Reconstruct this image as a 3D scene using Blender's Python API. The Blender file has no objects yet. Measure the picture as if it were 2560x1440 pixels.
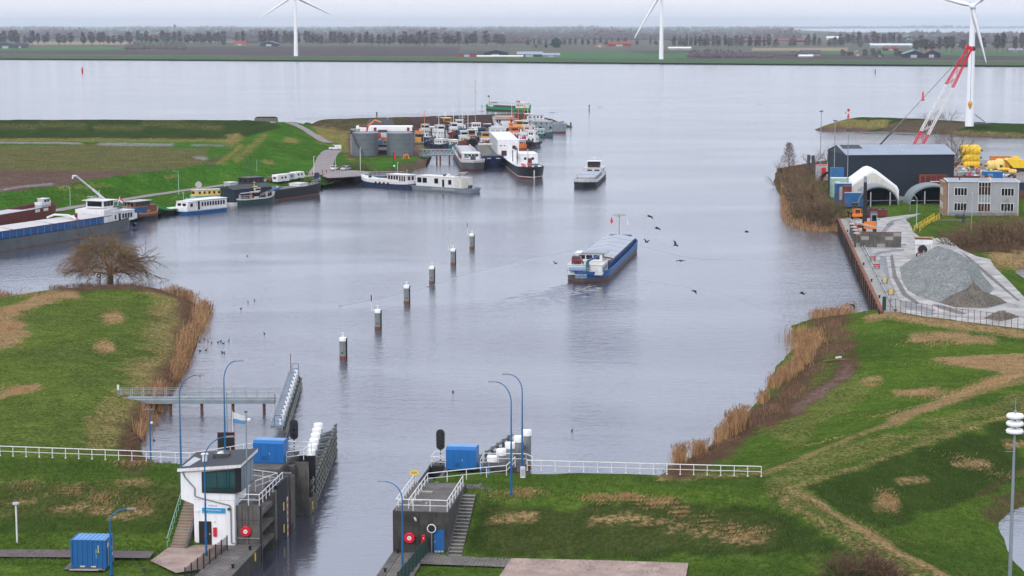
import bpy, bmesh, math, random
import numpy as np
from mathutils import Vector, Matrix, geometry
R = math.radians
SC = bpy.context.scene
COL = SC.collection
rnd = random.Random(7)
# ---------------- camera (drone with a 70 mm equivalent lens, 50 m above the water) ----------------
F, HC, HZ = 4985.0, 50.0, 62.0
PITCH = math.atan((720 - HZ) / F)
CP, SP = math.cos(PITCH), math.sin(PITCH)
cam = bpy.data.cameras.new('camera'); camo = bpy.data.objects.new('camera', cam); COL.objects.link(camo)
camo.location = (0, 0, HC); camo.rotation_euler = (math.pi/2 - PITCH, 0, 0)
cam.sensor_width = 36; cam.lens = F / 2560 * 36; cam.clip_start = 1; cam.clip_end = 120000
SC.camera = camo
# ---------------- world: high thin overcast ----------------
SUN_EL, SUN_AZ = 28, 205
wd = bpy.data.worlds.new('World'); SC.world = wd; wd.use_nodes = True
wn, wl = wd.node_tree.nodes, wd.node_tree.links
bg = wn['Background']; bg.inputs['Strength'].default_value = 0.1
sky = wn.new('ShaderNodeTexSky'); sky.sky_type = 'NISHITA'; sky.sun_disc = False
sky.sun_elevation = R(SUN_EL); sky.sun_rotation = R(SUN_AZ); sky.air_density = 1.0; sky.dust_density = 1.5
tc = wn.new('ShaderNodeTexCoord'); sx = wn.new('ShaderNodeSeparateXYZ'); wl.new(tc.outputs['Generated'], sx.inputs[0])
ramp = wn.new('ShaderNodeValToRGB'); wl.new(sx.outputs['Z'], ramp.inputs[0])
e = ramp.color_ramp.elements
e[0].position = 0.0; e[0].color = (8.9, 8.9, 9.9, 1)
e[1].position = 0.5; e[1].color = (11.8, 12.5, 14.3, 1)
e2 = ramp.color_ramp.elements.new(0.10); e2.color = (8.5, 9.1, 10.4, 1)
mp = wn.new('ShaderNodeMapping'); mp.inputs['Scale'].default_value = (3, 3, 42); wl.new(tc.outputs['Generated'], mp.inputs[0])
nz = wn.new('ShaderNodeTexNoise'); nz.inputs['Scale'].default_value = 3.2; nz.inputs['Detail'].default_value = 5; wl.new(mp.outputs[0], nz.inputs['Vector'])
cr = wn.new('ShaderNodeValToRGB'); cr.color_ramp.elements[0].position = .36; cr.color_ramp.elements[1].position = .66
cr.color_ramp.elements[0].color = (0, 0, 0, 1); cr.color_ramp.elements[1].color = (1, 1, 1, 1); wl.new(nz.outputs[0], cr.inputs[0])
pk = wn.new('ShaderNodeMixRGB'); pk.blend_type = 'MULTIPLY'; pk.inputs[2].default_value = (1.09, 1.05, 1.03, 1)
wl.new(cr.outputs[0], pk.inputs[0]); wl.new(ramp.outputs[0], pk.inputs[1])
mx = wn.new('ShaderNodeMixRGB'); mx.inputs[0].default_value = 0.86
wl.new(sky.outputs[0], mx.inputs[1]); wl.new(pk.outputs[0], mx.inputs[2]); wl.new(mx.outputs[0], bg.inputs['Color'])
sun = bpy.data.lights.new('sun', 'SUN'); sun.energy = 1.0; sun.angle = R(14); sun.color = (1, .95, .88)
suno = bpy.data.objects.new('sun', sun); COL.objects.link(suno)
suno.rotation_euler = (R(90 - SUN_EL), 0, R(180 - SUN_AZ))
vs = SC.view_settings; vs.view_transform = 'Standard'; vs.look = 'None'; vs.exposure = 0.2; vs.gamma = 1
SC.cycles.max_bounces = 6; SC.cycles.diffuse_bounces = 2; SC.cycles.glossy_bounces = 3; SC.cycles.transparent_max_bounces = 12
SC.cycles.volume_bounces = 2; SC.cycles.caustics_reflective = False; SC.cycles.caustics_refractive = False
# ---------------- pixel of the photograph -> point of the place at a known height ----------------
def ray(px, py):
    u, v = (px - 1280) / F, (py - 720) / F
    return Vector((u, CP - v * SP, -SP - v * CP))
def W(px, py, z=0.0):
    d = ray(px, py); t = (z - HC) / d.z
    return Vector((d.x * t, d.y * t, z))
def WY(px, py, Y):
    d = ray(px, py); t = Y / d.y
    return Vector((d.x * t, Y, HC + d.z * t))
def PX(x, y, z):
    dz = z - HC; dep = y * CP - dz * SP; up = y * SP + dz * CP
    return 1280 + F * x / dep, 720 - F * up / dep
LK_A = R(6.8); LK_O = Vector((-23.4, 181.3, 0))
def LK(v, u, z=0.0):      # lock frame: v across the channel, u along it
    c, s = math.cos(LK_A), math.sin(LK_A)
    return Vector((LK_O.x + v * c + u * s, LK_O.y - v * s + u * c, z))
# ---------------- materials ----------------
MATS = {}
def lin(c):
    return tuple((x / 255 / 12.92 if x / 255 <= .04045 else ((x / 255 + .055) / 1.055) ** 2.4) for x in c)
def paint(name, rgb, rough=.55, var=.18, scale=1.5, metal=0.0, streak=0.0, dirt=(70, 62, 52), bump=0.0, alpha=None):
    if name in MATS: return MATS[name]
    m = bpy.data.materials.new(name); m.use_nodes = True; n, l = m.node_tree.nodes, m.node_tree.links
    b = n['Principled BSDF']; b.inputs['Roughness'].default_value = rough; b.inputs['Metallic'].default_value = metal
    t = n.new('ShaderNodeTexCoord'); a = n.new('ShaderNodeTexNoise'); a.inputs['Scale'].default_value = scale; a.inputs['Detail'].default_value = 6
    l.new(t.outputs['Object'], a.inputs['Vector'])
    c = lin(rgb); rp = n.new('ShaderNodeValToRGB'); rp.color_ramp.elements[0].position = .3; rp.color_ramp.elements[1].position = .7
    rp.color_ramp.elements[0].color = (*[x * (1 - var) for x in c], 1); rp.color_ramp.elements[1].color = (*[min(.92, x * (1 + var * .5)) for x in c], 1)
    l.new(a.outputs[0], rp.inputs[0]); out = rp.outputs[0]
    if streak > 0:
        mp_ = n.new('ShaderNodeMapping'); mp_.inputs['Scale'].default_value = (3, 3, .35); l.new(t.outputs['Object'], mp_.inputs[0])
        s = n.new('ShaderNodeTexNoise'); s.inputs['Scale'].default_value = 1.6; s.inputs['Detail'].default_value = 7; l.new(mp_.outputs[0], s.inputs['Vector'])
        sr = n.new('ShaderNodeValToRGB'); sr.color_ramp.elements[0].position = .5; sr.color_ramp.elements[1].position = .75
        sr.color_ramp.elements[0].color = (0, 0, 0, 1); sr.color_ramp.elements[1].color = (streak,) * 3 + (1,)
        l.new(s.outputs[0], sr.inputs[0]); m_ = n.new('ShaderNodeMixRGB'); m_.inputs[2].default_value = (*lin(dirt), 1)
        l.new(sr.outputs[0], m_.inputs[0]); l.new(out, m_.inputs[1]); out = m_.outputs[0]
    l.new(out, b.inputs['Base Color'])
    if bump > 0:
        bp = n.new('ShaderNodeBump'); bp.inputs['Strength'].default_value = bump; bp.inputs['Distance'].default_value = .05
        a2 = n.new('ShaderNodeTexNoise'); a2.inputs['Scale'].default_value = scale * 12; l.new(t.outputs['Object'], a2.inputs['Vector'])
        l.new(a2.outputs[0], bp.inputs['Height']); l.new(bp.outputs[0], b.inputs['Normal'])
    MATS[name] = m; return m
PAL = dict(
 white=((224,224,226),.45,.10,.8,0,.4,(140,128,110)), offwhite=((214,212,204),.5,.12,.8,0,.4,(130,120,100)), wallwhite=((236,237,240),.6,.05,.5,0,.3,(170,168,160)),
 cap=((246,246,246),.5,.05,1,0,.12,(170,165,150)), grey=((128,132,136),.6,.2,1,0,.3), lightgrey=((176,180,184),.6,.15,1,0,.25), darkgrey=((62,66,70),.6,.25,1), steel=((140,152,160),.45,.15,1,.3),
 blue=((22,94,156),.45,.12,.7,0,.12,(40,70,100)), bluecab=((18,100,170),.4,.1,.5,0,.08,(40,80,120)), bargeblue=((20,78,136),.5,.2,.5,0,.3,(70,80,90)), lampblue=((22,96,150),.4,.1,1), paleblue=((96,150,200),.5,.12,.8,0,.2), teal=((48,98,112),.5,.2,.8,0,.2), navy=((28,44,78),.5,.25,.7,0,.2),
 black=((22,24,28),.5,.3,1), tar=((36,38,42),.8,.3,1.4), cyan=((20,146,200),.45,.06,.8), algae=((40,44,34),.8,.35,2), red=((206,20,44),.4,.1,1), maroon=((108,36,40),.6,.25,.6,0,.3), rust=((128,74,48),.8,.35,.5,0,.5,(70,40,28)), orange=((226,120,36),.5,.15,1,0,.15), ochre=((214,150,40),.5,.15,1,0,.15), yellow=((240,200,36),.5,.12,1,0,.2,(150,110,40)), paleyellow=((232,204,120),.5,.12,1,0,.25,(150,120,70)), green=((26,140,70),.5,.15,.8,0,.2), darkgreen=((30,62,58),.5,.25,.8,0,.2), mint=((150,190,176),.5,.15,1), pink=((196,60,110),.5,.15,1),
 glass=((26,32,38),.08,.3,.3), brownglass=((64,34,30),.15,.3,.3), tealglass=((20,66,66),.06,.4,.4), wood=((120,74,50),.6,.25,1.2), palewood=((176,140,104),.7,.25,1.5), 
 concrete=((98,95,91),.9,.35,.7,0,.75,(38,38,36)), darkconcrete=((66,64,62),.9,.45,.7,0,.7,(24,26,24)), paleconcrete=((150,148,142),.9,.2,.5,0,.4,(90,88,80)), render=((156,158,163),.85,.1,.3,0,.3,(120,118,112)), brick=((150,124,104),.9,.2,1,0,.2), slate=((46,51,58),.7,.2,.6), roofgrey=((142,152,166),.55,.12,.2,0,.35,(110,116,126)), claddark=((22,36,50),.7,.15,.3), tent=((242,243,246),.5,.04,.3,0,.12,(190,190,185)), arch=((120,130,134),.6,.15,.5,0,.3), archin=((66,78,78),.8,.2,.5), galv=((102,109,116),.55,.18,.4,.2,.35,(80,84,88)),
 timber=((104,106,100),.85,.3,.8,0,.5,(54,56,50)), pile=((136,142,144),.75,.2,.6,0,.5,(90,92,84)), deckgrey=((118,128,140),.7,.15,.8), hatch=((162,168,178),.55,.12,.3,0,.4,(140,128,110)), whitehatch=((192,189,188),.6,.1,.3,0,.3,(160,150,140)), hullgrey=((88,96,100),.7,.25,.3,0,.6,(120,116,108)), rubber=((26,26,28),.85,.2,2), bird=((46,44,46),.8,.2,4), skin=((190,140,116),.6,.1,4), turbine=((238,241,246),.5,.03,.1,0,.0), sheetpile=((116,82,64),.85,.35,.5,0,.65,(58,38,32)), grpgreen=((120,180,170),.5,.1,1), stone=((110,106,96),.95,.35,.8,0,.4), bark=((92,76,60),.95,.3,2), twig=((120,92,72),.95,.25,.6), twigdark=((92,72,64),.95,.25,.6), twigfar=((98,88,86),1,.2,.05), evergreen=((34,56,46),.95,.4,.3), farwood=((84,86,92),1,.3,.01), roofred=((140,66,56),.85,.25,.3), roofdark=((70,72,80),.8,.2,.3), glasshouse=((196,206,214),.3,.15,.05), poster=((200,206,212),.6,.1,1))
def P(k):
    a = PAL[k]; d = dict(zip(('rgb','rough','var','scale','metal','streak','dirt'), a)); return paint(k, **d)
# ---------------- mesh building ----------------
class MB:
    def __init__(s): s.v, s.f, s.mi, s.ms = [], [], [], []
    def m(s, k):
        if k not in s.ms: s.ms.append(k)
        return s.ms.index(k)
    def add(s, vs, fs, k, mat=None):
        o = len(s.v); i = s.m(k)
        s.v += [tuple(mat @ Vector(p)) if mat is not None else tuple(p) for p in vs]
        s.f += [tuple(o + j for j in f) for f in fs]; s.mi += [i] * len(fs); return s
    def box(s, c, d, k, rz=0, rx=0, ry=0, top=1.0):
        x, y, z = d[0]/2, d[1]/2, d[2]/2; t = top
        vs = [(-x,-y,-z),(x,-y,-z),(x,y,-z),(-x,y,-z),(-x*t,-y*t,z),(x*t,-y*t,z),(x*t,y*t,z),(-x*t,y*t,z)]
        M = Matrix.Translation(c) @ Matrix.Rotation(rz,4,'Z') @ Matrix.Rotation(ry,4,'Y') @ Matrix.Rotation(rx,4,'X')
        return s.add(vs, [(0,3,2,1),(4,5,6,7),(0,1,5,4),(1,2,6,5),(2,3,7,6),(3,0,4,7)], k, M)
    def bb(s, x0, x1, y0, y1, z0, z1, k): return s.box(((x0+x1)/2,(y0+y1)/2,(z0+z1)/2), (x1-x0,y1-y0,z1-z0), k)
    def cyl(s, p, q, r, k, r2=None, n=8, caps=True):
        p, q = Vector(p), Vector(q); r2 = r if r2 is None else r2; d = (q - p)
        if d.length < 1e-6: return s
        d.normalize(); a = d.orthogonal().normalized(); b = d.cross(a)
        vs = []
        for c, rr in ((p, r), (q, r2)):
            for i in range(n):
                t = 2*math.pi*(i+.5)/n; vs.append(c + (a*math.cos(t) + b*math.sin(t))*rr)
        fs = [(i, (i+1) % n, n+(i+1) % n, n+i) for i in range(n)]
        if caps: fs += [tuple(range(n-1,-1,-1)), tuple(range(n, 2*n))]
        return s.add(vs, fs, k)
    def tube(s, pts, r, k, n=6):
        for a, b in zip(pts[:-1], pts[1:]): s.cyl(a, b, r, k, n=n)
        return s
    def prism(s, poly, z0, z1, k, ktop=None):
        n = len(poly); ar = sum(poly[i][0]*poly[(i+1)%n][1]-poly[(i+1)%n][0]*poly[i][1] for i in range(n))
        if ar < 0: poly = poly[::-1]
        zt = z1 if isinstance(z1, (list, tuple)) else [z1]*n
        if ar < 0 and isinstance(z1, (list, tuple)): zt = zt[::-1]
        vs = [(x, y, z0) for x, y in poly] + [(x, y, z) for (x, y), z in zip(poly, zt)]
        s.add(vs, [(i,(i+1)%n,n+(i+1)%n,n+i) for i in range(n)] + [tuple(range(n-1,-1,-1))], k)
        return s.add(vs[n:], [tuple(range(n))], ktop or k)
    def extr(s, prof, ax, a, b, k):   # profile in the plane across axis ax ('x': (y,z), 'y': (x,z)), from a to b
        n = len(prof); g = (lambda t, p: (t, p[0], p[1])) if ax == 'x' else (lambda t, p: (p[0], t, p[1]))
        vs = [g(a, p) for p in prof] + [g(b, p) for p in prof]
        return s.add(vs, [(i,(i+1)%n,n+(i+1)%n,n+i) for i in range(n)] + [tuple(range(n-1,-1,-1)), tuple(range(n,2*n))], k)
    def lathe(s, prof, k, c=(0,0,0), n=16):
        vs, fs = [], []
        for r, z in prof:
            for i in range(n): vs.append((c[0]+r*math.cos(2*math.pi*i/n), c[1]+r*math.sin(2*math.pi*i/n), c[2]+z))
        for j in range(len(prof)-1):
            for i in range(n): fs.append((j*n+i, j*n+(i+1)%n, (j+1)*n+(i+1)%n, (j+1)*n+i))
        return s.add(vs, fs, k)
    def ball(s, c, r, k, sc=(1,1,1), n=10):
        pr = [(r*math.sin(math.pi*j/6)*1.0, -r*math.cos(math.pi*j/6)) for j in range(7)]
        o = len(s.v); s.lathe([(max(.001,a), b) for a, b in pr], k, n=n)
        for i in range(o, len(s.v)):
            x, y, z = s.v[i]; s.v[i] = (c[0]+x*sc[0], c[1]+y*sc[1], c[2]+z*sc[2])
        return s
    def obj(s, name, parent=None, smooth=False, loc=None, rz=0, bevel=0):
        me = bpy.data.meshes.new(name); me.from_pydata(s.v, [], s.f); me.update()
        for k in s.ms: me.materials.append(P(k) if isinstance(k, str) else k)
        if len(s.ms) > 1: me.polygons.foreach_set('material_index', s.mi)
        if smooth is True: me.polygons.foreach_set('use_smooth', [True]*len(s.f))
        elif smooth:
            me.polygons.foreach_set('use_smooth', [True]*len(s.f)); me.set_sharp_from_angle(angle=R(smooth))
        o = bpy.data.objects.new(name, me); COL.objects.link(o)
        if parent is not None: o.parent = parent
        if loc is not None: o.location = loc
        if rz: o.rotation_euler = (0, 0, rz)
        if bevel:
            bm_ = o.modifiers.new('edge', 'BEVEL'); bm_.width = bevel; bm_.segments = 2; bm_.limit_method = 'ANGLE'
        return o
def tag(o, label, cat, group=None, kind=None):
    o['label'] = label; o['category'] = cat
    if group: o['group'] = group
    if kind: o['kind'] = kind
    return o
def thing(name, label, cat, loc=(0,0,0), rz=0, group=None):
    o = bpy.data.objects.new(name, None); COL.objects.link(o); o.location = loc; o.rotation_euler = (0,0,rz)
    o.empty_display_size = .1
    return tag(o, label, cat, group)
def struct(o, kind='structure'): o['kind'] = kind; return o
def dup(root, loc, rz=None, label=None, group=None, scale=None):
    r = root.copy(); COL.objects.link(r); r.location = loc
    if rz is not None: r.rotation_euler = (0,0,rz)
    if scale: r.scale = (scale,)*3 if not isinstance(scale, tuple) else scale
    if label: r['label'] = label
    if group: r['group'] = group
    for ch in list(root.children):
        c = ch.copy(); COL.objects.link(c); c.parent = r
        for g in list(ch.children):
            d = g.copy(); COL.objects.link(d); d.parent = c
    return r
# ======================= land, water, haze =======================
def vnoise(x, y, s, seed):
    x = np.asarray(x)/s + 1000; y = np.asarray(y)/s + 1000; xi = np.floor(x).astype(int); yi = np.floor(y).astype(int)
    fx, fy = x-xi, y-yi; fx = fx*fx*(3-2*fx); fy = fy*fy*(3-2*fy)
    def h(a, b):
        n = (a*374761393 + b*668265263 + seed*362437) & 0xffffffff; n = ((n ^ (n >> 13))*1274126177) & 0xffffffff
        return ((n ^ (n >> 16)) & 0xffff)/65535.0
    return (h(xi,yi)*(1-fx)+h(xi+1,yi)*fx)*(1-fy) + (h(xi,yi+1)*(1-fx)+h(xi+1,yi+1)*fx)*fy
def fbm(x, y, s, seed): return .55*vnoise(x,y,s,seed)+.28*vnoise(x,y,s/2.3,seed+1)+.17*vnoise(x,y,s/5.1,seed+2)
def inpoly(px, py, poly):
    r = np.zeros(px.shape, bool); n = len(poly)
    for i in range(n):
        x1, y1 = poly[i]; x2, y2 = poly[(i+1) % n]
        if y1 == y2: continue
        c = ((y1 > py) != (y2 > py)) & (px < (x2-x1)*(py-y1)/(y2-y1)+x1); r ^= c
    return r
def dline(px, py, pts):
    d = np.full(px.shape, 1e9)
    for (x1, y1), (x2, y2) in zip(pts[:-1], pts[1:]):
        dx, dy = x2-x1, y2-y1; t = np.clip(((px-x1)*dx+(py-y1)*dy)/(dx*dx+dy*dy+1e-9), 0, 1)
        d = np.minimum(d, np.hypot(px-x1-t*dx, py-y1-t*dy))
    return d
def pt(p):          # ('w',x,y,z) in metres or (px,py,z)
    return Vector(p[1:]) if p[0] == 'w' else W(*p)
def off(line, dx, dy, z): return [('w', pt(p).x+dx, pt(p).y+dy, z) for p in line]
class Tin:
    def __init__(s, lines, x0, x1, y0, y1, res, smooth=2, step=3.0, cut=None, zmin=-.8, rough=.12):
        pts = []
        for ln in lines:
            q = [pt(p) for p in ln]
            for a, b in zip(q[:-1], q[1:]):
                n = max(1, int((b-a).xy.length/step)); pts += [a.lerp(b, i/n) for i in range(n)]
            pts.append(q[-1])
        seen, P2 = set(), []
        for p in pts:
            k = (round(p.x, 1), round(p.y, 1))
            if k not in seen: seen.add(k); P2.append(p)
        r = geometry.delaunay_2d_cdt([p.xy for p in P2], [], [], 0, 1e-4)
        vz = []
        for i, c in enumerate(r[0]):
            o = r[3][i]; vz.append(P2[o[0]].z if o else 0.0)
        xs = np.arange(x0, x1+res*.5, res); ys = np.arange(y0, y1+res*.5, res); X, Y = np.meshgrid(xs, ys)
        Z = np.full(X.shape, np.nan)
        for f in r[2]:
            (ax, ay), (bx, by), (cx, cy) = [r[0][i] for i in f]; az, bz, cz = [vz[i] for i in f]
            i0 = max(0, int((min(ax,bx,cx)-x0)/res)); i1 = min(len(xs)-1, int((max(ax,bx,cx)-x0)/res)+1)
            j0 = max(0, int((min(ay,by,cy)-y0)/res)); j1 = min(len(ys)-1, int((max(ay,by,cy)-y0)/res)+1)
            if i1 < i0 or j1 < j0: continue
            gx, gy = X[j0:j1+1, i0:i1+1], Y[j0:j1+1, i0:i1+1]
            D = (by-cy)*(ax-cx)+(cx-bx)*(ay-cy)
            if abs(D) < 1e-9: continue
            l1 = ((by-cy)*(gx-cx)+(cx-bx)*(gy-cy))/D; l2 = ((cy-ay)*(gx-cx)+(ax-cx)*(gy-cy))/D; l3 = 1-l1-l2
            k = (l1 > -1e-6) & (l2 > -1e-6) & (l3 > -1e-6)
            Z[j0:j1+1, i0:i1+1] = np.where(k, l1*az+l2*bz+l3*cz, Z[j0:j1+1, i0:i1+1])
        for _ in range(smooth):
            A = np.pad(Z, 1, mode='edge'); st = np.stack([A[i:i+Z.shape[0], j:j+Z.shape[1]] for i in range(3) for j in range(3)])
            with np.errstate(all='ignore'):
                import warnings; warnings.simplefilter('ignore'); S = np.nanmean(st, axis=0)
            Z = np.where(np.isnan(Z), np.nan, S)
        Z = Z + (fbm(X, Y, 9, 3)-.5)*rough*2 + (fbm(X, Y, 2.2, 9)-.5)*rough
        s.X, s.Y, s.Z, s.x0, s.y0, s.res, s.zmin, s.cut = X, Y, Z, x0, y0, res, zmin, cut
        zz = np.nan_to_num(Z); dz = zz-HC; dep = Y*CP-dz*SP; s.PXX = 1280+F*X/dep; s.PYY = 720-F*(Y*SP+dz*CP)/dep
        s.mask = np.zeros(X.shape+(4,))
        s.jx = (fbm(X, Y, 4, 21)-.5); s.jy = (fbm(X, Y, 4, 37)-.5)
    def z(s, x, y):
        i = int(round((x-s.x0)/s.res)); j = int(round((y-s.y0)/s.res))
        if 0 <= j < s.Z.shape[0] and 0 <= i < s.Z.shape[1]:
            v = s.Z[j, i]; return 0.0 if np.isnan(v) else float(v)
        return 0.0
    def on(s, px, py, z0=2.0):   # point of this land seen at a pixel
        z = z0
        for _ in range(12): p = W(px, py, z); z = .5*z+.5*s.z(p.x, p.y)
        p = W(px, py, z); p.z = s.z(p.x, p.y); return p
    def line(s, ch, pts, w, val=1.0, soft=None, jit=1.0):   # stroke in photo pixels
        soft = soft or w; d = dline(s.PXX+s.jx*w*2*jit, s.PYY+s.jy*w*1.5*jit, pts)
        a = np.clip(1-(d-w*.5)/soft, 0, 1)*val; s.mask[..., ch] = np.maximum(s.mask[..., ch], a)
    def poly(s, ch, poly, val=1.0, jit=14, soft=None):
        a = inpoly(s.PXX+s.jx*jit*2, s.PYY+s.jy*jit, poly)*val; s.mask[..., ch] = np.maximum(s.mask[..., ch], a)
    def obj(s, name, mat):
        ok = ~np.isnan(s.Z); nj, ni = s.Z.shape; idx = np.arange(nj*ni).reshape(nj, ni)
        q = np.stack([idx[:-1,:-1], idx[:-1,1:], idx[1:,1:], idx[1:,:-1]], -1).reshape(-1, 4)
        Zf = s.Z.ravel(); k = ~np.isnan(Zf[q]).any(1) & (np.nan_to_num(Zf[q], nan=-9).max(1) > s.zmin)
        if s.cut:
            cx = s.X.ravel()[q].mean(1); cy = s.Y.ravel()[q].mean(1)
            for c in s.cut: k &= ~inpoly(cx, cy, c)
        q = q[k]; used = np.unique(q); rem = np.zeros(nj*ni, int); rem[used] = np.arange(len(used))
        V = np.stack([s.X.ravel(), s.Y.ravel(), np.nan_to_num(Zf)], 1)[used]
        me = bpy.data.meshes.new(name); me.from_pydata(V.tolist(), [], rem[q].tolist()); me.update()
        at = me.color_attributes.new('msk', 'FLOAT_COLOR', 'POINT'); at.data.foreach_set('color', s.mask.reshape(-1, 4)[used].astype(np.float32).ravel())
        me.polygons.foreach_set('use_smooth', [True]*len(me.polygons)); me.materials.append(mat)
        o = bpy.data.objects.new(name, me); COL.objects.link(o); return struct(o)

def grass_mat(name, g1, g2, dry, dirt, third, dark=(50,64,32), straw=(94,102,48), fine=2.6, mid=.35, big=.045, stretch=(1,1,1)):
    m = bpy.data.materials.new(name); m.use_nodes = True; n, l = m.node_tree.nodes, m.node_tree.links; b = n['Principled BSDF']
    b.inputs['Roughness'].default_value = .95; b.inputs['Specular IOR Level'].default_value = 0
    g = n.new('ShaderNodeNewGeometry'); mp_ = n.new('ShaderNodeMapping'); mp_.inputs['Scale'].default_value = stretch; l.new(g.outputs['Position'], mp_.inputs[0])
    def noise(sc, det=5, dist=0):
        t = n.new('ShaderNodeTexNoise'); t.inputs['Scale'].default_value = sc; t.inputs['Detail'].default_value = det; t.inputs['Distortion'].default_value = dist
        l.new(mp_.outputs[0], t.inputs['Vector']); return t.outputs[0]
    def rmp(src, a, b_, v0=0, v1=1):
        r = n.new('ShaderNodeMapRange'); r.inputs[1].default_value = a; r.inputs[2].default_value = b_; r.inputs[3].default_value = v0; r.inputs[4].default_value = v1; l.new(src, r.inputs[0]); return r.outputs[0]
    def mix(fac, a, b_, mode='MIX'):
        x = n.new('ShaderNodeMixRGB'); x.blend_type = mode
        for i, s in ((0, fac), (1, a), (2, b_)):
            if isinstance(s, (tuple, list)): x.inputs[i].default_value = (*s, 1)
            elif isinstance(s, (int, float)): x.inputs[i].default_value = s
            else: l.new(s, x.inputs[i])
        return x.outputs[0]
    def math_(op, a, b_):
        x = n.new('ShaderNodeMath'); x.operation = op
        for i, s in ((0, a), (1, b_)):
            if isinstance(s, (int, float)): x.inputs[i].default_value = s
            else: l.new(s, x.inputs[i])
        return x.outputs[0]
    nb, nm, nf, nff = noise(big, 4, .6), noise(mid, 6, .8), noise(fine, 6, .5), noise(fine*3.2, 3)
    c = mix(rmp(nb, .36, .62), lin(g1), lin(g2))
    c = mix(rmp(nm, .52, .78, 0, .5), c, lin(straw))
    c = mix(rmp(nff, .52, .78, 0, .42), c, lin(straw))
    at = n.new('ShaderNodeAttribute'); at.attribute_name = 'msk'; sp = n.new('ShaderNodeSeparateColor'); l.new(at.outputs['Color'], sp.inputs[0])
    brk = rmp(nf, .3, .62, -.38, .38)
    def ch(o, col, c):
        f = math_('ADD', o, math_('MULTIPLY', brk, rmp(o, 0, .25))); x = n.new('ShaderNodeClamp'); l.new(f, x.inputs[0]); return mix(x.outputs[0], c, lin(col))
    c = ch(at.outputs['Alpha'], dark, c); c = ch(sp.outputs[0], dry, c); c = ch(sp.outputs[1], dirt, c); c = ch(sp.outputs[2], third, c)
    v = math_('MULTIPLY', rmp(nf, .28, .74, .5, 1.38), rmp(nff, .3, .7, .7, 1.28))
    v = math_('MULTIPLY', v, rmp(nm, .3, .7, .8, 1.15))
    cc = n.new('ShaderNodeVectorMath'); cc.operation = 'SCALE'; l.new(c, cc.inputs[0]); l.new(v, cc.inputs['Scale']); l.new(cc.outputs[0], b.inputs['Base Color'])
    bp = n.new('ShaderNodeBump'); bp.inputs['Strength'].default_value = .8; bp.inputs['Distance'].default_value = .18; l.new(math_('ADD', nf, math_('MULTIPLY', nff, .5)), bp.inputs['Height']); l.new(bp.outputs[0], b.inputs['Normal'])
    return m
GRASS = grass_mat('grass_near', (66,88,36), (80,103,40), (148,122,88), (92,68,58), (120,98,92))
POLDER = grass_mat('grass_polder', (62,92,32), (62,104,34), (128,116,70), (100,80,72), (134,134,132), fine=1.2, mid=.12, big=.02)
PIERM = grass_mat('pier_stone', (84,76,58), (72,66,48), (118,96,68), (78,62,60), (104,82,60), fine=1.0, mid=.15, big=.03)

# ---- foreground and banks left of the lock ----
def lkc(v, u): p = LK(v, u); return (p.x, p.y)
CHAN = [lkc(-1.2,-60), lkc(-1.2,19), lkc(-5,60), lkc(22,60), lkc(18.5,20), lkc(13.9,19), lkc(13.9,-60)]
fenceL = [(-60,1139,5.4),(0,1140,5.4),(330,1152,5.4),(480,1158,5.4)]
endL = ('w', *LK(-5, 24, 5.4)); endL2 = ('w', *LK(-.5, 24, 5.4))
domeL = [(-60,757,3.2),(0,742,3.4),(120,722,3.7),(270,709,4.0),(380,716,3.6),(470,748,2.6)]
shoreL = [(470,742,0),(520,778,0),(503,830,0),(478,900,0),(448,960,0),(418,1010,0),(385,1050,0),(346,1090,0),(350,1140,0)]
tinL = Tin([fenceL+[endL, endL2], off(fenceL, 0, 7, 2.6)[:2]+off(fenceL,0,7,1.2)[2:3], off(fenceL, .5, 9, -.6)[3:]+[('w', *LK(-6, 36, -.8)), ('w', *LK(-2, 40, -1))],
  [(-60,1192,5.3),(0,1192,5.3),(440,1200,5.3),('w', *LK(-2.3, 8, 5.3))],
  [(-60,1372,1.95),(0,1374,1.95),(400,1386,1.8),('w', *LK(-8.2,-2.2,1.8)),('w', *LK(-6.5,-1.2,1.8)),('w', *LK(-6.2,4.5,5.2)),('w', *LK(-2.3, 5, 5.2))], [('w', *LK(-6.2,-1,1.75)),('w', *LK(-.5,-1,1.75)),('w', *LK(-.5,4,1.75))],
  [(-60,1500,1.8),(300,1520,1.75),(640,1520,1.75)], [('w', *LK(0,-30,1.7)),('w', *LK(0,19,1.7)), ('w', *LK(0,23,5.3))],
  domeL, off(domeL, 2, 12, -.6), [(p[0]+40, p[1], -1.2) for p in shoreL], shoreL,
  [(440,770,2.0),(440,850,1.9),(410,920,1.7),(375,990,1.6),(320,1050,1.4),(318,1110,1.3)],
  [(-60,1085,3.0),(0,1085,3.0),(200,1085,2.8)], [(-60,1000,3.2),(180,1000,3.0),(260,960,2.8)], [(-60,850,3.4),(250,850,3.4),(340,820,3.0)], [(-60,780,3.3),(300,770,3.6)]],
  -112, -18, 150, 384, .6, cut=[CHAN])
t = tinL
for q, w in (([(0,790),(60,765),(130,740),(185,733)],13), ([(0,800),(35,820),(40,835),(0,845)],24), ([(0,990),(45,975),(90,968)],9)): t.line(0, q, w, .95)
for q in ((283,797,22,20),(262,870,22,18),(188,1265,34,12),(250,1277,40,14),(155,1268,30,9),(300,1292,40,10),(335,1205,60,12),(60,1255,50,8),(350,1280,40,10)): t.line(0, [(q[0]-q[2]*.5,q[1]),(q[0]+q[2]*.5,q[1])], q[3]*.7, .8)
t.line(1, [(476,742),(492,780),(478,830),(456,890),(432,940),(398,1000),(372,1045),(330,1095),(338,1145)], 30, .85, 34)
t.line(0, [(440,760),(440,850),(405,930),(370,1000)], 60, .42, 60)
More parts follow.
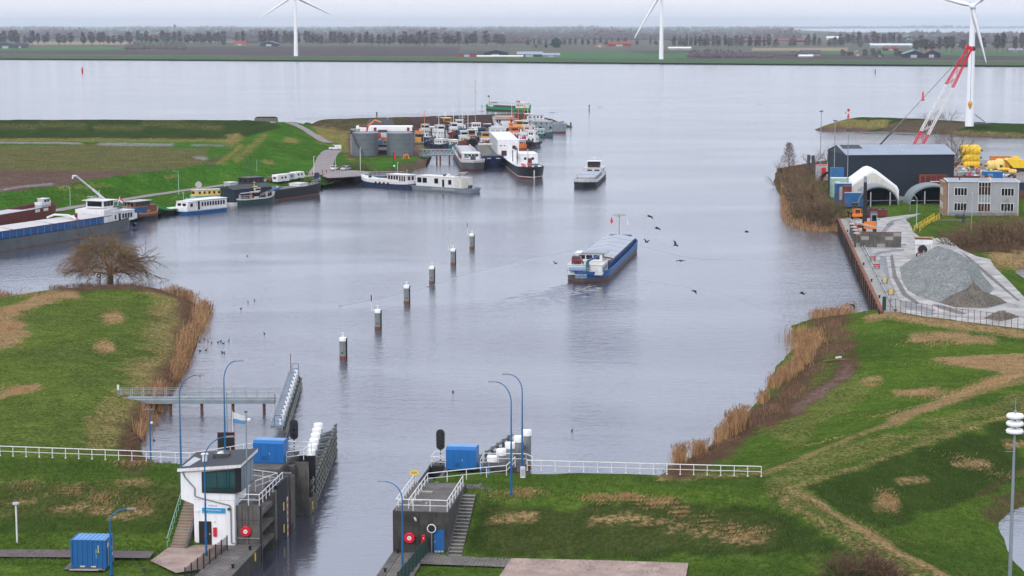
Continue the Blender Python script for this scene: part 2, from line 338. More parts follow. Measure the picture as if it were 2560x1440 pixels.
t.line(1, [(150,716),(270,712),(380,718),(450,742)], 10, .9, 8)
t.poly(0, [(-10,1195),(440,1205),(450,1240),(380,1300),(-10,1290)], .08, 30)
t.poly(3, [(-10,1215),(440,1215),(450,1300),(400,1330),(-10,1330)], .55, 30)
t.poly(0, [(-10,730),(480,730),(520,800),(420,1000),(340,1140),(-10,1140)], .06, 30); t.poly(0, [(230,1000),(420,930),(360,1100),(200,1120)], .3, 40)
tinL.obj('grass_terrain', GRASS)
# ---- right of the lock: dike, meadow, quay yard, industrial ground ----
crestR = [('w', *LK(13.2, 19.5, 5.4)), (1310,1177,5.4),(1600,1184,5.4),(1905,1192,5.4)]
pathL = [(1905,1188,5.4),(2000,1148,5.3),(2200,1066,5.3),(2350,1015,5.3),(2560,952,5.3),(2720,905,5.3)]
pathR = [(1990,1218,5.3),(2130,1172,5.2),(2300,1108,5.2),(2560,1022,5.2),(2720,970,5.2)]
shoreR = [('w',1,214,0),('w',14,214,0),(1690,1165,0),(1760,1130,0),(1850,1045,0),(1905,985,0),(1935,915,0),(1985,870,0),(1972,815,0),(2035,795,0),(2120,786,0),(2185,782,0)]
fenceR = [(2210,778,2.9),(2330,797,2.9),(2560,826,2.9),(2760,850,2.9)]
quay = [(2185,782),(2104,588)]
bankR = [(2098,585,0),(2050,575,0),(1975,560,0),(1958,500,0),(1935,455,0),(1945,415,0),(1985,395,0),(2030,385,0),(2100,365,0),('w',150,700,0),('w',260,720,0)]
tinR = Tin([crestR, pathL, pathR, shoreR, [(p[0]-60, p[1], -1.5) if p[0] != 'w' else ('w', p[1], p[2]+6, -1.5) for p in shoreR],
  [('w', *LK(12.9, 23, -.6)),('w', *LK(20,24,-.6))], [('w', *LK(13, -30, 1.7)),('w', *LK(13, 3, 1.7))], [('w', *LK(13.2, 3.4, 5.3)),('w', *LK(17.8, 7.9, 5.3)), (1300,1238,5.3),(1600,1240,5.3),(1880,1250,5.2)],
  [('w', *LK(13.4,-1.2,1.7)),('w', *LK(17.8,-1.6,1.8)),(1150,1396,1.85),(1300,1398,1.85),(1720,1406,1.9),(1900,1425,2.2),(2040,1480,2.4)], [(900,1520,1.75),(1720,1520,1.8),(2060,1530,2.4)],
  [(1960,1225,5.3),(2060,1285,4.9),(2200,1362,4.2),(2350,1440,3.6),(2500,1520,3.1)], [(1925,1215,5.3),(2030,1290,4.9),(2160,1370,4.2),(2290,1440,3.6),(2400,1510,3.2)],
  [(2230,1330,2.4),(2340,1268,2.0),(2450,1212,1.8),(2560,1152,1.8),(2720,1100,1.8)], [(2300,1375,2.4),(2430,1440,2.2),(2520,1500,2.0)], [(2380,1330,1.9),(2452,1276,1.6),(2482,1242,1.6),(2560,1212,1.6),(2720,1150,1.6)], [(2452,1285,1.55),(2500,1380,1.6),(2545,1425,1.7),(2620,1530,1.8)],
  [(2512,1322,-.1),(2545,1300,-.2),(2620,1285,-.3)], [(2512,1322,-.1),(2532,1400,-.1),(2575,1445,-.2),(2660,1520,-.2)], [(2600,1340,-.6),(2680,1440,-.6)],
  [(1870,1172,3.4),(2000,1118,3.0),(2200,1034,3.0),(2400,978,3.0),(2560,928,3.0),(2720,885,3.0)], [(1740,1165,1.6),(1800,1130,1.8),(1885,1072,1.7),(1990,1008,1.6),(2060,900,1.6),(2095,830,1.7),(2190,795,1.9)],
  [(2150,900,2.4),(2350,880,2.7),(2560,870,2.9)], fenceR, [(2210,772,2.55),(2330,790,2.55),(2560,818,2.55),(2760,840,2.55)],
  off([(2209,779,2.72),(2099,547,2.72)], 3.4, .3, 2.5), off([(2209,779,2.72),(2099,547,2.72)][1:]+[(2190,738,2.72)], 1.2, .1, -1.5), off([(2190,738,2.72),(2099,547,2.72)], -3, 0, -1.5),
  [(2108,548,2.5),(2200,545,2.5),(2304,533,2.6),(2330,527,2.9)], [(2265,547,2.5),(2280,575,2.5),(2300,592,2.5),(2362,594,2.5),(2420,640,2.5),(2480,665,2.5),(2560,730,2.5),(2700,840,2.5)],
  [(2290,540,3.6),(2310,562,3.8),(2345,575,3.6)], [(2350,540,4.0),(2560,540,4.0),(2740,540,4)], [(2330,590,2.9),(2500,590,3),(2740,590,3)], [(2180,525,3.2),(2250,516,4.2),(2330,510,4.2),(2400,510,4.0),(2560,500,4),(2740,495,4)],
  [(2480,648,2.5),(2560,690,.2),(2700,770,.2)], [(2500,640,1.9),(2560,668,.2),(2700,740,.2)], [(2500,625,3.2),(2560,632,3.6),(2740,650,3.8)],
  bankR, [(p[0]-50, p[1]+4, -1.5) if p[0] != 'w' else ('w', p[1]-5, p[2]+10, -1.5) for p in bankR], [(2090,560,2.2),(2040,548,2.0),(1995,530,2.0),(1985,480,2.2),(1975,440,2.2),(2000,420,2.5),(2050,405,2.8),(2110,385,2.8),('w',150,675,2.8),('w',260,690,2.8)],
  [(2120,510,3),(2120,440,3),(2400,430,3),(2740,430,3)], [('w',200,600,3),('w',260,600,3)]],
  -14, 190, 150, 700, .8, cut=[CHAN])
t = tinR
t.line(0, [(1640,1187),(1800,1190),(1905,1185),(2000,1150),(2200,1066),(2350,1015),(2450,982),(2560,950)], 5, .45, 5)
t.line(0, [(2230,1050),(2350,1008),(2450,968),(2560,930)], 12, .8, 8)
t.poly(0, [(2330,895),(2420,890),(2560,888),(2560,945),(2500,930),(2400,915)], .9, 18)
t.line(0, [(1940,1205),(2130,1135),(2300,1082),(2560,1000)], 30, .17, 8); t.line(0, [(1975,1222),(2050,1195),(2130,1172),(2300,1110),(2560,1024)], 4, .5, 4)
t.line(0, [(1950,1222),(2060,1290),(2200,1375),(2320,1450)], 50, .17, 10)
t.line(0, [(1965,1225),(2050,1262),(2140,1315),(2250,1380),(2370,1445)], 9, .8, 6); t.line(0, [(1935,1235),(2040,1298),(2130,1350),(2260,1435),(2290,1460)], 7, .65, 6)
for q in ((2350,842,130,14),(2440,850,80,10),(2285,980,90,10),(2180,948,40,8),(1560,1298,90,12),(1505,1300,60,10),(1640,1305,60,8),(1700,1322,60,8),(1770,1330,50,8),(1830,1345,60,9),(1890,1352,50,9),(1280,1296,90,11),(1310,1288,50,8),(2215,1255,34,20),(2280,1200,50,9),(2430,1160,80,8),(1690,1195,90,7),(2540,1110,40,8)):
    t.line(0, [(q[0]-q[2]*.5,q[1]+3),(q[0],q[1]-2),(q[0]+q[2]*.5,q[1])], q[3]*.6, .85, q[3]*.8)
t.poly(0, [(1180,1262),(1900,1275),(1980,1320),(1960,1372),(1250,1385)], .05, 40)
t.poly(0, [(1850,1060),(2100,930),(2200,960),(1990,1120)], .12, 40)
t.line(1, [(1690,1175),(1780,1135),(1870,1060),(1950,1000),(2000,950),(2040,880),(2050,810),(2100,795)], 24, .85, 22)
t.line(1, [(1930,1052),(2010,1000),(2080,950),(2130,905)], 20, .85, 16); t.line(2, [(1990,1020),(2060,975),(2120,925)], 10, .5, 10)
t.line(1, [(2050,860),(2110,870)], 26, .8, 20); t.line(1, [(1760,1165),(1850,1110)], 8, .6, 8)
t.line(0, [(2170,795),(2215,786),(2340,806),(2560,835)], 9, .8, 9); t.line(1, [(2440,1240),(2530,1190),(2600,1150)], 5, .5, 6)
t.line(1, [(2225,600),(2180,590),(2050,560),(1990,500),(1975,440),(2010,412),(2090,395)], 46, .75, 30)
t.poly(1, [(2105,500),(2105,395),(2110,372),(2560,352),(2700,352),(2700,500),(2400,500),(2360,470),(2240,500)], .8, 6)
t.line(1, [(2400,600),(2560,590)], 40, .8, 30); t.line(0, [(2500,640),(2560,640)], 36, .8, 24); t.poly(1, [(2450,1290),(2480,1245),(2560,1215),(2560,1300),(2510,1320)], .5, 8)
t.line(2, [(2340,550),(2420,549)], 2, .7, 2)
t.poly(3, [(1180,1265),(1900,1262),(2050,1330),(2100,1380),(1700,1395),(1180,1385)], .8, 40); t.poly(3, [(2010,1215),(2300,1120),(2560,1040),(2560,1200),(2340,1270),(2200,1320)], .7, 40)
tinR.obj('meadow_terrain', GRASS)
# ---- polder behind the moored boats ----
rdA = [(-60,562,2.4),(0,549,2.4),(230,512,2.4),(450,478,2.4),(600,457,2.4),(700,446,2.5),(790,437,2.6),(830,428,2.8)]
crA = [(-60,486,7),(0,478,7),(160,460,7),(330,434,7),(450,420,7),(560,400,7.2),(610,360,7.8),(640,335,8),(700,312,8.2),(735,305,8)]
quayA = [(-80,612,0),(0,597,0),(130,572,0),(350,545,0),(460,520,0),(570,502,0),(700,480,0),(820,463,0),(835,452,0),(885,457,0),(930,449,0),(1000,434,0),(1060,418,0),(1092,405,0),(1075,393,0),(1050,385,0)]
dkA = [(-60,300,7.2),(0,300,7.2),(300,299,7.2),(620,300,7.4),(700,303,8)]
tinP = Tin([rdA, [(p[0], p[1]-7, p[2]) for p in rdA], [(p[0], p[1]+8, 2.3) for p in rdA], [(p[0], p[1]-6, 1.6) for p in quayA[:9]], quayA, [(p[0]+8, p[1]+14, -1.5) for p in quayA[:13]]+[(1110,406,-1.5),(1080,385,-1.5)],
  crA, off(crA, -2, 2.5, 7), off(crA[:6], -4, 22, .6),
  dkA, off(dkA, 0, 3, 7.2), off(dkA, 0, 24, -1), [(-60,350,.7),(300,349,.7),(600,350,.8)], [(-60,345,1.4),(300,344,1.4),(610,345,2)], [(600,352,.8),(560,395,.7),(545,408,.7)], [(620,350,1.5),(590,380,1.2),(565,402,1.5)],
  [(735,305,8),(745,312,7.5),(800,352,3.2),(822,362,3)], [(735,303,7.5),(830,340,3),(870,330,3)], [(820,372,3),(800,410,2.7),(780,437,2.5)],
  [(700,420,3.2),(790,400,3.0)], [(740,380,5),(640,420,4.2)], [(830,445,2.5),(890,440,2.5),(960,420,2.6),(1030,405,2.6),(1060,394,2.6)], [(860,395,3),(1040,391,3),(1048,360,3),(1040,335,3)], [(840,430,2.6),(930,425,2.6)], [(860,330,3),(1030,330,3)], [(1058,360,-1),(1062,335,-1)]],
  -262, -30, 420, 945, 1.3, smooth=2, rough=.2)
t = tinP
t.poly(1, [(-60,428),(150,428),(345,429),(420,423),(330,434),(160,461),(-60,490)], 1, 5)
t.poly(1, [(-60,365),(260,362),(520,372),(510,410),(440,424),(340,430),(-60,430)], .22, 12)
t.poly(0, [(-60,365),(260,362),(520,372),(510,410),(440,424),(340,430),(-60,430)], .3, 12)
t.line(2, [(-60,357),(80,357),(200,358)], 2, .9, 2); t.line(2, [(250,360),(330,361),(430,362)], 3, .75, 4); t.line(2, [(480,362),(560,364)], 2, .5, 3); t.line(2, [(490,394),(515,396)], 4, .8, 3)
t.line(2, [(-60,482),(0,475),(60,466),(130,460)], 2, .6, 3)
t.line(0, [(-60,350),(200,349),(590,352)], 4, .6, 4); t.line(1, [(-60,429),(250,429),(400,428)], 2, .7, 2); t.line(0, [(590,345),(575,355)], 12, .9, 10)
t.line(0, [(600,365),(580,385),(545,408)], 5, .6, 5); t.line(1, [(545,395),(520,412)], 6, .5, 5)
t.line(0, [(660,340),(620,375),(590,400)], 7, .5, 8); t.line(0, [(715,350),(740,352)], 6, .8, 5); t.line(0, [(662,406),(680,408)], 6, .7, 4)
for q in ((40,315),(160,312),(300,318),(420,310),(500,315)): t.line(0, [(q[0]-60,q[1]),(q[0]+50,q[1]+3)], 5, .16, 9)
t.line(0, [(150,471),(260,462)], 3, .5, 4); t.line(0, [(430,442),(420,444)], 5, .7, 4)
t.line(1, [(830,447),(890,452),(960,440),(1040,415),(1085,402)], 14, .9, 10); t.line(0, [(640,487),(700,478),(780,466)], 8, .6, 8); t.line(0, [(800,330),(870,350),(880,380)], 22, .8, 14)
t.poly(1, [(870,395),(870,330),(1050,325),(1055,388)], .9, 4)
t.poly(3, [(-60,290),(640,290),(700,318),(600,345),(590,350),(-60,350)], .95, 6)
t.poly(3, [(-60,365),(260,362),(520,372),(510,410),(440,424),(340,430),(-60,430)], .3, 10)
tinP.obj('polder_terrain', POLDER)
# ---- breakwater with dark stone slope ----
crB = [(700,303,8),(760,300,7.5),(900,295,7.5),(1060,291,7.5),(1200,287,7.4),(1330,285,7.2),(1370,293,4.5),(1415,310,1.2)]
ftB = [(740,318,3),(870,336,3),(1000,338,1),(1060,340,0),(1200,338,0),(1330,334,0),(1400,323,0),(1432,318,0)]
tinB = Tin([crB, off(crB, 0, 4, 7.4)[:6], off(crB, 2, 26, -1.5), ftB, [(p[0], p[1]+8, -1.5 if p[2] < 1 else 2.5) for p in ftB], [('w', W(1432,318).x+5, W(1432,318).y+1, -1.5)]], -140, 40, 855, 1010, 1.3, rough=.25)
t = tinB; t.poly(1, [(1010,286),(1330,286),(1420,310),(1420,330),(1010,345)], .85, 10); t.line(2, [(1340,322),(1410,314)], 10, .9, 8); t.line(0, [(800,325),(870,338)], 14, .8, 8)
tinB.obj('breakwater_terrain', PIERM)
# ---- spit on the right with the turbine ----
crC = [(2060,314,2.5),(2100,298,4.6),(2150,292,5.2),(2300,296,5.2),(2430,305,5.0),(2560,310,4.6),(2800,318,4.4)]
ftC = [(2012,325,0),(2060,330,0),(2130,332,0),(2240,334,0),(2330,338,0),(2560,347,0),(2800,357,0)]
tinC = Tin([[(2012,325,0)]+crC, off(crC, 3, 5, 4.6)[1:], off(crC, 3, 20, -1), ftC, [(p[0]-4, p[1]+6, -1.5) for p in ftC], [(2004,324,-1.5)], [(2560,330,2.2),(2400,325,2.4),(2800,338,2.2)]], 130, 330, 800, 1050, 1.5, rough=.25)
t = tinC; t.poly(0, [(2040,322),(2100,300),(2230,298),(2210,320),(2080,328)], .7, 8); t.line(1, [(2060,324),(2160,326)], 8, .9, 6); t.line(1, [(2012,326),(2240,333),(2560,345),(2800,355)], 4, .9, 5); t.poly(1, [(2200,322),(2260,298),(2440,308),(2380,330),(2230,332)], .6, 6); t.line(0, [(2380,332),(2560,338)], 5, .6, 4)
t.poly(3, [(2000,280),(2800,290),(2800,360),(2000,340)], .75, 6)
tinC.obj('spit_terrain', POLDER)
# ======================= water, far land, haze =======================
def water_mat(name, body, amp=1.0):
    m = bpy.data.materials.new(name); m.use_nodes = True; n, l = m.node_tree.nodes, m.node_tree.links; b = n['Principled BSDF']
    b.inputs['Roughness'].default_value = .1; b.inputs['IOR'].default_value = 1.333
    g = n.new('ShaderNodeNewGeometry')
    def noise(sc, det, st=(1,1,1), rot=0, dist=0):
        mp_ = n.new('ShaderNodeMapping'); mp_.inputs['Scale'].default_value = st; mp_.inputs['Rotation'].default_value = (0,0,rot); l.new(g.outputs['Position'], mp_.inputs[0])
        t = n.new('ShaderNodeTexNoise'); t.inputs['Scale'].default_value = sc; t.inputs['Detail'].default_value = det; t.inputs['Distortion'].default_value = dist; l.new(mp_.outputs[0], t.inputs['Vector']); return t.outputs[0]
    def ma(op, a, c):
        x = n.new('ShaderNodeMath'); x.operation = op
        for i, s in ((0, a), (1, c)):
            if isinstance(s, (int, float)): x.inputs[i].default_value = s
            else: l.new(s, x.inputs[i])
        return x.outputs[0]
    def rm(src, a, c, v0, v1):
        r = n.new('ShaderNodeMapRange'); r.inputs[1].default_value = a; r.inputs[2].default_value = c; r.inputs[3].default_value = v0; r.inputs[4].default_value = v1; l.new(src, r.inputs[0]); return r.outputs[0]
    rip = noise(1.3, 5, (1, 1.7, 1), .25, .6); chop = noise(.22, 3, (1, 2.2, 1), .15, .5); wind = noise(.012, 4, (.6, 1.4, 1), -.3, 1.0)
    sxy = n.new('ShaderNodeSeparateXYZ'); l.new(g.outputs['Position'], sxy.inputs[0]); amp_ = ma('MULTIPLY', rm(wind, .36, .66, .4, 1.3), ma('MULTIPLY', rm(sxy.outputs[1], 190, 420, 1.0, .55), ma('MULTIPLY', rm(sxy.outputs[1], 700, 2200, 1.0, .5), rm(sxy.outputs[1], 186, 240, .16, 1.0))))
    h = ma('MULTIPLY', ma('ADD', rip, ma('MULTIPLY', chop, 1.6)), amp_)
    bp = n.new('ShaderNodeBump'); bp.inputs['Strength'].default_value = .48*amp; bp.inputs['Distance'].default_value = .32; l.new(h, bp.inputs['Height']); l.new(bp.outputs[0], b.inputs['Normal'])
    c = n.new('ShaderNodeMixRGB'); c.inputs[1].default_value = (*body, 1); c.inputs[2].default_value = (*[x*1.25 for x in body], 1); l.new(wind, c.inputs[0]); l.new(c.outputs[0], b.inputs['Base Color'])
    gl = n.new('ShaderNodeBsdfGlossy'); gl.inputs['Color'].default_value = (.76,.80,.90,1); gl.inputs['Roughness'].default_value = .1; l.new(bp.outputs[0], gl.inputs['Normal'])
    ms = n.new('ShaderNodeMixShader'); ms.inputs[0].default_value = .25; l.new(b.outputs[0], ms.inputs[1]); l.new(gl.outputs[0], ms.inputs[2]); l.new(ms.outputs[0], n['Material Output'].inputs['Surface'])
    return m
WATER = water_mat('water', (.054, .056, .074))
def sheet(name, poly, z, mat, kind='structure'):
    me = bpy.data.meshes.new(name); me.from_pydata([(*p[:2], z if len(p) < 3 else p[2]) for p in poly], [], [tuple(range(len(poly)))]); me.update()
    if me.polygons[0].normal.z < 0: me.flip_normals()
    me.materials.append(mat if not isinstance(mat, str) else P(mat)); o = bpy.data.objects.new(name, me); COL.objects.link(o); o['kind'] = kind; return o
sheet('water', [(-4000,60),(4000,60),(4000,4500),(-4000,4500)], 0, WATER)
sheet('pond_water', [W(2440,1250,.45).xy, W(2700,1230,.45).xy, W(2760,1520,.45).xy, W(2520,1520,.45).xy, W(2440,1400,.45).xy], .45, WATER)
sheet('ditch_water', [W(2475,640,.9).xy, W(2560,655,.9).xy, W(2720,735,.9).xy, W(2720,800,.9).xy], .9, WATER)
# far shore and polder to the horizon
def ground_mat(name, cols, scale, st=(1,1,1)):
    m = bpy.data.materials.new(name); m.use_nodes = True; n, l = m.node_tree.nodes, m.node_tree.links; b = n['Principled BSDF']; b.inputs['Roughness'].default_value = 1; b.inputs['Specular IOR Level'].default_value = .05
    g = n.new('ShaderNodeNewGeometry'); mp_ = n.new('ShaderNodeMapping'); mp_.inputs['Scale'].default_value = st; l.new(g.outputs['Position'], mp_.inputs[0])
    t = n.new('ShaderNodeTexNoise'); t.inputs['Scale'].default_value = scale; t.inputs['Detail'].default_value = 8; t.inputs['Roughness'].default_value = .7; l.new(mp_.outputs[0], t.inputs['Vector'])
    r = n.new('ShaderNodeValToRGB'); r.color_ramp.elements[0].position = .3; r.color_ramp.elements[1].position = .7
    r.color_ramp.elements[0].color = (*lin(cols[0]), 1); r.color_ramp.elements[1].color = (*lin(cols[1]), 1); l.new(t.outputs[0], r.inputs[0]); l.new(r.outputs[0], b.inputs['Base Color']); return m
FIELDS = dict(green=ground_mat('field_green', ((58,82,48),(70,94,52)), .02), bright=ground_mat('field_bright', ((56,100,58),(66,110,60)), .02), plough=ground_mat('field_plough', ((66,58,60),(84,74,74)), .02, (1,4,1)), tan=ground_mat('field_tan', ((150,132,112),(128,118,96)), .02), olive=ground_mat('field_olive', ((98,94,84),(80,86,68)), .004), bank=ground_mat('shore_bank', ((96,76,66),(150,118,86)), .015, (1,3,1)))
shoreF = [(-700,139),(0,148.5),(700,152.5),(1100,155),(1700,160),(2200,163.5),(2560,166),(3300,172)]
def fline(dy, z): return [W(x, y+dy, z) for x, y in shoreF]
def strip(name, a, b, mat):
    me = bpy.data.meshes.new(name); n = len(a); me.from_pydata([tuple(p) for p in a]+[tuple(p) for p in b], [], [(i,i+1,n+i+1,n+i) for i in range(n-1)]); me.update()
    if me.polygons[0].normal.z < 0: me.flip_normals()
    me.materials.append(mat); o = bpy.data.objects.new(name, me); COL.objects.link(o); return struct(o)
s0, s1, s2 = fline(0, -.2), fline(-2.4, 1.6), fline(-5.0, 2.0)
strip('far_shore_bank', s0, s1, FIELDS['bank'])
strip('far_shore_grass', s1, [Vector((p.x, p.y, 3.0)) for p in fline(-9, 2)], FIELDS['green'])
gA = [Vector((p.x, p.y-8, 1.4)) for p in fline(-9, 2)]
strip('far_ground', gA, [Vector((p.x*14+(i-3)*6000, 60000, 1.4)) for i, p in enumerate(gA)], FIELDS['olive'])
def field(px, k, z=1.6): sheet('field', [W(x, y, z).xy for x, y in px], z, FIELDS[k])
field([(-100,125),(1270,127),(1270,141),(700,139),(-100,134)], 'plough'); field([(-100,118),(318,117),(318,125),(-100,126.5)], 'bright', 1.7)
field([(350,117.5),(700,116),(1150,118),(1150,127),(465,125)], 'plough', 1.7); field([(1320,134),(1700,134),(1730,145),(1310,146)], 'bright', 1.75); field([(1560,126),(2560,141),(2700,151),(1700,147)], 'plough', 1.7); field([(1700,132),(1727,132),(1727,143),(1660,140)], 'bright', 1.9)
field([(850,104),(1060,105),(1060,117),(850,116)], 'olive', 1.8); field([(60,104),(330,104),(330,112),(60,112)], 'tan', 1.7); field([(340,100),(560,102),(560,109),(340,108)], 'green', 1.7); field([(1250,94),(1430,95),(1560,101),(1560,113),(1250,112)], 'olive', 1.8)
field([(2000,126),(2260,128),(2260,136),(2000,135)], 'bright', 1.8); field([(2330,130),(2560,132),(2560,140),(2330,138)], 'bright', 1.8); field([(1730,88),(1990,90),(1990,93),(1730,92)], 'tan', 1.7); field([(1880,120),(2120,119),(2120,127),(1880,127)], 'tan', 1.9); field([(470,103),(620,103),(620,106),(470,106)], 'tan', 1.9)
sheet('lake_water', [W(1950,71.5,2).xy, W(2760,70.5,2).xy, W(2760,83,2).xy, W(2130,81,2).xy, W(1985,75,2).xy], 2.2, WATER)
# the air
hz = MB(); hz.bb(-14000, 14000, -60, 45000, -2.9, 185, 'white'); ho = hz.obj('haze'); ho['kind'] = 'stuff'
hm = bpy.data.materials.new('haze'); hm.use_nodes = True; hn = hm.node_tree.nodes; hn.remove(hn['Principled BSDF'])
pv = hn.new('ShaderNodeVolumePrincipled'); pv.inputs['Density'].default_value = 4.0e-5; pv.inputs['Color'].default_value = (.80, .90, 1.0, 1); pv.inputs['Anisotropy'].default_value = .5
hm.node_tree.links.new(pv.outputs[0], hn['Material Output'].inputs['Volume']); ho.data.materials.clear(); ho.data.materials.append(hm)
hm.cycles.homogeneous_volume = True if hasattr(hm.cycles, 'homogeneous_volume') else None
# ======================= the lock =======================
RZ = -LK_A
def inst(name, me, parent, loc=(0,0,0), rz=0):
    o = bpy.data.objects.new(name, me); COL.objects.link(o); o.parent = parent; o.location = loc; o.rotation_euler = (0,0,rz); return o
def railing(label, pts, h=1.05, step=1.6, k='white', r=.04, group=None, cat='railing', name='railing', mid=1, ends=True, base=False):
    pts = [Vector(p) for p in pts]; o = pts[0]; t = thing(name, label, cat, o, 0, group)
    pm = MB().cyl((0,0,0), (0,0,h), r, k, n=6)
    if base: pm.box((0,0,.04),(.16,.16,.08),k)
    pm = pm.obj('post', t); first = True
    ps = []
    for a, b in zip(pts[:-1], pts[1:]):
        n = max(1, round((b-a).length/step)); ps += [a.lerp(b, i/n) for i in range(n)]
    ps.append(pts[-1])
    for p in ps:
        if first: pm.location = p-o; first = False
        else: inst('post', pm.data, t, p-o)
    top = MB(); top.tube([p-o+Vector((0,0,h)) for p in pts], r*1.15, k, 6); top.obj('top_rail', t)
    for i in range(mid):
        m_ = MB(); m_.tube([p-o+Vector((0,0,h*(i+1)/(mid+1))) for p in pts], r*.75, k, 6); m_.obj('middle_rail', t)
    return t
def lamp(label, base, h, reach, ang, k='lampblue', group='curved lamp posts by the lock', r=.11, head='grey', curve=1.0):
    t = thing('lamp_post', label, 'lamp post', base, ang, group)
    MB().cyl((0,0,0),(0,0,h*.45),r,k,r2=r*.8).cyl((0,0,h*.45),(0,0,h*.82),r*.72,k,r2=r*.5).cyl((0,0,0),(0,0,.3),r*1.25,k).obj('pole', t, 40)
    arm = MB(); pts = [(reach*(1-math.cos(a)), 0, h*.82+h*.18*curve*math.sin(a)) for a in [i*math.pi/2/8 for i in range(9)]]
    arm.tube(pts, r*.46, k, 6).obj('arm', t, 60)
    MB().box((reach+.38,0,pts[-1][2]+.01),(.85,.26,.12),head,top=.7).obj('lamp_head', t)
    return t
# --- structures of the ground ---
PAVE = ground_mat('pavement_bricks', ((104,98,96),(134,126,120)), .9, (1,1,1))
def brick_mat(name, c1, c2, mort, sc, rz=0):
    m = bpy.data.materials.new(name); m.use_nodes = True; n, l = m.node_tree.nodes, m.node_tree.links; b = n['Principled BSDF']; b.inputs['Roughness'].default_value = .95
    g = n.new('ShaderNodeNewGeometry'); mp_ = n.new('ShaderNodeMapping'); mp_.inputs['Rotation'].default_value = (0,0,rz); l.new(g.outputs['Position'], mp_.inputs[0])
    t = n.new('ShaderNodeTexBrick'); t.inputs['Scale'].default_value = sc; t.inputs['Mortar Size'].default_value = .035; t.inputs['Color1'].default_value = (*lin(c1),1); t.inputs['Color2'].default_value = (*lin(c2),1); t.inputs['Mortar'].default_value = (*lin(mort),1); l.new(mp_.outputs[0], t.inputs['Vector'])
    z = n.new('ShaderNodeTexNoise'); z.inputs['Scale'].default_value = .5; z.inputs['Detail'].default_value = 8; l.new(g.outputs['Position'], z.inputs['Vector'])
    r = n.new('ShaderNodeMapRange'); r.inputs[1].default_value = .3; r.inputs[2].default_value = .7; r.inputs[3].default_value = .68; r.inputs[4].default_value = 1.2; l.new(z.outputs[0], r.inputs[0])
    v = n.new('ShaderNodeVectorMath'); v.operation = 'SCALE'; l.new(t.outputs[0], v.inputs[0]); l.new(r.outputs[0], v.inputs['Scale']); l.new(v.outputs[0], b.inputs['Base Color']); return m
TILES = brick_mat('pavement_tiles', (132,124,118), (112,106,102), (74,70,66), .8, LK_A)
CLINK = brick_mat('pavement_clinker', (182,160,148), (168,146,136), (128,108,100), 2.2, LK_A)
def lks(pts, z): return [LK(v, u, z).xy for v, u in pts]
sheet('pavement', lks([(-3.2,-30),(-.75,-30),(-.75,0),(-3.2,0)], 1.93), 1.93, TILES)
sheet('pavement', [W(376,1402,1.94).xy]+lks([(-8.3,-2.1),(-6.3,-1.2),(-6.3,-.62),(-3.2,-.62),(-3.2,-9)], 1.94)+[W(440,1432,1.94).xy], 1.94, CLINK)
sheet('pavement', [W(158,1425,1.92).xy, W(180,1404,1.92).xy, W(268,1406,1.92).xy, W(262,1428,1.92).xy], 1.99, TILES)
sheet('path', [W(-80,1376,1.95).xy, W(180,1377,1.95).xy, W(386,1381,1.95).xy, W(374,1398,1.95).xy, W(180,1396,1.95).xy, W(-80,1394,1.95).xy], 2.06, ground_mat('path_asphalt', ((96,88,90),(116,106,106)), .8))
sheet('pavement', lks([(13.45,-30),(15.9,-30),(15.9,-.5),(13.45,-.5)], 1.93), 1.93, TILES)
sheet('pavement', [LK(15.9,-5.0,1.97).xy, LK(15.9,-.5,1.97).xy, LK(19.2,-1.9,1.97).xy, W(1280,1396,1.97).xy, W(1278,1418,1.97).xy], 1.97, TILES)
sheet('pavement', [W(1279,1396,2).xy, W(1500,1401,2).xy, W(1721,1408,2).xy, W(1712,1460,2).xy, W(1235,1460,2).xy], 2.03, CLINK)
# quay walls
def wallthing(name, label, parts, cat='wall'):
    t = thing(name, label, cat, LK(0,0,0), RZ)
    for nm, mb in parts: mb.obj(nm, t)
    return t
wallthing('quay_wall', 'dark low quay wall along the left side of the lock channel', [('wall', MB().bb(-.75,0,-60,-.02,-2,1.85,'darkconcrete')), ('coping', MB().bb(-.78,.03,-60,-.02,1.85,1.97,'concrete'))])
wallthing('quay_wall', 'low quay wall along the right side of the lock channel', [('wall', MB().bb(12.7,13.45,-60,-.55,-2,1.85,'darkconcrete')), ('coping', MB().bb(12.67,13.48,-60,-.55,1.85,1.97,'concrete'))])
for (v, u) in ((-.5,-2.2),(-.5,-8.4),(13.2,-1.6),(13.2,-8.0)):
    b = thing('bollard', 'small black mooring bollard on the %s coping %s' % (('left','at the foot of the lockhead') if (v<0 and u>-3) else ('left','near the end of the mesh fence') if v<0 else ('right','below the red lifebuoy case') if u>-3 else ('right','beside the curved lamp')), 'bollard', LK(v,u,1.97), RZ, 'black quay bollards')
    MB().cyl((0,0,0),(0,0,.28),.11,'black').obj('post', b); MB().cyl((0,0,.28),(0,0,.36),.17,'black').obj('cap', b)
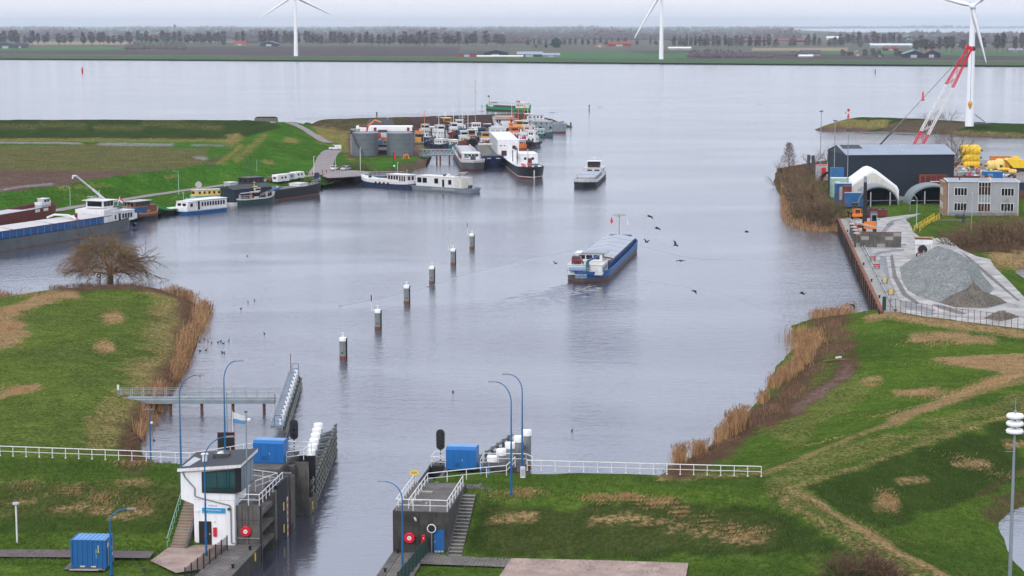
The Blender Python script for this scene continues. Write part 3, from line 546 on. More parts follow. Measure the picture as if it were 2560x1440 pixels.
# --- left lockhead ---
t = thing('lockhead', 'left concrete lockhead with recessed beams and yellow markers facing the channel', 'lock wall', LK(0,0,0), RZ)
MB().bb(-2.3,-1.15,0,12.5,-2,5.6,'concrete').bb(-6,-2.3,5.4,19,-1,5.58,'concrete').bb(-2.3,-1.6,12.5,19,-2,5.55,'darkconcrete').obj('wall', t)
for u0, u1 in ((0,.55),(5.6,6.6),(10.7,11.3),(12.2,13.0)): MB().bb(-1.15,0,u0,u1,-2,5.6 if u1 < 7 else 5.9,'concrete').obj('pillar', t)
for z in (4.7,3.1,1.5): MB().bb(-1.0,-.12,.55,5.6,z-.25,z+.12,'concrete').obj('beam', t)
MB().bb(-.08,.06,-.03,.14,-1,5.62,'black').obj('corner_guard', t)
MB().bb(-1.15,.05,6.6,10.7,-2,6.0,'tar').obj('fender_panel', t)
MB().bb(.06,.12,10.2,10.5,-.5,4,'white').obj('depth_gauge', t)
for z in range(6): MB().bb(.12,.13,10.2,10.5,-.2+z*.7,.15+z*.7,'red').obj('gauge_mark', t)
for (u, z) in ((8.9,3.4),(8.9,1.2)): MB().bb(.05,.09,u-.18,u+.18,z-.4,z+.4,'yellow').obj('number_plate', t)
MB().bb(.0,.04,-2.6,-2.2,1.0,1.75,'yellow').obj('number_plate', t)
MB().bb(-2.4,-.0,13.0,14.0,-2,5.4,'concrete').bb(-2.2,-1.0,17.8,19.0,-2,5.4,'concrete').bb(-1.6,-1.15,14,18,-2,2,'timber').obj('gate_frame', t)
for z in (2.0,4.0): MB().bb(-1.6,-1.2,14,17.8,z,z+.3,'timber').obj('gate_beam', t)
MB().bb(-6,-1.6,14,23.2,5.58,5.9,'concrete').obj('platform', t)
ALG = 'algae'
for a, b in ((0,.56),(5.6,6.6),(10.7,11.3),(12.2,13)): MB().bb(.0,.012,a,b,-.5,.75,ALG).obj('algae_stain', t)
for v in (-1.75,-1.2): MB().bb(v-.015,v+.015,-.012,0,1.9,5.6,'tar').obj('wall_joint', t)
MB().bb(-2.3,0,-.012,0,4.2,4.23,'tar').obj('wall_joint', t)
# black sheet-pile recess at the seaward end
t = thing('sheet_pile_recess', 'black sheet pile recess with mossy concrete end left of the channel entrance', 'wall', LK(0,0,0), RZ)
MB().bb(-1.6,.25,19.0,19.25,-2,5.5,'tar').bb(-1.6,-1.35,19.25,22.5,-2,5.5,'tar').bb(-1.5,.25,22.4,22.6,-2,5.5,'tar').obj('sheet_piles', t)
MB().bb(-1.7,.35,18.8,19.0,-2,5.62,'concrete').bb(.1,.4,18.9,22.7,-2,1.6,'concrete').obj('frame', t)
MB().bb(.4,.44,20.0,20.35,.4,1.2,'yellow').obj('number_plate', t)
# --- control building ---
t = thing('control_building', 'white lock control building with dark mono pitch roof and glazed control room', 'building', LK(0,0,0), RZ)
wl_ = MB().bb(-6.2,-2.35,-.6,5.0,1.6,6.2,'wallwhite').prism([(-7.4,-.62),(-2.3,-.62),(-2.3,5.2),(-7.4,5.2)], 6.22, [9.0,9.35,9.35,9.0], 'wallwhite')
wl_.add([(-7.4,-.62,6.22),(-6.2,-.62,5.75),(-6.2,5.2,5.75),(-7.4,5.2,6.22),(-6.2,-.62,6.22),(-6.2,5.2,6.22)], [(0,1,4),(3,5,2),(0,3,2,1)], 'wallwhite').bb(-6.2,-2.35,-.61,-.60,6.19,6.22,'lightgrey').obj('wall', t)
rf = MB(); A = [(-7.6,-1.0,9.05),(-1.55,-1.0,9.6),(-1.55,5.5,9.75),(-7.6,5.5,9.2)]
rf.add(A+[(x,y,z+.14) for x,y,z in A], [(4,5,6,7),(0,3,2,1)], 'slate').add([(x,y,z-.18) for x,y,z in A]+[(x,y,z+.12) for x,y,z in A], [(0,1,5,4),(1,2,6,5),(2,3,7,6),(3,0,4,7)], 'white').obj('roof', t)
for (x, y, r, h) in ((-5.6,1.3,.24,.75),(-4.6,3.2,.2,.5)): MB().cyl((x,y,9.15),(x,y,9.3+h),r,'white').cyl((x,y,9.3+h),(x,y,9.42+h),r*1.5,'white').obj('roof_vent', t)
MB().box((-4.4,2.9,9.65),(1.5,.9,.5),'darkgrey').cyl((-5.1,2.7,9.6),(-4.2,2.7,10.0),.17,'white').obj('roof_unit', t)
MB().add([(-7.3,-.4,9.26),(-6.6,-.4,9.32),(-6.2,2.2,9.42),(-7.2,3.4,9.36)], [(0,1,2,3)], 'lightgrey').obj('roof_light_patch', t)
w = MB(); w.prism([(-5.35,-.78),(-2.1,-.78),(-1.85,.1),(-1.85,4.8),(-2.3,4.8),(-2.3,-.6),(-5.35,-.6)], 6.9, [8.85,9.2,9.25,9.28,9.28,9.2,8.85], 'black'); w = w.obj('control_room_window', t)
MB().add([(-5.2,-.80,7.1),(-3.95,-.80,7.1),(-3.95,-.80,8.85),(-5.2,-.80,8.75)],[(0,1,2,3)],'tealglass').add([(-3.85,-.80,7.1),(-2.75,-.80,7.1),(-2.75,-.80,8.95),(-3.85,-.80,8.87)],[(0,1,2,3)],'tealglass').add([(-2.65,-.80,7.1),(-2.2,-.80,7.1),(-2.2,-.80,9.0),(-2.65,-.80,8.96)],[(0,1,2,3)],'tealglass').obj('pane', w)
sd = MB()
for i in range(4): sd.add([(-1.83,.2+i*1.15,7.0),(-1.83,1.25+i*1.15,7.0),(-1.83,1.25+i*1.15,9.1),(-1.83,.2+i*1.15,9.1)],[(0,1,2,3)],'steel')
sd.obj('pane', w); MB().bb(-5.2,-2.2,-.84,-.80,7.35,7.42,'black').obj('glazing_bar', w)
d = MB().bb(-5.75,-4.55,-.66,-.6,1.9,4.15,'black').obj('door', t); MB().bb(-4.75,-4.68,-.72,-.66,2.9,3.05,'lightgrey').obj('handle', d); MB().bb(-5.2,-5.12,-.68,-.66,2.6,3.2,'red').obj('sticker', d)
MB().bb(-4.35,-4.05,-.8,-.6,2.75,3.6,'red').obj('extinguisher_box', t); MB().bb(-4.3,-4.1,-.63,-.6,4.0,4.2,'offwhite').obj('notice_plate', t)
s_ = MB().bb(-5.4,-3.2,-.68,-.6,5.0,5.45,'cyan').bb(-5.4,-3.2,-.68,-.6,4.93,5.0,'mint').obj('name_sign', t)
def text(s, size, k, parent, loc, rot=(math.pi/2,0,0), name='lettering', ext=.004):
    cu = bpy.data.curves.new(name, 'FONT'); cu.body = s; cu.size = size; cu.extrude = ext; cu.align_x = 'CENTER'; o = bpy.data.objects.new(name, cu); COL.objects.link(o); dg = bpy.context.evaluated_depsgraph_get()
    me = bpy.data.meshes.new_from_object(o.evaluated_get(dg)); bpy.data.objects.remove(o); me.materials.clear(); me.materials.append(P(k))
    o = bpy.data.objects.new(name, me); COL.objects.link(o); o.parent = parent; o.location = loc; o.rotation_euler = rot; return o
text('Manderssluis', .27, 'white', s_, (-4.3,-.69,5.17)); text('Volkerak', .24, 'paleblue', t, (-4.4,-.62,5.58)); 
pp = MB().tube([(-7.25,-.72,9.0),(-6.95,-.72,8.3),(-6.05,-.72,7.3),(-6.05,-.72,6.55),(-5.6,-.72,6.4),(-2.75,-.72,5.75),(-2.65,-.72,5.5),(-2.65,-.72,2.2),(-2.3,-.72,2.1)], .06, 'grey', 6).obj('downpipe', t); MB().tube([(-2.3,-.1,2.5),(-.1,-.1,2.5)], .06, 'grey', 6).obj('pipe', t)
MB().bb(-2.95,-2.7,-.85,-.6,5.3,5.5,'darkgrey').obj('camera', t); MB().bb(-5.95,-5.65,-.72,-.6,5.05,5.2,'white').obj('wall_lamp', t)
# lifebuoy cases
def buoycase(label, p):
    t = thing('lifebuoy_case', label, 'lifebuoy case', p, RZ, 'red lifebuoy cases on the lockheads')
    pr = [(.5*math.cos(a)*1.05,.5*math.sin(a)*1.05) for a in [R(22.5+45*i) for i in range(8)]]
    MB().extr(pr, 'y', -.3, 0, 'red').obj('case', t, bevel=.05); MB().cyl((0,-.3,0),(0,-.33,0),.2,'white',n=16).obj('ring_window', t); MB().cyl((0,-.33,0),(0,-.345,0),.1,'lightgrey',n=12).obj('emblem', t)
buoycase('red lifebuoy case with white disc on the left lockhead beside the control building', LK(-1.4,-.02,3.2))
buoycase('red lifebuoy case with white disc on the right lockhead left of the blue door', LK(14.25,-1.12,3.35))
e_ = thing('extinguisher_box', 'narrow red extinguisher box on the right lockhead wall', 'fire box', LK(15.55,-1.1,3.2), RZ); MB().bb(-.17,.17,-.2,0,-.45,.45,'red').obj('box', e_, bevel=.03); MB().bb(-.05,.05,-.22,-.2,.1,.2,'white').obj('label_plate', e_)
# stairs
def stairs(label, v0, v1, u0, u1, z0, z1, n, k, side=None):
    t = thing('stairs', label, 'stairs', LK((v0+v1)/2, u0, z0), RZ); w_ = v1-v0
    mb = MB()
    for i in range(n):
        a = (u1-u0)*i/n; b = (u1-u0)*(i+1)/n; z = (z1-z0)*(i+1)/n
        mb.bb(-w_/2, w_/2, a, u1-u0+.1, z-(z1-z0)/n-.02 if i else -.4, z, k)
        mb.bb(-w_/2-.005, w_/2+.005, a-.03, a+.12, z-.05, z+.012, 'paleconcrete')
    mb.obj('steps', t)
    if side: MB().extr([(u0-u0-.2,-.4),(u1-u0,z1-z0-.2),(u1-u0,z1-z0+.25),(-.2,.25)], 'x', side[0], side[1], 'concrete').obj('side_wall', t)
    return t
stairs('brown stairs climbing the dike left of the control building', -8.1,-6.75, -2.0, 3.4, 1.85, 5.35, 17, 'brick', (.72,.95))
stairs('grey concrete stairs climbing the dike right of the right lockhead', 17.95,19.15, -2.0, 7.8, 1.85, 5.4, 18, 'concrete', (-.72,-.62))
t = thing('handrail', 'pale zigzag handrail on posts beside the left stairs', 'handrail', LK(-8.35,-2.3,1.85), RZ)
MB().tube([(0,0,1.0),(0,5.4,4.5)], .035, 'mint', 6).obj('rail', t); zz = []
for i in range(9): zz += [(0, i*.65, i*.42+.15+(.0 if i % 2 else .0)), (0, i*.65+.12, i*.42+.75)]
MB().tube(zz, .025, 'mint', 5).obj('balusters', t)
# --- right lockhead ---
t = thing('lockhead', 'right concrete lockhead block with flat deck behind white railings', 'lock wall', LK(0,0,0), RZ)
MB().bb(12.75,17.85,-1.1,10.6,-2,5.75,'darkconcrete').bb(12.75,21.5,10.6,12.5,-2,5.3,'concrete').bb(12.8,21.5,19.2,21.3,-2,5.55,'darkconcrete').bb(14,21.5,12.5,19.2,-2,3.2,'darkconcrete').bb(13.0,14.0,12.5,15,-2,5.3,'darkconcrete').obj('wall', t)
MB().bb(12.85,17.75,-1.0,10.5,5.75,5.8,'concrete').obj('deck', t); MB().bb(12.68,12.75,-1.15,.4,-1,5.8,'maroon').obj('corner_guard', t)
for q in ((13.4,15.2,6.0,6.5,5.8,5.95),(13.4,14.8,2.6,2.9,5.8,5.9),(15.2,15.4,1.6,2.4,5.8,5.86)): MB().bb(*q,'paleconcrete').obj('deck_hatch', t)
for v in (13.9,15.1,16.3): MB().bb(v-.015,v+.015,-1.112,-1.1,1.95,5.75,'tar').obj('wall_joint', t)
MB().bb(12.75,17.85,-1.112,-1.1,4.45,4.48,'tar').obj('wall_joint', t); MB().bb(12.735,12.75,-1.0,10.5,-.5,.8,ALG).obj('algae_stain', t)
d = MB().bb(16.5,17.45,-1.16,-1.1,1.95,4.15,'blue').obj('door', t); MB().bb(16.56,16.62,-1.2,-1.16,2.95,3.1,'lightgrey').obj('handle', d)
for i in range(3): MB().bb(16.55+i*.3,16.78+i*.3,-1.18,-1.16,2.02,2.2,'lightgrey').obj('vent', d)
MB().cyl((14.7,-1.1,5.2),(14.9,-1.45,5.0),.1,'lightgrey').obj('floodlight', t)
MB().bb(12.75,14.0,12.6,12.8,-2,5.4,'tar').bb(12.75,12.95,12.8,19.2,-2,5.4,'tar').bb(12.75,14.2,19.0,19.2,-2,5.5,'tar').obj('sheet_piles', t)
for v in (14.4,16.6,18.8): MB().bb(v,v+.35,12.5,19.2,3.2,5.3,'concrete').obj('beam', t)
tM = thing('traffic_mirror', 'round traffic mirror with white rim on a pole before the blue door', 'mirror', LK(16.35,-1.55,1.97), RZ)
MB().cyl((0,0,0),(0,0,2.1),.04,'grey').obj('pole', tM); MB().cyl((0,-.02,2.4),(0,-.08,2.4),.42,'white',n=20).obj('rim', tM); MB().cyl((0,-.08,2.4),(0,-.1,2.4),.33,'black',n=20).obj('mirror_disc', tM)
# --- blue cabinets ---
for lab, v0, v1, u0, z in (('large blue cabinet on the left lockhead behind the control building',-4.85,-1.75,16.6,5.9),('large blue cabinet on the right lockhead beside the signal',14.85,17.85,17.2,5.6)):
    t = thing('machine_cabinet', lab, 'cabinet', LK((v0+v1)/2,u0,z), RZ, 'blue machine cabinets'); w_ = (v1-v0)/2
    MB().bb(-w_,w_,0,2.2,.05,1.1,'bluecab').obj('lower_body', t); pr = [(0,1.1),(2.2,1.1),(2.2,2.0),(1.7,2.3),(.35,2.3),(0,2.05)]
    MB().extr(pr,'x',-w_-.03,w_+.03,'bluecab').obj('upper_hood', t)
    for x in (-w_*.5,0,w_*.5): MB().bb(x-.012,x+.012,-.012,0,.1,2.0,'navy').obj('panel_seam', t)
    MB().bb(-w_*.42,-w_*.1,-.03,0,.3,.75,'bargeblue').obj('vent_grille', t); MB().bb(w_*.06,w_*.1,-.05,0,.9,1.1,'lightgrey').obj('handle', t)
    MB().bb(-w_+.02,w_-.02,.38,1.68,2.3,2.32,'paleblue').obj('roof', t)  # paler than the body: sky light on the top put into the colour
# --- signals ---
for lab, v, u, z in (('black oval signal board on a striped pole at the left lockhead',-1.75,21.5,5.9),('black oval signal board on a striped pole at the right lockhead',13.85,19.9,5.55)):
    t = thing('lock_signal', lab, 'signal', LK(v,u,z), RZ, 'oval lock signals')
    for i in range(9): MB().cyl((0,0,i*.17),(0,0,(i+1)*.17),.07,'white' if i % 2 else 'black').obj('pole_band', t)
    pr = [(.42*math.cos(a),2.55+.72*(1 if a <= math.pi else -1)*.0+(.62 if 0 <= a <= math.pi else -.62)+.42*math.sin(a)) for a in [R(15*i) for i in range(24)]]
    MB().extr(pr,'y',-.12,.0,'black').obj('board', t); MB().extr([(x*1.06,2.55+(y-2.55)*1.03) for x,y in pr],'y',.0,.05,'maroon').obj('rim', t)
    for i in range(3): MB().cyl((0,-.12,2.0+i*.55),(0,-.2,2.0+i*.55),.13,'glass',n=10).obj('lamp', t)
# --- railings of the lock ---
def L3(pts, z): return [LK(v,u,z) for v,u in pts]
railing('white railing in front of and along the left lockhead deck', L3([(-2.2,.15),(-.15,.15),(-.15,5.5),(-.15,9.5)], 5.6), step=1.3)
railing('short white railing behind the control building on the left deck', L3([(-1.9,5.6),(-.6,9.2)], 5.6)+L3([(-3.8,10.5)],5.6), step=1.5)
railing('white railing round the signal beside the left blue cabinet', L3([(-1.6,17.4),(-.1,18.6),(-.1,22.3),(-4.5,23)], 5.9), step=1.6)
railing('white railing across the front of the right lockhead deck', L3([(12.95,-.9),(17.7,-.9),(17.7,9.2)], 5.8), step=1.75)
railing('white railing along the channel edge of the right lockhead', L3([(12.95,-.9),(12.95,9.8)], 5.8), step=1.4)
railing('inner white railing on the right lockhead bending toward the blue cabinet', L3([(14.0,-.2),(14.0,10.8),(17.5,13.0),(21.2,15.2),(21.6,19.2)], 5.6), step=1.9)
railing('white railing round the signal on the right lockhead', L3([(14.6,18.3),(13.1,18.6),(13.1,21.1),(14.8,21.1)], 5.55), step=1.4)
railing('white railing behind the right blue cabinet', L3([(18.2,18.0),(18.2,21.0),(22.5,21.2),(23.3,19.9)], 5.5), step=1.5)
fl = [Vector(p) for p in (W(-60,1139,5.45), W(0,1140,5.45), W(330,1152,5.45), W(475,1158,5.45), LK(-6.2,23.4,5.5))]
railing('long white railing on the dike crest left of the control building', fl, step=1.5, base=True, name='fence', cat='fence')
railing('long white railing on the dike crest right of the lock ending by the track', [W(1318,1176,5.45), W(1600,1184,5.45), W(1903,1192,5.45)], step=1.38, base=True, name='fence', cat='fence')
# mesh fences on the quays
def meshfence(label, a, b, z, k, step=1.55, h=1.3):
    t = thing('mesh_fence', label, 'fence', LK(*a,z), 0); o = LK(*a,z); q = LK(*b,z); n = max(2, round((q-o).length/step))
    pm = MB().bb(-.05,.05,-.05,.05,0,h+.1,k).obj('post', t)
    for i in range(1, n+1): inst('post', pm.data, t, o.lerp(q,i/n)-o)
    for i in range(n):
        p0, p1 = o.lerp(q,i/n)-o, o.lerp(q,(i+1)/n)-o; m_ = MB()
        for j in range(9): m_.cyl(p0+Vector((0,0,.08+h*j/8.2)), p1+Vector((0,0,.08+h*j/8.2)), .014, k, n=4, caps=False)
        for j in range(1,14): c_ = p0.lerp(p1,j/14); m_.cyl(c_+Vector((0,0,.08)), c_+Vector((0,0,h)), .011, k, n=4, caps=False)
        m_.obj('mesh_panel', t)
    return t
meshfence('dark steel mesh fence on the left quay in front of the control building', (-3.4,-13.5),(-2.6,-2.4),1.95,'black')
meshfence('dark green mesh fence on the right quay below the traffic mirror', (15.3,-13.5),(15.9,-1.5),1.95,'darkgreen',h=1.5)
# lamps
lamp('tall blue curved lamp rising in front of the control building', LK(-4.0,-4.5,1.95), 10.9, 2.0, R(20))
lamp('blue curved lamp at the top left corner of the control building', LK(-10.2,9.1,5.3), 10.8, 1.7, R(10))
lamp('tallest blue curved lamp behind the roof of the control building', LK(-7.6,16.0,5.4), 11.0, 1.25, R(12))
lamp('blue curved lamp beside the blue container', LK(-10.7,-11.4,1.85), 5.9, 1.5, R(10), r=.13)
lamp('blue curved lamp on the grass in front of the right railing', W(1278,1237,5.4), 10.9, 1.5, R(165))
lamp('blue curved lamp at the start of the right dike railing', LK(22.2,20.2,5.4), 9.5, 1.35, R(165))
lamp('blue curved lamp on the right quay in front of the mirror', LK(14.9,-8.7,1.95), 8.3, 1.5, R(165))
t = thing('lamp_post', 'short white lamp post on the grass left of the container', 'lamp post', W(43,1364,2), 0); MB().cyl((0,0,0),(0,0,3.9),.08,'white').obj('pole', t); MB().lathe([(.09,3.85),(.34,3.95),(.3,4.08),(.02,4.12)],'lightgrey').obj('lamp_head', t)
t = thing('mast', 'thin grey mast with small lamp behind the black board', 'mast', W(569,1130,5.5), 0); MB().cyl((0,0,0),(0,0,6.4),.06,'steel').cyl((0,0,0),(0,0,2.2),.09,'steel').obj('pole', t); MB().box((.2,0,6.35),(.5,.2,.1),'lightgrey').obj('lamp_head', t)
t = thing('mast', 'grey camera mast standing on the left lockhead deck', 'mast', LK(-1.55,1.2,5.6), 0); MB().cyl((0,0,0),(0,0,8.6),.06,'steel').cyl((0,0,0),(0,0,1.6),.1,'steel').obj('pole', t); MB().box((0,0,8.65),(.28,.2,.12),'darkgrey').ball((.3,-.1,7.9),.2,'white').obj('camera', t); MB().tube([(-.8,0,.4),(.8,0,.4)],.03,'steel').obj('cross_arm', t)
t = thing('mast', 'blue mast with cross arm and camera beside the left crest railing', 'mast', W(377,1152,5.45), 0); MB().cyl((0,0,0),(0,0,5.4),.09,'lampblue',r2=.07).obj('pole', t); MB().tube([(-.55,0,5.4),(.55,0,5.4)],.04,'grey').obj('cross_arm', t); MB().ball((.2,-.1,4.0),.15,'white').obj('camera', t)
t = thing('flag', 'white over pale blue flag flying on a white pole behind the control building', 'flag', W(583,1128,5.5), 0); MB().cyl((0,0,0),(0,0,4.3),.06,'white',r2=.04).obj('pole', t)
fb = MB(); n_ = 12
for j in range(2):
    vs = []; 
    for i in range(n_+1):
        x = 1.45*i/n_; s_ = -.28*(x/1.45)**1.2; wv = .12*math.sin(x*5); top, bot = 4.15+s_*1.5, 2.95+s_*.25; mid_ = top+(bot-top)*.58
        a, b_ = (top, mid_) if j == 0 else (mid_, bot); vs += [(x, wv, a), (x, wv+.06, b_)]
    fb.add(vs, [(2*i,2*i+1,2*i+3,2*i+2) for i in range(n_)], 'white' if j == 0 else 'paleblue')
o_ = fb.obj('flag_cloth', t); sm = o_.modifiers.new('s','SOLIDIFY'); sm.thickness = .01
t = thing('sign_board', 'black square board with red frame seen behind the control building roof', 'board', W(566,1136,5.5), 0)
MB().bb(-.82,.82,-.06,0,.5,2.3,'black').obj('board', t); MB().bb(-.9,-.82,-.05,.05,-.3,2.36,'maroon').obj('post', t); MB().bb(.82,.9,-.05,.05,-.3,2.36,'maroon').obj('post', t); MB().bb(-.82,.82,-.05,.02,2.3,2.36,'maroon').obj('top_edge', t)
t = thing('warning_sign', 'small yellow sign on a post by the right channel edge', 'sign', LK(12.95,9.2,5.75), RZ); MB().cyl((0,0,0),(0,0,1.2),.03,'grey').obj('post', t); MB().bb(-.42,.42,-.04,0,1.1,1.5,'yellow').obj('plate', t); MB().bb(-.3,.3,-.045,-.04,1.32,1.36,'darkgrey').bb(-.25,.25,-.045,-.04,1.22,1.26,'darkgrey').obj('print', t)
t = thing('meter_box', 'small white meter box on the grass by the right railing', 'box', W(1307,1194,5.4), 0); MB().bb(-.25,.25,-.18,.18,0,1.05,'white').obj('body', t, bevel=.02); MB().box((0,0,1.08),(.56,.42,.1),'lightgrey',top=.6).obj('lid', t); MB().bb(-.2,.2,-.19,-.18,.15,.9,'lightgrey').obj('door', t)
t = thing('ladder', 'pale blue access ladder between the right railings', 'ladder', LK(18.9,16.2,3.2), RZ)
for x in (-.4,.4): MB().cyl((x,0,0),(x,0,3.4),.04,'paleblue').obj('side_rail', t)
for i in range(10): MB().cyl((-.4,0,.3+i*.3),(.4,0,.3+i*.3),.025,'paleblue').obj('rung', t)
# --- container ---
cA = W(178,1421,1.95); cB = W(266,1423,1.95)
t = thing('container', 'blue ten foot shipping container standing on tiles beside the lamp', 'container', (cA+cB)/2, math.atan2(cB.y-cA.y, cB.x-cA.x)); L_ = (cB-cA).length/2
mb = MB(); n_ = 13
for i in range(n_):
    x0 = -L_+.12+(2*L_-.24)*i/n_; x1 = -L_+.12+(2*L_-.24)*(i+1)/n_; y = .0 if i % 2 else .05
    mb.bb(x0,x1,y,2.4-y,.2,2.5,'blue')
mb.obj('wall', t)
fr = MB()
for x in (-L_, L_-.14): 
    for y in (-.03, 2.3): fr.bb(x,x+.14,y,y+.14,.05,2.62,'blue')
for z in (.08,2.5): fr.bb(-L_+.14,L_-.14,-.03,.06,z,z+.13,'blue').bb(-L_+.14,L_-.14,2.34,2.42,z,z+.13,'blue').bb(-L_,-L_+.1,.1,2.3,z,z+.13,'blue').bb(L_-.1,L_,.1,2.3,z,z+.13,'blue')
fr.obj('frame', t); rf = MB()
for i in range(15): x0 = -L_+.15+(2*L_-.3)*i/15; rf.bb(x0,x0+(2*L_-.3)/15,.08,2.32,2.5,2.60+(.05 if i % 2 else 0),'paleblue')
rf.obj('roof', t); d = MB().bb(L_,L_+.04,.12,2.28,.2,2.5,'blue').obj('door', t)
for y in (.5,.95,1.45,1.9): MB().cyl((L_+.07,y,.2),(L_+.07,y,2.5),.025,'lightgrey').obj('lock_bar', d)
MB().bb(L_+.04,L_+.05,.3,.75,1.9,2.3,'white').bb(L_+.04,L_+.05,1.2,1.75,1.4,1.7,'white').bb(L_+.04,L_+.05,1.5,2.1,.8,1.05,'white').obj('print', d)
text('ONE 1075', .2, 'mint', t, (L_-.95,-.012,1.4), (math.pi/2,math.pi/2,0), 'lettering')
MB().bb(L_-.72,L_-.66,-.04,.0,1.75,2.15,'white').bb(L_-.74,L_-.62,-.04,.0,1.5,1.68,'yellow').obj('print', t)
for x in (-.55,.45): MB().bb(x-.22,x+.22,-.05,.0,.16,.27,'offwhite').obj('fork_pocket', t)
pl = thing('plank', 'loose pale boards lying at the foot of the blue container', 'plank', (cA+cB)/2+Vector((0,-.35,.06)), 0); MB().box((0,0,0),(2.4,.16,.06),'palewood',rz=.05).box((-.3,-.25,0),(2.6,.14,.06),'lightgrey',rz=-.03).obj('boards', pl)
t = thing('drain_stub', 'small dark stub standing in the lower left grass', 'stub', W(360,1428,1.85), 0); MB().cyl((0,0,0),(0,0,.25),.16,'darkgrey').obj('body', t); MB().cyl((0,0,.25),(0,0,.3),.19,'black').obj('cap', t)
# --- piles and guide works ---
def pile(label, p, r, h, zc, k='pile', group=None, top=.55, fat=1.12):
    t = thing('mooring_pile', label, 'pile', (p[0],p[1],0), 0, group)
    MB().cyl((0,0,-2),(0,0,zc),r,k,n=18).cyl((0,0,-1),(0,0,.35),r+.012,'rust',n=18).obj('shaft', t, 40)
    MB().lathe([(r*fat,zc-.02),(r*fat,zc+top-.08),(r*fat*.93,zc+top),(0.01,zc+top+.03)],'cap',n=20).obj('cap', t, 40); return t
nm = ['nearest the signal','second from the signal','third from the signal','fourth from the signal','fifth from the signal','sixth from the signal','farthest from the signal']
for i in range(7):
    f = i/6; p = LK(-1.35+f*-2.75, 26.8+f*17.0); r = .34 if i == 0 else .42 if i == 1 else .47
    pile('white capped steel pile of the left guide work, '+nm[i], p, r, 0, 3.95, group='white capped piles of the left guide work', top=.62)
for i in range(6):
    f = i/5; p = LK(17.3+f*2.7, 26.5+f*17.6)
    pile('white capped steel pile of the right guide work, '+nm[i].replace('the signal','the cabinet').replace('sixth','last'), p, .5, 0, 3.7, group='white capped piles of the right guide work', top=.62)
def guide(label, a, b, pa, pb, n, side):
    t = thing('guide_wall', label, 'guide wall', LK(*a), RZ); A = Vector((0,0,0)); d = Vector((b[0]-a[0], b[1]-a[1], 0))
    for z in (3.1,2.3,1.5,.8,.1): MB().tube([Vector((0,0,z)), d+Vector((0,0,z))], .17, 'timber', 4).obj('rail_beam', t)
    for i in range(n):
        f = (i+.3)/n; p = d*f; MB().bb(p.x-.14,p.x+.14,p.y-.14,p.y+.14,-2,3.35,'timber').obj('post', t)
        q = Vector((pa[0]+(pb[0]-pa[0])*f-a[0], pa[1]+(pb[1]-pa[1])*f-a[1], 0)); c_ = (p+q)/2; L_ = (q-p).length
        MB().box((c_.x,c_.y,2.7),(L_,.34,.3),'deckgrey' if i % 2 else 'timber',rz=math.atan2(q.y-p.y,q.x-p.x)).obj('cross_beam', t)
    return t
guide('weathered timber guide wall beside the left white capped piles', (.35,20.0),(-3.4,50.5),(-1.6,22),(-4.2,48),16,1)
guide('weathered timber guide wall beside the right white capped piles', (13.6,21.5),(18.0,47.0),(17.0,24),(20.2,46),12,-1)
# six dolphins in open water
sp = [(858,897),(945,823),(1017,758),(1080,708),(1133,661),(1180,621)]; ex = {1:'maroon',4:'mint',5:'grey'}
for i, (x, y) in enumerate(sp):
    p = W(x, y-2, 0); lab = ('nearest grey dolphin pile in open water','second dolphin pile carrying a red and white board','third dolphin pile from the lock with a plain white cap','fourth dolphin pile from the lock with a plain white cap','fifth dolphin pile carrying a pale green board on an arm','farthest dolphin pile carrying a thin lamp arm')[i]
    t = pile(lab, p, .56, 0, 2.65, group='dolphin piles in a row across the water', top=.5, fat=1.04)
    MB().cyl((0,0,3.1),(0,0,3.75),.17,'white',n=10).cyl((0,0,3.75),(0,0,3.85),.21,'white',n=10).obj('lantern', t)
    MB().bb(.35,.62,-.35,.35,-1,3.1,'rubber').obj('fender', t); MB().ball((-.1,-.56,.9),.14,'darkgrey').obj('mooring_hook', t)
    if i in ex:
        b = MB().tube([(-.5,0,3.0),(-1.05,0,3.0),(-1.05,0,4.9)], .05, 'white', 6).tube([(-.5,0,3.0),(-1.05,0,3.5)], .04, 'white', 6).obj('arm', t)
        MB().bb(-1.15,-.95,-.06,0,4.6,5.6,ex[i]).bb(-.95,-.88,-.05,0,4.6,5.6,'white').obj('board', b)
# --- footbridge jetty and mooring pontoon ---
zD = 2.0; jA, jB = W(300,993,zD), W(700,993,zD)
t = thing('footbridge', 'grey steel footbridge on piles from the left bank to the mooring stage', 'footbridge', jA, math.atan2(jB.y-jA.y,jB.x-jA.x)); L_ = (jB-jA).length
MB().bb(0,L_,-.6,.6,-.55,0,'steel').bb(0,L_,-.7,-.6,-.75,.08,'steel').bb(0,L_,-.72,-.7,-.25,-.1,'lightgrey').obj('deck', t)
for y in (-.62,.62):
    for z in (.55,1.1): MB().tube([(0,y,z),(L_,y,z)], .045, 'steel', 5).obj('rail', t)
    pm = MB().cyl((0,y,0),(0,y,1.1),.045,'lightgrey',n=5).obj('post', t)
    for i in range(1,15): inst('post', pm.data, t, (L_*i/14,0,0))
for f in (.315,.51,.705,.9): MB().cyl((L_*f,0,-4),(L_*f,0,-.35),.2,'wood').cyl((L_*f,0,-1.2),(L_*f,0,-.34),.205,'concrete').obj('pile', t)
t2 = thing('notice_sign', 'small white notice on a pole at the bank end of the footbridge', 'sign', jA+Vector((-.05,-.75,-.4)), 0); MB().cyl((0,0,0),(0,0,2.2),.08,'steel').obj('pole', t2); MB().bb(-.14,.14,-.1,-.07,1.5,2.2,'white').obj('plate', t2)
pA, pB = W(692,1064,1.9), W(736,930,1.9); d = pB-pA; L_ = d.length; ang = math.atan2(d.y,d.x)
t = thing('mooring_stage', 'narrow grey mooring stage with a row of white bollards', 'jetty', pA, ang)
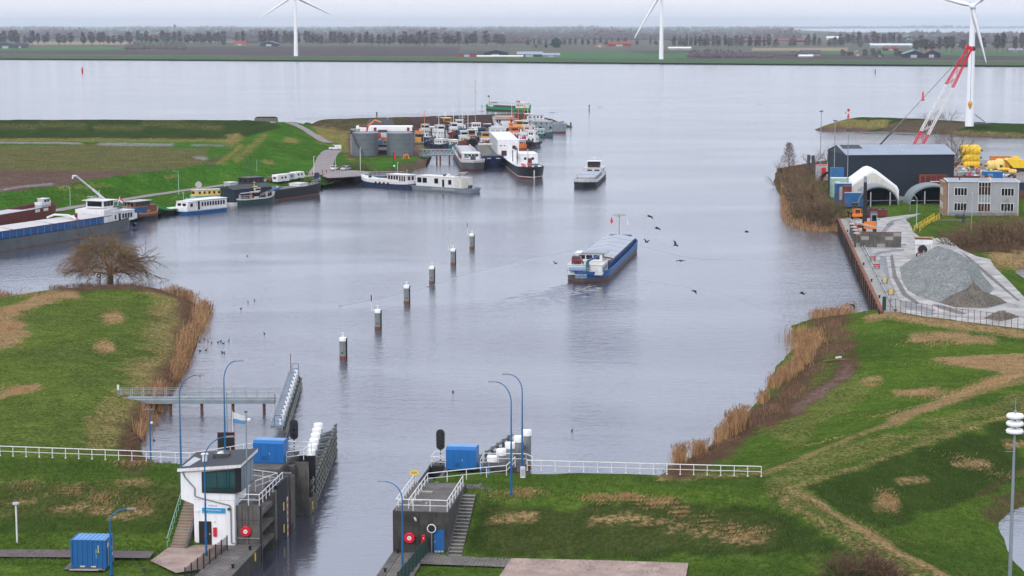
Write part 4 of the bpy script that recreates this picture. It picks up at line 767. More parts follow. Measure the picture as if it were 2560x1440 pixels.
MB().bb(0,L_,-.62,.72,-.3,0,'deckgrey').bb(0,L_,-.7,-.62,-.5,.06,'steel').bb(0,L_,.72,.8,-.3,.06,'steel').obj('deck', t)
for z in (.5,1.0): MB().tube([(0,.74,z),(L_,.74,z)], .03, 'lightgrey', 5).obj('rail', t)
pm = MB().cyl((0,.74,0),(0,.74,1.0),.03,'lightgrey',n=5).obj('post', t)
for i in range(1,22): inst('post', pm.data, t, (L_*i/21,0,0))
for z in (-.9,-1.6): MB().tube([(0,-1.0,z),(L_,-1.0,z)], .14, 'timber', 4).obj('fender_beam', t)
for i in range(12): MB().cyl((.6+i*L_/12,-.85,-4),(.6+i*L_/12,-.85,-.2),.13,'timber').obj('pile', t)
for x, s in ((.2,-1),(L_-.2,1)): MB().tube([(x,-.6,0),(x,-.6,1.2),(x,.3,1.2),(x,.3,0)], .04, 'lampblue', 5).tube([(x,-.6,.5),(x,.3,.5)], .03, 'lampblue', 5).obj('end_rail', t)
MB().cyl((L_-.1,.5,0),(L_-.1,.5,2.6),.05,'maroon').obj('marker_pole', t); MB().cyl((9,.8,0),(9,.8,2.2),.05,'maroon').obj('marker_pole', t)
bm0 = None
for i in range(13):
    p = pA + d*((i+.25)/13); p = p+Vector((d.y,-d.x,0)).normalized()*.42
    lb = 'white bollard on the narrow mooring stage, ' + ('nearest the lock','second','third','fourth','fifth','sixth','middle one','eighth','ninth','tenth','eleventh','twelfth','at the far end')[i] + ('' if i in (0,6,12) else ' from the lock end')
    if bm0 is None:
        b = thing('white_bollard', lb, 'bollard', p, 0, 'white bollards along the mooring stage'); MB().cyl((0,0,0),(0,0,.75),.17,'cap',n=10).obj('post', b); MB().cyl((0,0,.75),(0,0,.86),.12,'darkgrey',n=10).obj('top', b); bm0 = b
    else: dup(bm0, p, label=lb)
# --- siren mast ---
t = thing('siren_mast', 'tall grey siren mast with three white sound discs at the right edge', 'siren', W(2524,1460,2.4), 0)
MB().cyl((0,0,0),(0,0,6.0),.17,'steel',r2=.15).cyl((0,0,6),(0,0,10.2),.14,'steel',r2=.12).cyl((0,0,10.2),(0,0,15.2),.11,'steel',r2=.09).obj('pole', t, 40)
for z in (13.35,14.0,14.65): MB().lathe([(.08,z-.16),(.5,z-.2),(.72,z-.1),(.75,z+.05),(.66,z+.2),(.3,z+.24),(.05,z+.24)],'cap',n=20).obj('sound_disc', t, 40)
MB().cyl((0,0,15.1),(0,0,16.2),.03,'steel').obj('antenna', t); MB().tube([(-.75,0,11.6),(.15,0,11.6)],.025,'steel').obj('side_antenna', t)
# ======================= boats =======================
def hull(t, L, B, H, bands, bow=.22, stern=.12, bowp=2.0, sternp=2.5, sheer=.5, ssheer=.2, rake=.04, deck='deckgrey', bul=.35, tumble=.9, name='hull', sternw=.0):
    """x forward from -L/2 to L/2; bands = [(top fraction, material)] from the keel up"""
    N = 28; rows = [-.6, 0.0] ; fr = [b[0] for b in bands]; zf = sorted(set([0.0]+fr)); mb = MB(); st = []
    for i in range(N+1):
        f = i/N; f = .5-.5*math.cos(math.pi*f) ; x = -L/2+L*f
        hb = B/2
        if f > 1-bow: q = (f-(1-bow))/bow; hb *= max(0.0, 1-q**bowp)
        if f < stern: q = 1-f/stern; hb *= max(sternw, 1-q**sternp*(1-sternw))
        z = H + sheer*max(0,(f-.6)/.4)**2 + ssheer*max(0,(.3-f)/.3)**2
        st.append((x, max(hb,.02), z, f))
    levels = [-.5] + [z for z in zf]
    def row(zfr):
        out = []
        for x, hb, z, f in st:
            zz = z*zfr if zfr >= 0 else zfr; n_ = tumble+(1-tumble)*max(0,zfr); xx = x*(1-rake*(1-max(0,zfr))*(abs(2*f-1)**3)); out.append((xx, hb*n_, zz))
        return out
    rws = [row(z) for z in levels]
    for j in range(len(levels)-1):
        k = bands[0][1]
        for top, m_ in bands:
            if levels[j+1] <= top+1e-6: k = m_; break
        for sgn in (1, -1):
            vs = [(x, y*sgn, z) for x, y, z in rws[j]] + [(x, y*sgn, z) for x, y, z in rws[j+1]]; n = N+1
            mb.add(vs, [(i+1,i,n+i,n+i+1) if sgn > 0 else (i,i+1,n+i+1,n+i) for i in range(N)], k)
    a, b = rws[0], rws[-1]
    for e_, fl in ((0, False), (N, True)):
        for j in range(len(levels)-1):
            k = next((m_ for top, m_ in bands if levels[j+1] <= top+1e-6), bands[-1][1]); p, q = rws[j][e_], rws[j+1][e_]
            f_ = [(0,1,3,2)] if not fl else [(1,0,2,3)]; mb.add([(p[0],p[1],p[2]),(p[0],-p[1],p[2]),(q[0],q[1],q[2]),(q[0],-q[1],q[2])], f_, k)
    h = mb.obj(name, t, 35)
    dk = MB(); vs = [(x, y*.97, z-bul) for x, y, z in b]+[(x, -y*.97, z-bul) for x, y, z in b]; n = N+1
    dk.add(vs, [(i,n+i,n+i+1,i+1) for i in range(N)], deck)
    iv = [(x, y*.97, z) for x, y, z in b]
    for sgn in (1,-1): dk.add([(x,y*sgn*.999,z-bul) for x,y,z in iv]+[(x,y*sgn*.999,z) for x,y,z in iv]+[(b[i][0],b[i][1]*sgn,b[i][2]) for i in range(n)], [(i,i+1,n+i+1,n+i) for i in range(N)]+[(n+i,n+i+1,2*n+i+1,2*n+i) for i in range(N)], bands[-1][1])
    dk.obj('deck', t); return h
def cabin(t, x0, x1, hw, z0, z1, k='white', roof='white', wins=(), glass='glass', over=.15, slope=0.0, name='cabin', fr='lightgrey', y0=None, y1=None, frame=None):
    """walls with a roof and single windows; wins = (side, count, width, height, sill, first, last)"""
    y0 = -hw if y0 is None else y0; y1 = hw if y1 is None else y1; s = slope
    c = MB().prism([(x0,y0),(x1,y0),(x1,y1),(x0,y1)], z0, z1, k)
    if s:
        c = MB(); c.add([(x0,y0,z0),(x1,y0,z0),(x1,y1,z0),(x0,y1,z0),(x0+s*.3,y0,z1),(x1-s,y0,z1),(x1-s,y1,z1),(x0+s*.3,y1,z1)], [(0,1,5,4),(1,2,6,5),(2,3,7,6),(3,0,4,7)], k)
    c = c.obj(name, t)
    MB().bb(x0-over+s*.3, x1+over-s, y0-over, y1+over, z1, z1+.12, roof).obj('roof', c, bevel=.03)
    for w in wins:
        side, n, ww, wh, sill = w[:5]; a, b = (w[5], w[6]) if len(w) > 6 else (.08, .92)
        for i in range(n):
            f = a+(b-a)*(i+.5)/n; m_ = MB(); z = z0+sill
            if side in 'ps':
                y, q = (y1, 1) if side == 'p' else (y0, -1); x = x0+(x1-x0)*f
                m_.bb(x-ww/2, x+ww/2, min(y,y+q*.04), max(y,y+q*.04), z, z+wh, glass)
                if frame: m_.bb(x-ww/2-.07, x+ww/2+.07, min(y,y+q*.02), max(y,y+q*.02), z-.07, z+wh+.07, frame)
            else:
                x, q = (x1-s*(sill+wh/2)/(z1-z0), 1) if side == 'f' else (x0, -1); y = y0+(y1-y0)*f
                if side == 'b' and s: x += s*.3*(sill+wh/2)/(z1-z0)-.04
                m_.bb(min(x,x+q*.08), max(x,x+q*.08), y-ww/2, y+ww/2, z, z+wh, glass)
                if frame: m_.bb(min(x,x+q*.05), max(x,x+q*.05), y-ww/2-.07, y+ww/2+.07, z-.07, z+wh+.07, frame)
            m_.obj('window', c)
    return c
def mast(t, x, z0, h, k='white', r=.07, arms=((.8,1.2),), y=0, radar=False, name='mast'):
    m_ = MB().cyl((x,y,z0),(x,y,z0+h),r,k,r2=r*.6,n=6)
    for f, w in arms: m_.cyl((x,y-w/2,z0+h*f),(x,y+w/2,z0+h*f),r*.6,k,n=5)
    if radar: m_.box((x,y,z0+h*.9),(.2,1.6,.15),'white')
    return m_.obj(name, t)
def rails(t, pts, h=.9, k='white', step=1.5, name='railing', r=.035):
    m_ = MB(); pts = [Vector(p) for p in pts]
    for a, b in zip(pts[:-1], pts[1:]):
        n = max(1, int((b-a).length/step))
        for i in range(n+1): p = a.lerp(b, i/n); m_.cyl(p, p+Vector((0,0,h)), r, k, n=4, caps=False)
        for f in (.5, 1): m_.cyl(a+Vector((0,0,h*f)), b+Vector((0,0,h*f)), r, k, n=4, caps=False)
    return m_.obj(name, t)
def at_boat(name, label, stern, bow, B, shift=0, z=0, cat='boat', group=None, Lx=0.0):
    """stern and bow = photo pixels on the waterline of the visible side; shift = +1/-1 which side of that line the hull lies"""
    a, b = W(stern[0], stern[1], 0), W(bow[0], bow[1], 0); d = b-a; L = d.length; d.normalize(); n = Vector((-d.y, d.x, 0))
    c = (a+b)/2 + n*(shift*B/2) + d*Lx
    return thing(name, label, cat, (c.x, c.y, z), math.atan2(d.y, d.x), group), L
GB = 'boats moored along the left quay'; GH = 'vessels moored in the work harbour'
# ---------- main barge sailing away ----------
t, L = at_boat('cargo_barge', 'blue cargo barge with grey hatch covers and a car on its stern sailing away', (1516,708), (1602,622), 8.6, 1, Lx=-.5, cat='barge'); L += 3
hull(t, L, 8.6, 2.0, [(.12,'rust'),(.45,'hullgrey'),(1,'blue')], bow=.12, stern=.13, bowp=2.2, sternp=2.2, sheer=.9, ssheer=.25, deck='hullgrey', bul=.5, tumble=.97)
x0, x1 = -L/2+12.5, L/2-5.5
MB().bb(x0,x1,-3.55,3.55,1.4,3.0,'bargeblue').bb(x0-.1,x1+.1,-3.65,3.65,2.9,3.02,'rust').obj('coaming', t)
n = 11
for i in range(n):
    a = x0+5.2+(x1-x0-5.4)*i/n; b = x0+5.2+(x1-x0-5.4)*(i+1)/n-.08; h_ = .05*(i % 2)
    MB().add([(a,-3.7,3.05+h_),(b,-3.7,3.05+h_),(b,3.7,3.05+h_),(a,3.7,3.05+h_),(a,0,3.75+h_),(b,0,3.75+h_)], [(0,1,5,4),(4,5,2,3),(0,4,3),(1,2,5)], 'hatch').obj('hatch_cover', t)
MB().bb(x0+.3,x0+5,-3.4,3.4,3.0,3.08,'hatch').obj('open_hold_cover', t)
for x in (x0+.6, x0+4.6): MB().tube([(x,-3.6,3.1),(x,0,3.7),(x,3.6,3.1)], .16, 'rust', 4).obj('hatch_beam', t)
for i in range(14): MB().box((x0+3+(x1-x0-4)*i/13,-3.75,1.9),(.12,.5,1.0),'bargeblue',ry=.0).obj('stanchion', t)
c = cabin(t, -L/2+2.2, -L/2+11.2, 3.4, 1.5, 3.4, 'white', 'offwhite', [('s',5,.8,.9,.6),('p',5,.8,.9,.6)], frame='offwhite')
c = cabin(t, -L/2+8.6, -L/2+12.2, 2.6, 3.4, 5.0, 'white', 'white', [('b',3,1.2,.8,.5),('s',2,1.0,.8,.5)], over=.3)
MB().bb(-L/2+8.0,-L/2+12.6,-3.6,1.5,5.1,5.25,'steel').obj('wheelhouse_canopy', t)
MB().bb(-L/2+1.5,-L/2+2.1,-.9,-.3,2,4.2,'teal').obj('davit_post', t); MB().tube([(-L/2+1.8,-.6,4.3),(-L/2+4.6,-2.4,5.0)], .2, 'bargeblue', 6).obj('davit_arm', t)
dg_ = MB(); dg_.add([(-L/2+1.0,-.2,2.6),(-L/2+1.0,3.0,2.6),(-L/2+2.0,3.2,3.0),(-L/2+2.0,-.6,3.0),(-L/2+1.4,-.1,2.3),(-L/2+1.4,2.8,2.3)], [(0,1,2,3),(0,4,5,1),(3,2,5,4),(0,3,4),(1,5,2)], 'paleblue').obj('tender_boat', t)
mast(t, L/2-6.3, 3.5, 4.6, 'rust', .08, ((.98,3.0),(.9,1.0)), name='bow_mast'); MB().bb(L/2-6.5,L/2-6.1,-1.2,1.2,8.2,8.4,'lightgrey').obj('radar_scanner', t)
MB().cyl((L/2-6.3,1.7,7.9),(L/2-6.3,1.7,6.0),.02,'grey',n=4).add([(L/2-6.3,1.7,7.7),(L/2-6.3,1.35,6.6),(L/2-6.3,1.75,6.0),(L/2-6.3,2.0,6.7)],[(0,1,2,3)],'red').obj('red_flag', t)
MB().add([(L/2-6.3,-1.75,7.7),(L/2-6.3,-2.0,6.3),(L/2-6.3,-2.25,5.9),(L/2-6.3,-1.85,6.0)],[(0,1,2,3)],'white').obj('white_flag', t)
MB().box((L/2-3,0,2.6),(1.6,3.4,.9),'bargeblue').cyl((L/2-3,-2.4,2.9),(L/2-3,2.4,2.9),.5,'bargeblue').obj('windlass', t)
rails(t, [(-L/2+.8,-2.6,2.1),(-L/2+.3,0,2.2),(-L/2+.8,2.6,2.1)], .8, 'lightgrey')
text('PROVIDER', .5, 'white', t, (-L/2-.06,.4,1.55), (math.pi/2,0,-math.pi/2), 'lettering'); text('ROTTERDAM', .38, 'white', t, (-L/2-.06,.4,1.15), (math.pi/2,0,-math.pi/2), 'lettering')
fg = MB().cyl((-L/2+2.2,.6,3.4),(-L/2+1.3,.6,5.0),.04,'white',n=5).add([(-L/2+1.9,.6,4.1),(-L/2+1.4,.6,4.9),(-L/2+1.2,.1,4.2),(-L/2+1.7,.1,3.5)],[(0,1,2,3)],'maroon').obj('stern_flag', t)
# cars
def car(name, label, loc, rz, body, kind='hatch', L_=4.3, group=None, dark='glass'):
    t = thing(name, label, 'car' if kind != 'van' else 'van', loc, rz, group); w_ = .88
    if kind == 'van': pr = [(-2.3,.35),(2.3,.35),(2.4,.9),(1.7,1.15),(1.0,1.85),(-2.25,1.9),(-2.35,1.2)]; gl = [(1.02,1.78),(1.62,1.2),(.2,1.2),(.2,1.78)]
    else: pr = [(-2.1,.32),(2.1,.32),(2.15,.7),(1.25,.92),(.55,1.42),(-1.3,1.46),(-2.0,.98),(-2.15,.7)]; gl = [(.5,1.36),(1.05,.95),(-1.75,.98),(-1.25,1.38)]
    MB().extr(pr,'y',-w_,w_,body).obj('body', t, bevel=.06)
    for s in (-1,1): MB().extr(gl,'y',s*w_-.005,s*w_+.005,dark).obj('side_window', t)
    if kind == 'van': MB().add([(1.04,-.75,1.82),(1.04,.75,1.82),(1.68,.8,1.2),(1.68,-.8,1.2)],[(0,1,2,3)],dark).obj('windscreen', t)
    else: MB().add([(.58,-.72,1.42),(.58,.72,1.42),(1.22,.78,.96),(1.22,-.78,.96)],[(0,3,2,1)],dark).obj('windscreen', t); MB().add([(-1.36,-.7,1.45),(-1.36,.7,1.45),(-2.02,.74,1.0),(-2.02,-.74,1.0)],[(0,1,2,3)],dark).obj('rear_window', t)
    for x in (-1.35,1.35):
        for s in (-1,1): MB().cyl((x,s*.72,.32),(x,s*.92,.32),.32,'rubber',n=12).cyl((x,s*.9,.32),(x,s*.925,.32),.17,'lightgrey',n=8).obj('wheel', t)
    for s in (-1,1): MB().bb(-2.17,-2.1,s*.62-.14,s*.62+.14,.72,.9,'red').obj('tail_light', t); MB().bb(2.1,2.17,s*.6-.15,s*.6+.15,.58,.72,'white').obj('headlight', t)
    return t
M_ = t.rotation_euler.z; pc = t.location+Matrix.Rotation(M_,3,'Z')@Vector((-L/2+4.6,1.9,3.53))
car('car', 'dark red car parked on the stern of the blue cargo barge', pc, M_+.05, 'maroon')
# ---------- barge coming in farther away ----------
t, L = at_boat('cargo_barge', 'white bowed cargo barge approaching in mid channel', (1519,440), (1489,470), 7.4, -1, cat='barge', Lx=0)
hull(t, L, 7.4, 1.9, [(.5,'tar'),(.62,'black'),(1,'white')], bow=.14, stern=.1, bowp=3, sheer=.9, deck='lightgrey', tumble=.95)
MB().bb(-L/2+15,L/2-8,-2.9,2.9,1.5,2.6,'grey').bb(-L/2+15,L/2-8,-2.9,2.9,2.6,2.75,'hatch').obj('hold', t)
for x in (-L/2+15, L/2-8.2): MB().tube([(x,-2.9,2.7),(x,-2.9,3.5),(x,2.9,3.5),(x,2.9,2.7)], .12, 'hatch', 5).obj('hatch_beam', t)
cabin(t, -L/2+3, -L/2+13.5, 2.9, 1.6, 3.5, 'white', 'offwhite', [('f',2,1.6,.5,1.0),('p',4,.9,.7,.8),('s',4,.9,.7,.8)])
cabin(t, -L/2+8, -L/2+11.5, 2.0, 3.6, 5.6, 'brownglass', 'white', [('f',4,.7,.8,.9),('p',3,.7,.8,.9),('s',3,.7,.8,.9)], glass='glass', over=.4)
mast(t, -L/2+9, 5.7, 1.2, 'white', .08, ((.9,2.4),)); MB().box((L/2-3,0,2.0),(2.4,4.4,.5),'lightgrey').obj('forecastle', t); rails(t, [(L/2-1.2,-1.5,2.7),(L/2-1.2,1.5,2.7)], .6); MB().bb(-L/2+4,-L/2+5,-2.6,-1.8,3.5,4.5,'black').obj('funnel', t)
# ---------- big blue barge at the left edge ----------
a_, b_ = W(356,572,0), W(0,629,0); d = (a_-b_).normalized(); B = 9.4; L = 78; n_ = Vector((-d.y,d.x,0))
c_ = a_ - d*(L/2) + n_*(B/2); t = thing('cargo_barge', 'long moored cargo barge with blue coaming and white hatches at the left edge', 'barge', (c_.x,c_.y,0), math.atan2(d.y,d.x)+math.pi, GB)
# local x forward = away from the stern accommodation
hull(t, L, B, 2.7, [(.04,'rust'),(.94,'hullgrey'),(1,'tar')], bow=.08, stern=.1, sternp=2.4, sheer=.5, ssheer=.9, deck='darkgrey', bul=.3, tumble=.98, sternw=.25)
x0, x1 = -L/2+12.0, L/2-6
MB().bb(x0,x1,-4.1,4.1,2.4,4.3,'bargeblue').bb(x0-.1,x1+.1,-4.2,4.2,4.25,4.38,'maroon').obj('coaming', t)
for i in range(22): MB().bb(x0+1+i*2.5,x0+1.1+i*2.5,4.1,4.2,2.6,4.2,'paleblue').obj('coaming_rib', t)
xs = [x0+3.5, x0+13, x0+23.5, x0+38, x1-.5]
for a, b in zip(xs[:-1], xs[1:]): MB().add([(a,-4.2,4.4),(b-.9,-4.2,4.4),(b-.9,4.2,4.4),(a,4.2,4.4),(a,-1.5,4.7),(b-.9,-1.5,4.7),(b-.9,1.5,4.7),(a,1.5,4.7)], [(0,1,5,4),(4,5,6,7),(7,6,2,3),(0,4,7,3),(1,2,6,5)], 'whitehatch').obj('hatch_cover', t)
MB().tube([(x0+14,-4.2,4.7),(x0+14,-2,5.5),(x0+14,2,5.5),(x0+14,4.2,4.7)], .25, 'white', 5).obj('hatch_crane', t)
MB().bb(x0+13.2,x0+13.6,3.4,4.0,4.6,6.0,'maroon').obj('crane_post', t)
cabin(t, -L/2+2.6, -L/2+11.5, 4.3, 2.6, 5.0, 'white', 'white', [('p',4,.8,1.1,.7,.1,.6),('p',1,.9,1.9,.1,.64,.76),('p',1,.6,1.0,.7,.84,.94)], frame='lightgrey')
MB().add([(-L/2+9.5,-4.2,5.1),(-L/2+15,-4.2,5.1),(-L/2+15,4.2,5.1),(-L/2+9.5,4.2,5.1),(-L/2+9.5,-4.2,6.0),(-L/2+15,-4.2,5.8),(-L/2+15,4.2,5.8),(-L/2+9.5,4.2,6.0)], [(0,1,5,4),(1,2,6,5),(2,3,7,6),(3,0,4,7),(4,5,6,7)], 'white').bb(-L/2+11.5,-L/2+15,-4.15,4.15,2.4,5.1,'white').obj('wheelhouse_base', t)
cabin(t, -L/2+8.6, -L/2+12.9, 2.5, 6.0, 7.8, 'white', 'white', [('f',2,2.1,1.2,.45),('p',3,1.15,1.2,.45,.05,.95),('b',2,1.4,1.1,.45)], over=.7, name='wheelhouse')
rails(t, [(-L/2+9,-2.3,7.9),(-L/2+12.6,-2.3,7.9),(-L/2+12.6,2.3,7.9)], .8, 'offwhite'); MB().cyl((-L/2+11,0,7.8),(-L/2+11,0,10.2),.05,'white').cyl((-L/2+11.5,.4,7.8),(-L/2+11.5,.4,10),.04,'white').obj('antennas', t)
MB().cyl((-L/2+5.2,-1,5.0),(-L/2+5.2,-1,6.4),.5,'darkgrey').obj('crane_base', t); MB().tube([(-L/2+5.2,-1,6.4),(-L/2+12,-1,10.4)], .34, 'white', 4).tube([(-L/2+12,-1,10.4),(-L/2+18.6,-1,14.2)], .25, 'white', 4).tube([(-L/2+18.6,-1,14.2),(-L/2+19.9,-1,14.3),(-L/2+20,-1,13.6)], .22, 'white', 4).obj('crane_jib', t)
MB().box((-L/2+7.2,1.6,5.8),(3,2.6,.8),'darkgrey').obj('deck_gear', t); rails(t, [(-L/2+4,4.1,5.3),(-L/2+12,4.1,5.3)], .8, 'lightgrey')
MB().cyl((-L/2+4,0,5.2),(-L/2+2.5,0,8.0),.06,'white').obj('flag_staff', t)
for i, k in enumerate(('red','white','blue')): MB().add([(-L/2+2.6+i*.22,0,7.9-i*.4),(-L/2+2.8+i*.22,0,7.5-i*.4),(-L/2+2.0+i*.2,.5,6.6-i*.35),(-L/2+1.8+i*.2,.5,7.0-i*.35)],[(0,1,2,3)],k).obj('flag_stripe', t)
MB().bb(-L/2+.2,-L/2+2.4,-3.2,3.4,2.6,3.9,'white').obj('stern_bulwark', t); MB().cyl((-L/2-.3,2.6,.9),(-L/2+.6,2.6,.9),.5,'black',n=10).cyl((-L/2-.32,2.6,.9),(-L/2-.2,2.6,.9),.28,'lightgrey',n=10).obj('stern_fender', t)
# ---------- maroon barge inside it ----------
t, L = at_boat('cargo_barge', 'maroon barge moored inside the long blue barge, its deck carrying a small grey boat', (190,560), (-120,618), 7.5, 0, cat='barge', group=GB); t.location += Vector((-7.5,6.0,0))
hull(t, L, 7.5, 4.6, [(.2,'rust'),(1,'maroon')], bow=.1, stern=.12, sheer=.6, ssheer=.3, deck='lightgrey', bul=1.0, sternw=.3)
MB().bb(-L/2+16,L/2-5,-2.9,2.9,3.4,4.5,'lightgrey').obj('hatch', t)
for x in (-L/2+8,-L/2+12): MB().bb(x,x+2.2,3.76,3.8,3.7,4.4,'offwhite').obj('hull_mark', t)
sb = thing('small_boat', 'small grey cabin boat standing on the deck of the maroon barge', 'boat', t.location+Matrix.Rotation(t.rotation_euler.z,3,'Z')@Vector((-L/2+4.5,.5,4.3)), t.rotation_euler.z+math.pi); hull(sb, 6.5, 2.3, 1.2, [(.5,'lightgrey'),(1,'white')], bow=.4, sheer=.3, deck='offwhite'); cabin(sb, -1.6, 1.6, .9, .9, 2.0, 'lightgrey', 'white', [('f',1,1.4,.6,.4),('p',2,.9,.5,.4),('s',2,.9,.5,.4)], slope=.4)
# ---------- row on the left quay ----------
t, L = at_boat('tug', 'old tug with varnished brown wheelhouse and blue panel moored behind the blue barge', (345,553), (411,544), 4.6, 1, group=GB); L *= 1.02
hull(t, L, 4.6, 1.9, [(.5,'black'),(.8,'rust'),(1,'palewood')], bow=.35, stern=.25, sheer=1.1, ssheer=.5, deck='palewood')
cabin(t, -2.4, 3.2, 1.7, 1.5, 3.6, 'wood', 'wood', [('s',3,.45,.5,.5,.1,.5)], glass='ochre'); cabin(t, -6.2, -1.2, 1.8, 1.6, 3.4, 'bargeblue', 'grey', ()); cabin(t, -6.0, .6, 1.7, 3.5, 4.9, 'wood', 'lightgrey', [('s',6,.75,.8,.35),('b',3,.7,.8,.35),('f',3,.7,.8,.35)], over=.3); mast(t, -7, 1.6, 4, 'lightgrey', .05, ())
t, L = at_boat('boat', 'black sailing barge hull with bright green gunwale and white deck', (472,532), (408,540), 4.4, -1, group=GB); L *= 1.05
hull(t, L, 4.4, 1.5, [(.7,'black'),(1,'green')], bow=.32, stern=.2, sheer=1.7, ssheer=.4, deck='offwhite'); MB().bb(-L/2+2,L/2-4.5,-1.5,1.5,1.2,1.6,'offwhite').obj('hatch', t); MB().box((L/2-3.4,0,1.9),(.5,.9,.5),'black').obj('winch', t)
t, L = at_boat('passenger_boat', 'white passenger boat with a long row of dark windows and blue waterline', (576,526), (462,538), 5.0, -1, group=GB); L *= 1.0
hull(t, L, 5.0, 1.1, [(.75,'blue'),(1,'white')], bow=.1, stern=.1, bowp=3, sheer=.1, ssheer=.1, deck='white', sternw=.5)
cabin(t, -L/2+1, L/2-4.8, 2.2, .9, 3.5, 'white', 'white', [('p',9,.62,1.1,1.0,.06,.86),('p',1,.7,2.3,.1,.9,.97)], over=.2, glass='glass'); cabin(t, L/2-4.8, L/2-.9, 2.2, .9, 3.3, 'white', 'white', [('f',2,1.2,.9,1.1),('p',1,.9,.9,1.1)], slope=.8); rails(t, [(L/2-.6,-1.6,1.1),(L/2-.6,1.6,1.1)], .7); mast(t, L/2-2, 3.4, 2.4, 'white', .05, ((.95,.8),)); rails(t,[(-L/2+.3,2,1.1),(-L/2+.3,-2,1.1)],.8)
t = thing('houseboat', 'yellow cabined houseboat half hidden behind the white passenger boat', 'boat', W(515,512,0)+Vector((0,3,0)), math.radians(28), GB); hull(t, 13, 4, 1.6, [(1,'mint')], deck='offwhite'); cabin(t, -4.5, 4.5, 1.7, 1.5, 2.4, 'mint', 'mint', ()); cabin(t, -4.2, 4.2, 1.7, 2.5, 4.0, 'paleyellow', 'lightgrey', [('s',5,.6,.7,.5),('p',5,.6,.7,.5),('f',4,.5,.7,.5),('b',4,.5,.7,.5)], glass='brownglass')
t = thing('houseboat', 'dark blue shed like houseboat with pitched grey roof on a white float', 'boat', W(600,512,0)+Vector((1.5,2.5,0)), math.radians(52), GB)
hull(t, 17, 6, 1.1, [(1,'white')], bow=.06, stern=.06, deck='lightgrey', sternw=.6, sheer=0, ssheer=0); MB().bb(-7.5,7.5,-2.6,2.6,.9,4.6,'claddark').obj('cabin', t); rr = MB().add([(-7.8,-2.9,4.6),(7.8,-2.9,4.6),(7.8,0,5.6),(-7.8,0,5.6),(7.8,2.9,4.6),(-7.8,2.9,4.6)],[(0,1,2,3),(3,2,4,5),(0,3,5),(1,4,2)],'slate').obj('roof', t)
for i in range(7): MB().bb(-7.55,-7.5,-2.4+i*.75,-2.34+i*.75,1,4.5,'teal').obj('cladding_batten', t)
MB().bb(5,5.8,-2.64,-2.6,1.2,3.2,'lightgrey').bb(-5.4,-4.8,-2.64,-2.6,1.2,3.2,'lightgrey').obj('door', t)
t = thing('work_boat', 'dark old workboat with open wheelhouse and lattice mast behind the dark houseboat', 'boat', W(625,497,0)+Vector((0,3,0)), math.radians(48), GB); hull(t, 22, 5.2, 2.2, [(1,'black')], deck='tar', sheer=.9); cabin(t, -6, 4, 2, 2, 4.2, 'tar', 'slate', [('s',3,.8,.8,.8)]); cabin(t, -3, 3, 2.2, 4.3, 6.0, 'slate', 'black', [('s',3,1.1,.9,.5),('b',2,1.4,.9,.5)], glass='brownglass', over=.3)
MB().tube([(0,0,6),(0,0,12.5)], .1, 'darkgrey', 5).tube([(-1.8,0,8),(1.8,0,8)], .07, 'darkgrey', 5).tube([(-1.3,0,9.5),(1.3,0,9.5)], .07, 'darkgrey', 5).tube([(-2.2,0,7.5),(-2.4,0,12.8)], .05, 'darkgreen', 4).tube([(2.2,0,7.5),(2.3,0,11)], .05, 'mint', 4).obj('mast', t); cabin(t, -9, -6.5, 1.4, 2.2, 5, 'lightgrey', 'white', [('s',2,.6,.6,1.4)])
t, L = at_boat('motor_yacht', 'white and dark green motor cruiser with rails and canopy moored outside the dark barge', (598,516), (702,506), 4.6, 1, group=GB); L *= 1.0
hull(t, L, 4.6, 1.9, [(.8,'darkgreen'),(1,'offwhite')], bow=.3, stern=.12, sheer=1.3, ssheer=.2, deck='palewood', sternw=.7)
cabin(t, -L/2+5.5, L/2-8, 1.8, 1.5, 3.6, 'offwhite', 'white', [('s',5,.95,1.0,.8,.2,.96),('s',1,.8,1.8,.1,.02,.14)], over=.3, glass='brownglass'); cabin(t, -L/2+9, L/2-9, 1.5, 3.7, 4.5, 'white', 'offwhite', [('s',3,.8,.5,.2),('f',2,1.1,.5,.2)], slope=.6); MB().bb(-L/2+1.5,-L/2+6,-1.9,1.9,3.4,3.55,'white').obj('awning', t)
rails(t, [(-L/2+.3,-1.9,1.8),(-L/2+5.2,-2.1,1.8)], 1.0, 'white', .9); rails(t, [(L/2-7.5,-2.0,2.1),(L/2-1.5,-.9,3.0)], .8, 'white', 1.0); MB().cyl((-L/2+4.5,-2.15,2.5),(-L/2+4.5,-2.2,2.5),.38,'orange',n=12).obj('lifebuoy', t); MB().box((0,0,4.9),(1.6,1.2,.3),'yellow').obj('raft', t); mast(t, 0, 4.5, 2, 'white', .05, ((.8,1.4),)); MB().cyl((L/2-1.6,-.7,2.6),(L/2-1.6,-.95,2.6),.45,'offwhite',n=10).obj('fender', t)
t, L = at_boat('dark_barge', 'long dark tarred barge with cluttered deck and white rail at its far end', (642,508), (822,482), 6.6, 1, cat='barge', group=GB)
hull(t, L, 6.6, 2.9, [(.1,'rust'),(1,'tar')], bow=.16, stern=.12, sheer=.9, ssheer=.2, deck='timber', bul=.5)
MB().bb(-L/2+7,L/2-14,-2.6,2.6,2.4,2.9,'timber').obj('hold', t); MB().bb(-L/2+10,-L/2+12.5,-2.9,-1.6,2.5,3.4,'blue').obj('drum_rack', t); MB().bb(-L/2+2,-L/2+7,-2.4,2.4,2.4,3.7,'maroon').obj('stern_house', t); cabin(t, L/2-14, L/2-9.5, 1.8, 2.4, 3.6, 'white', 'offwhite', ())
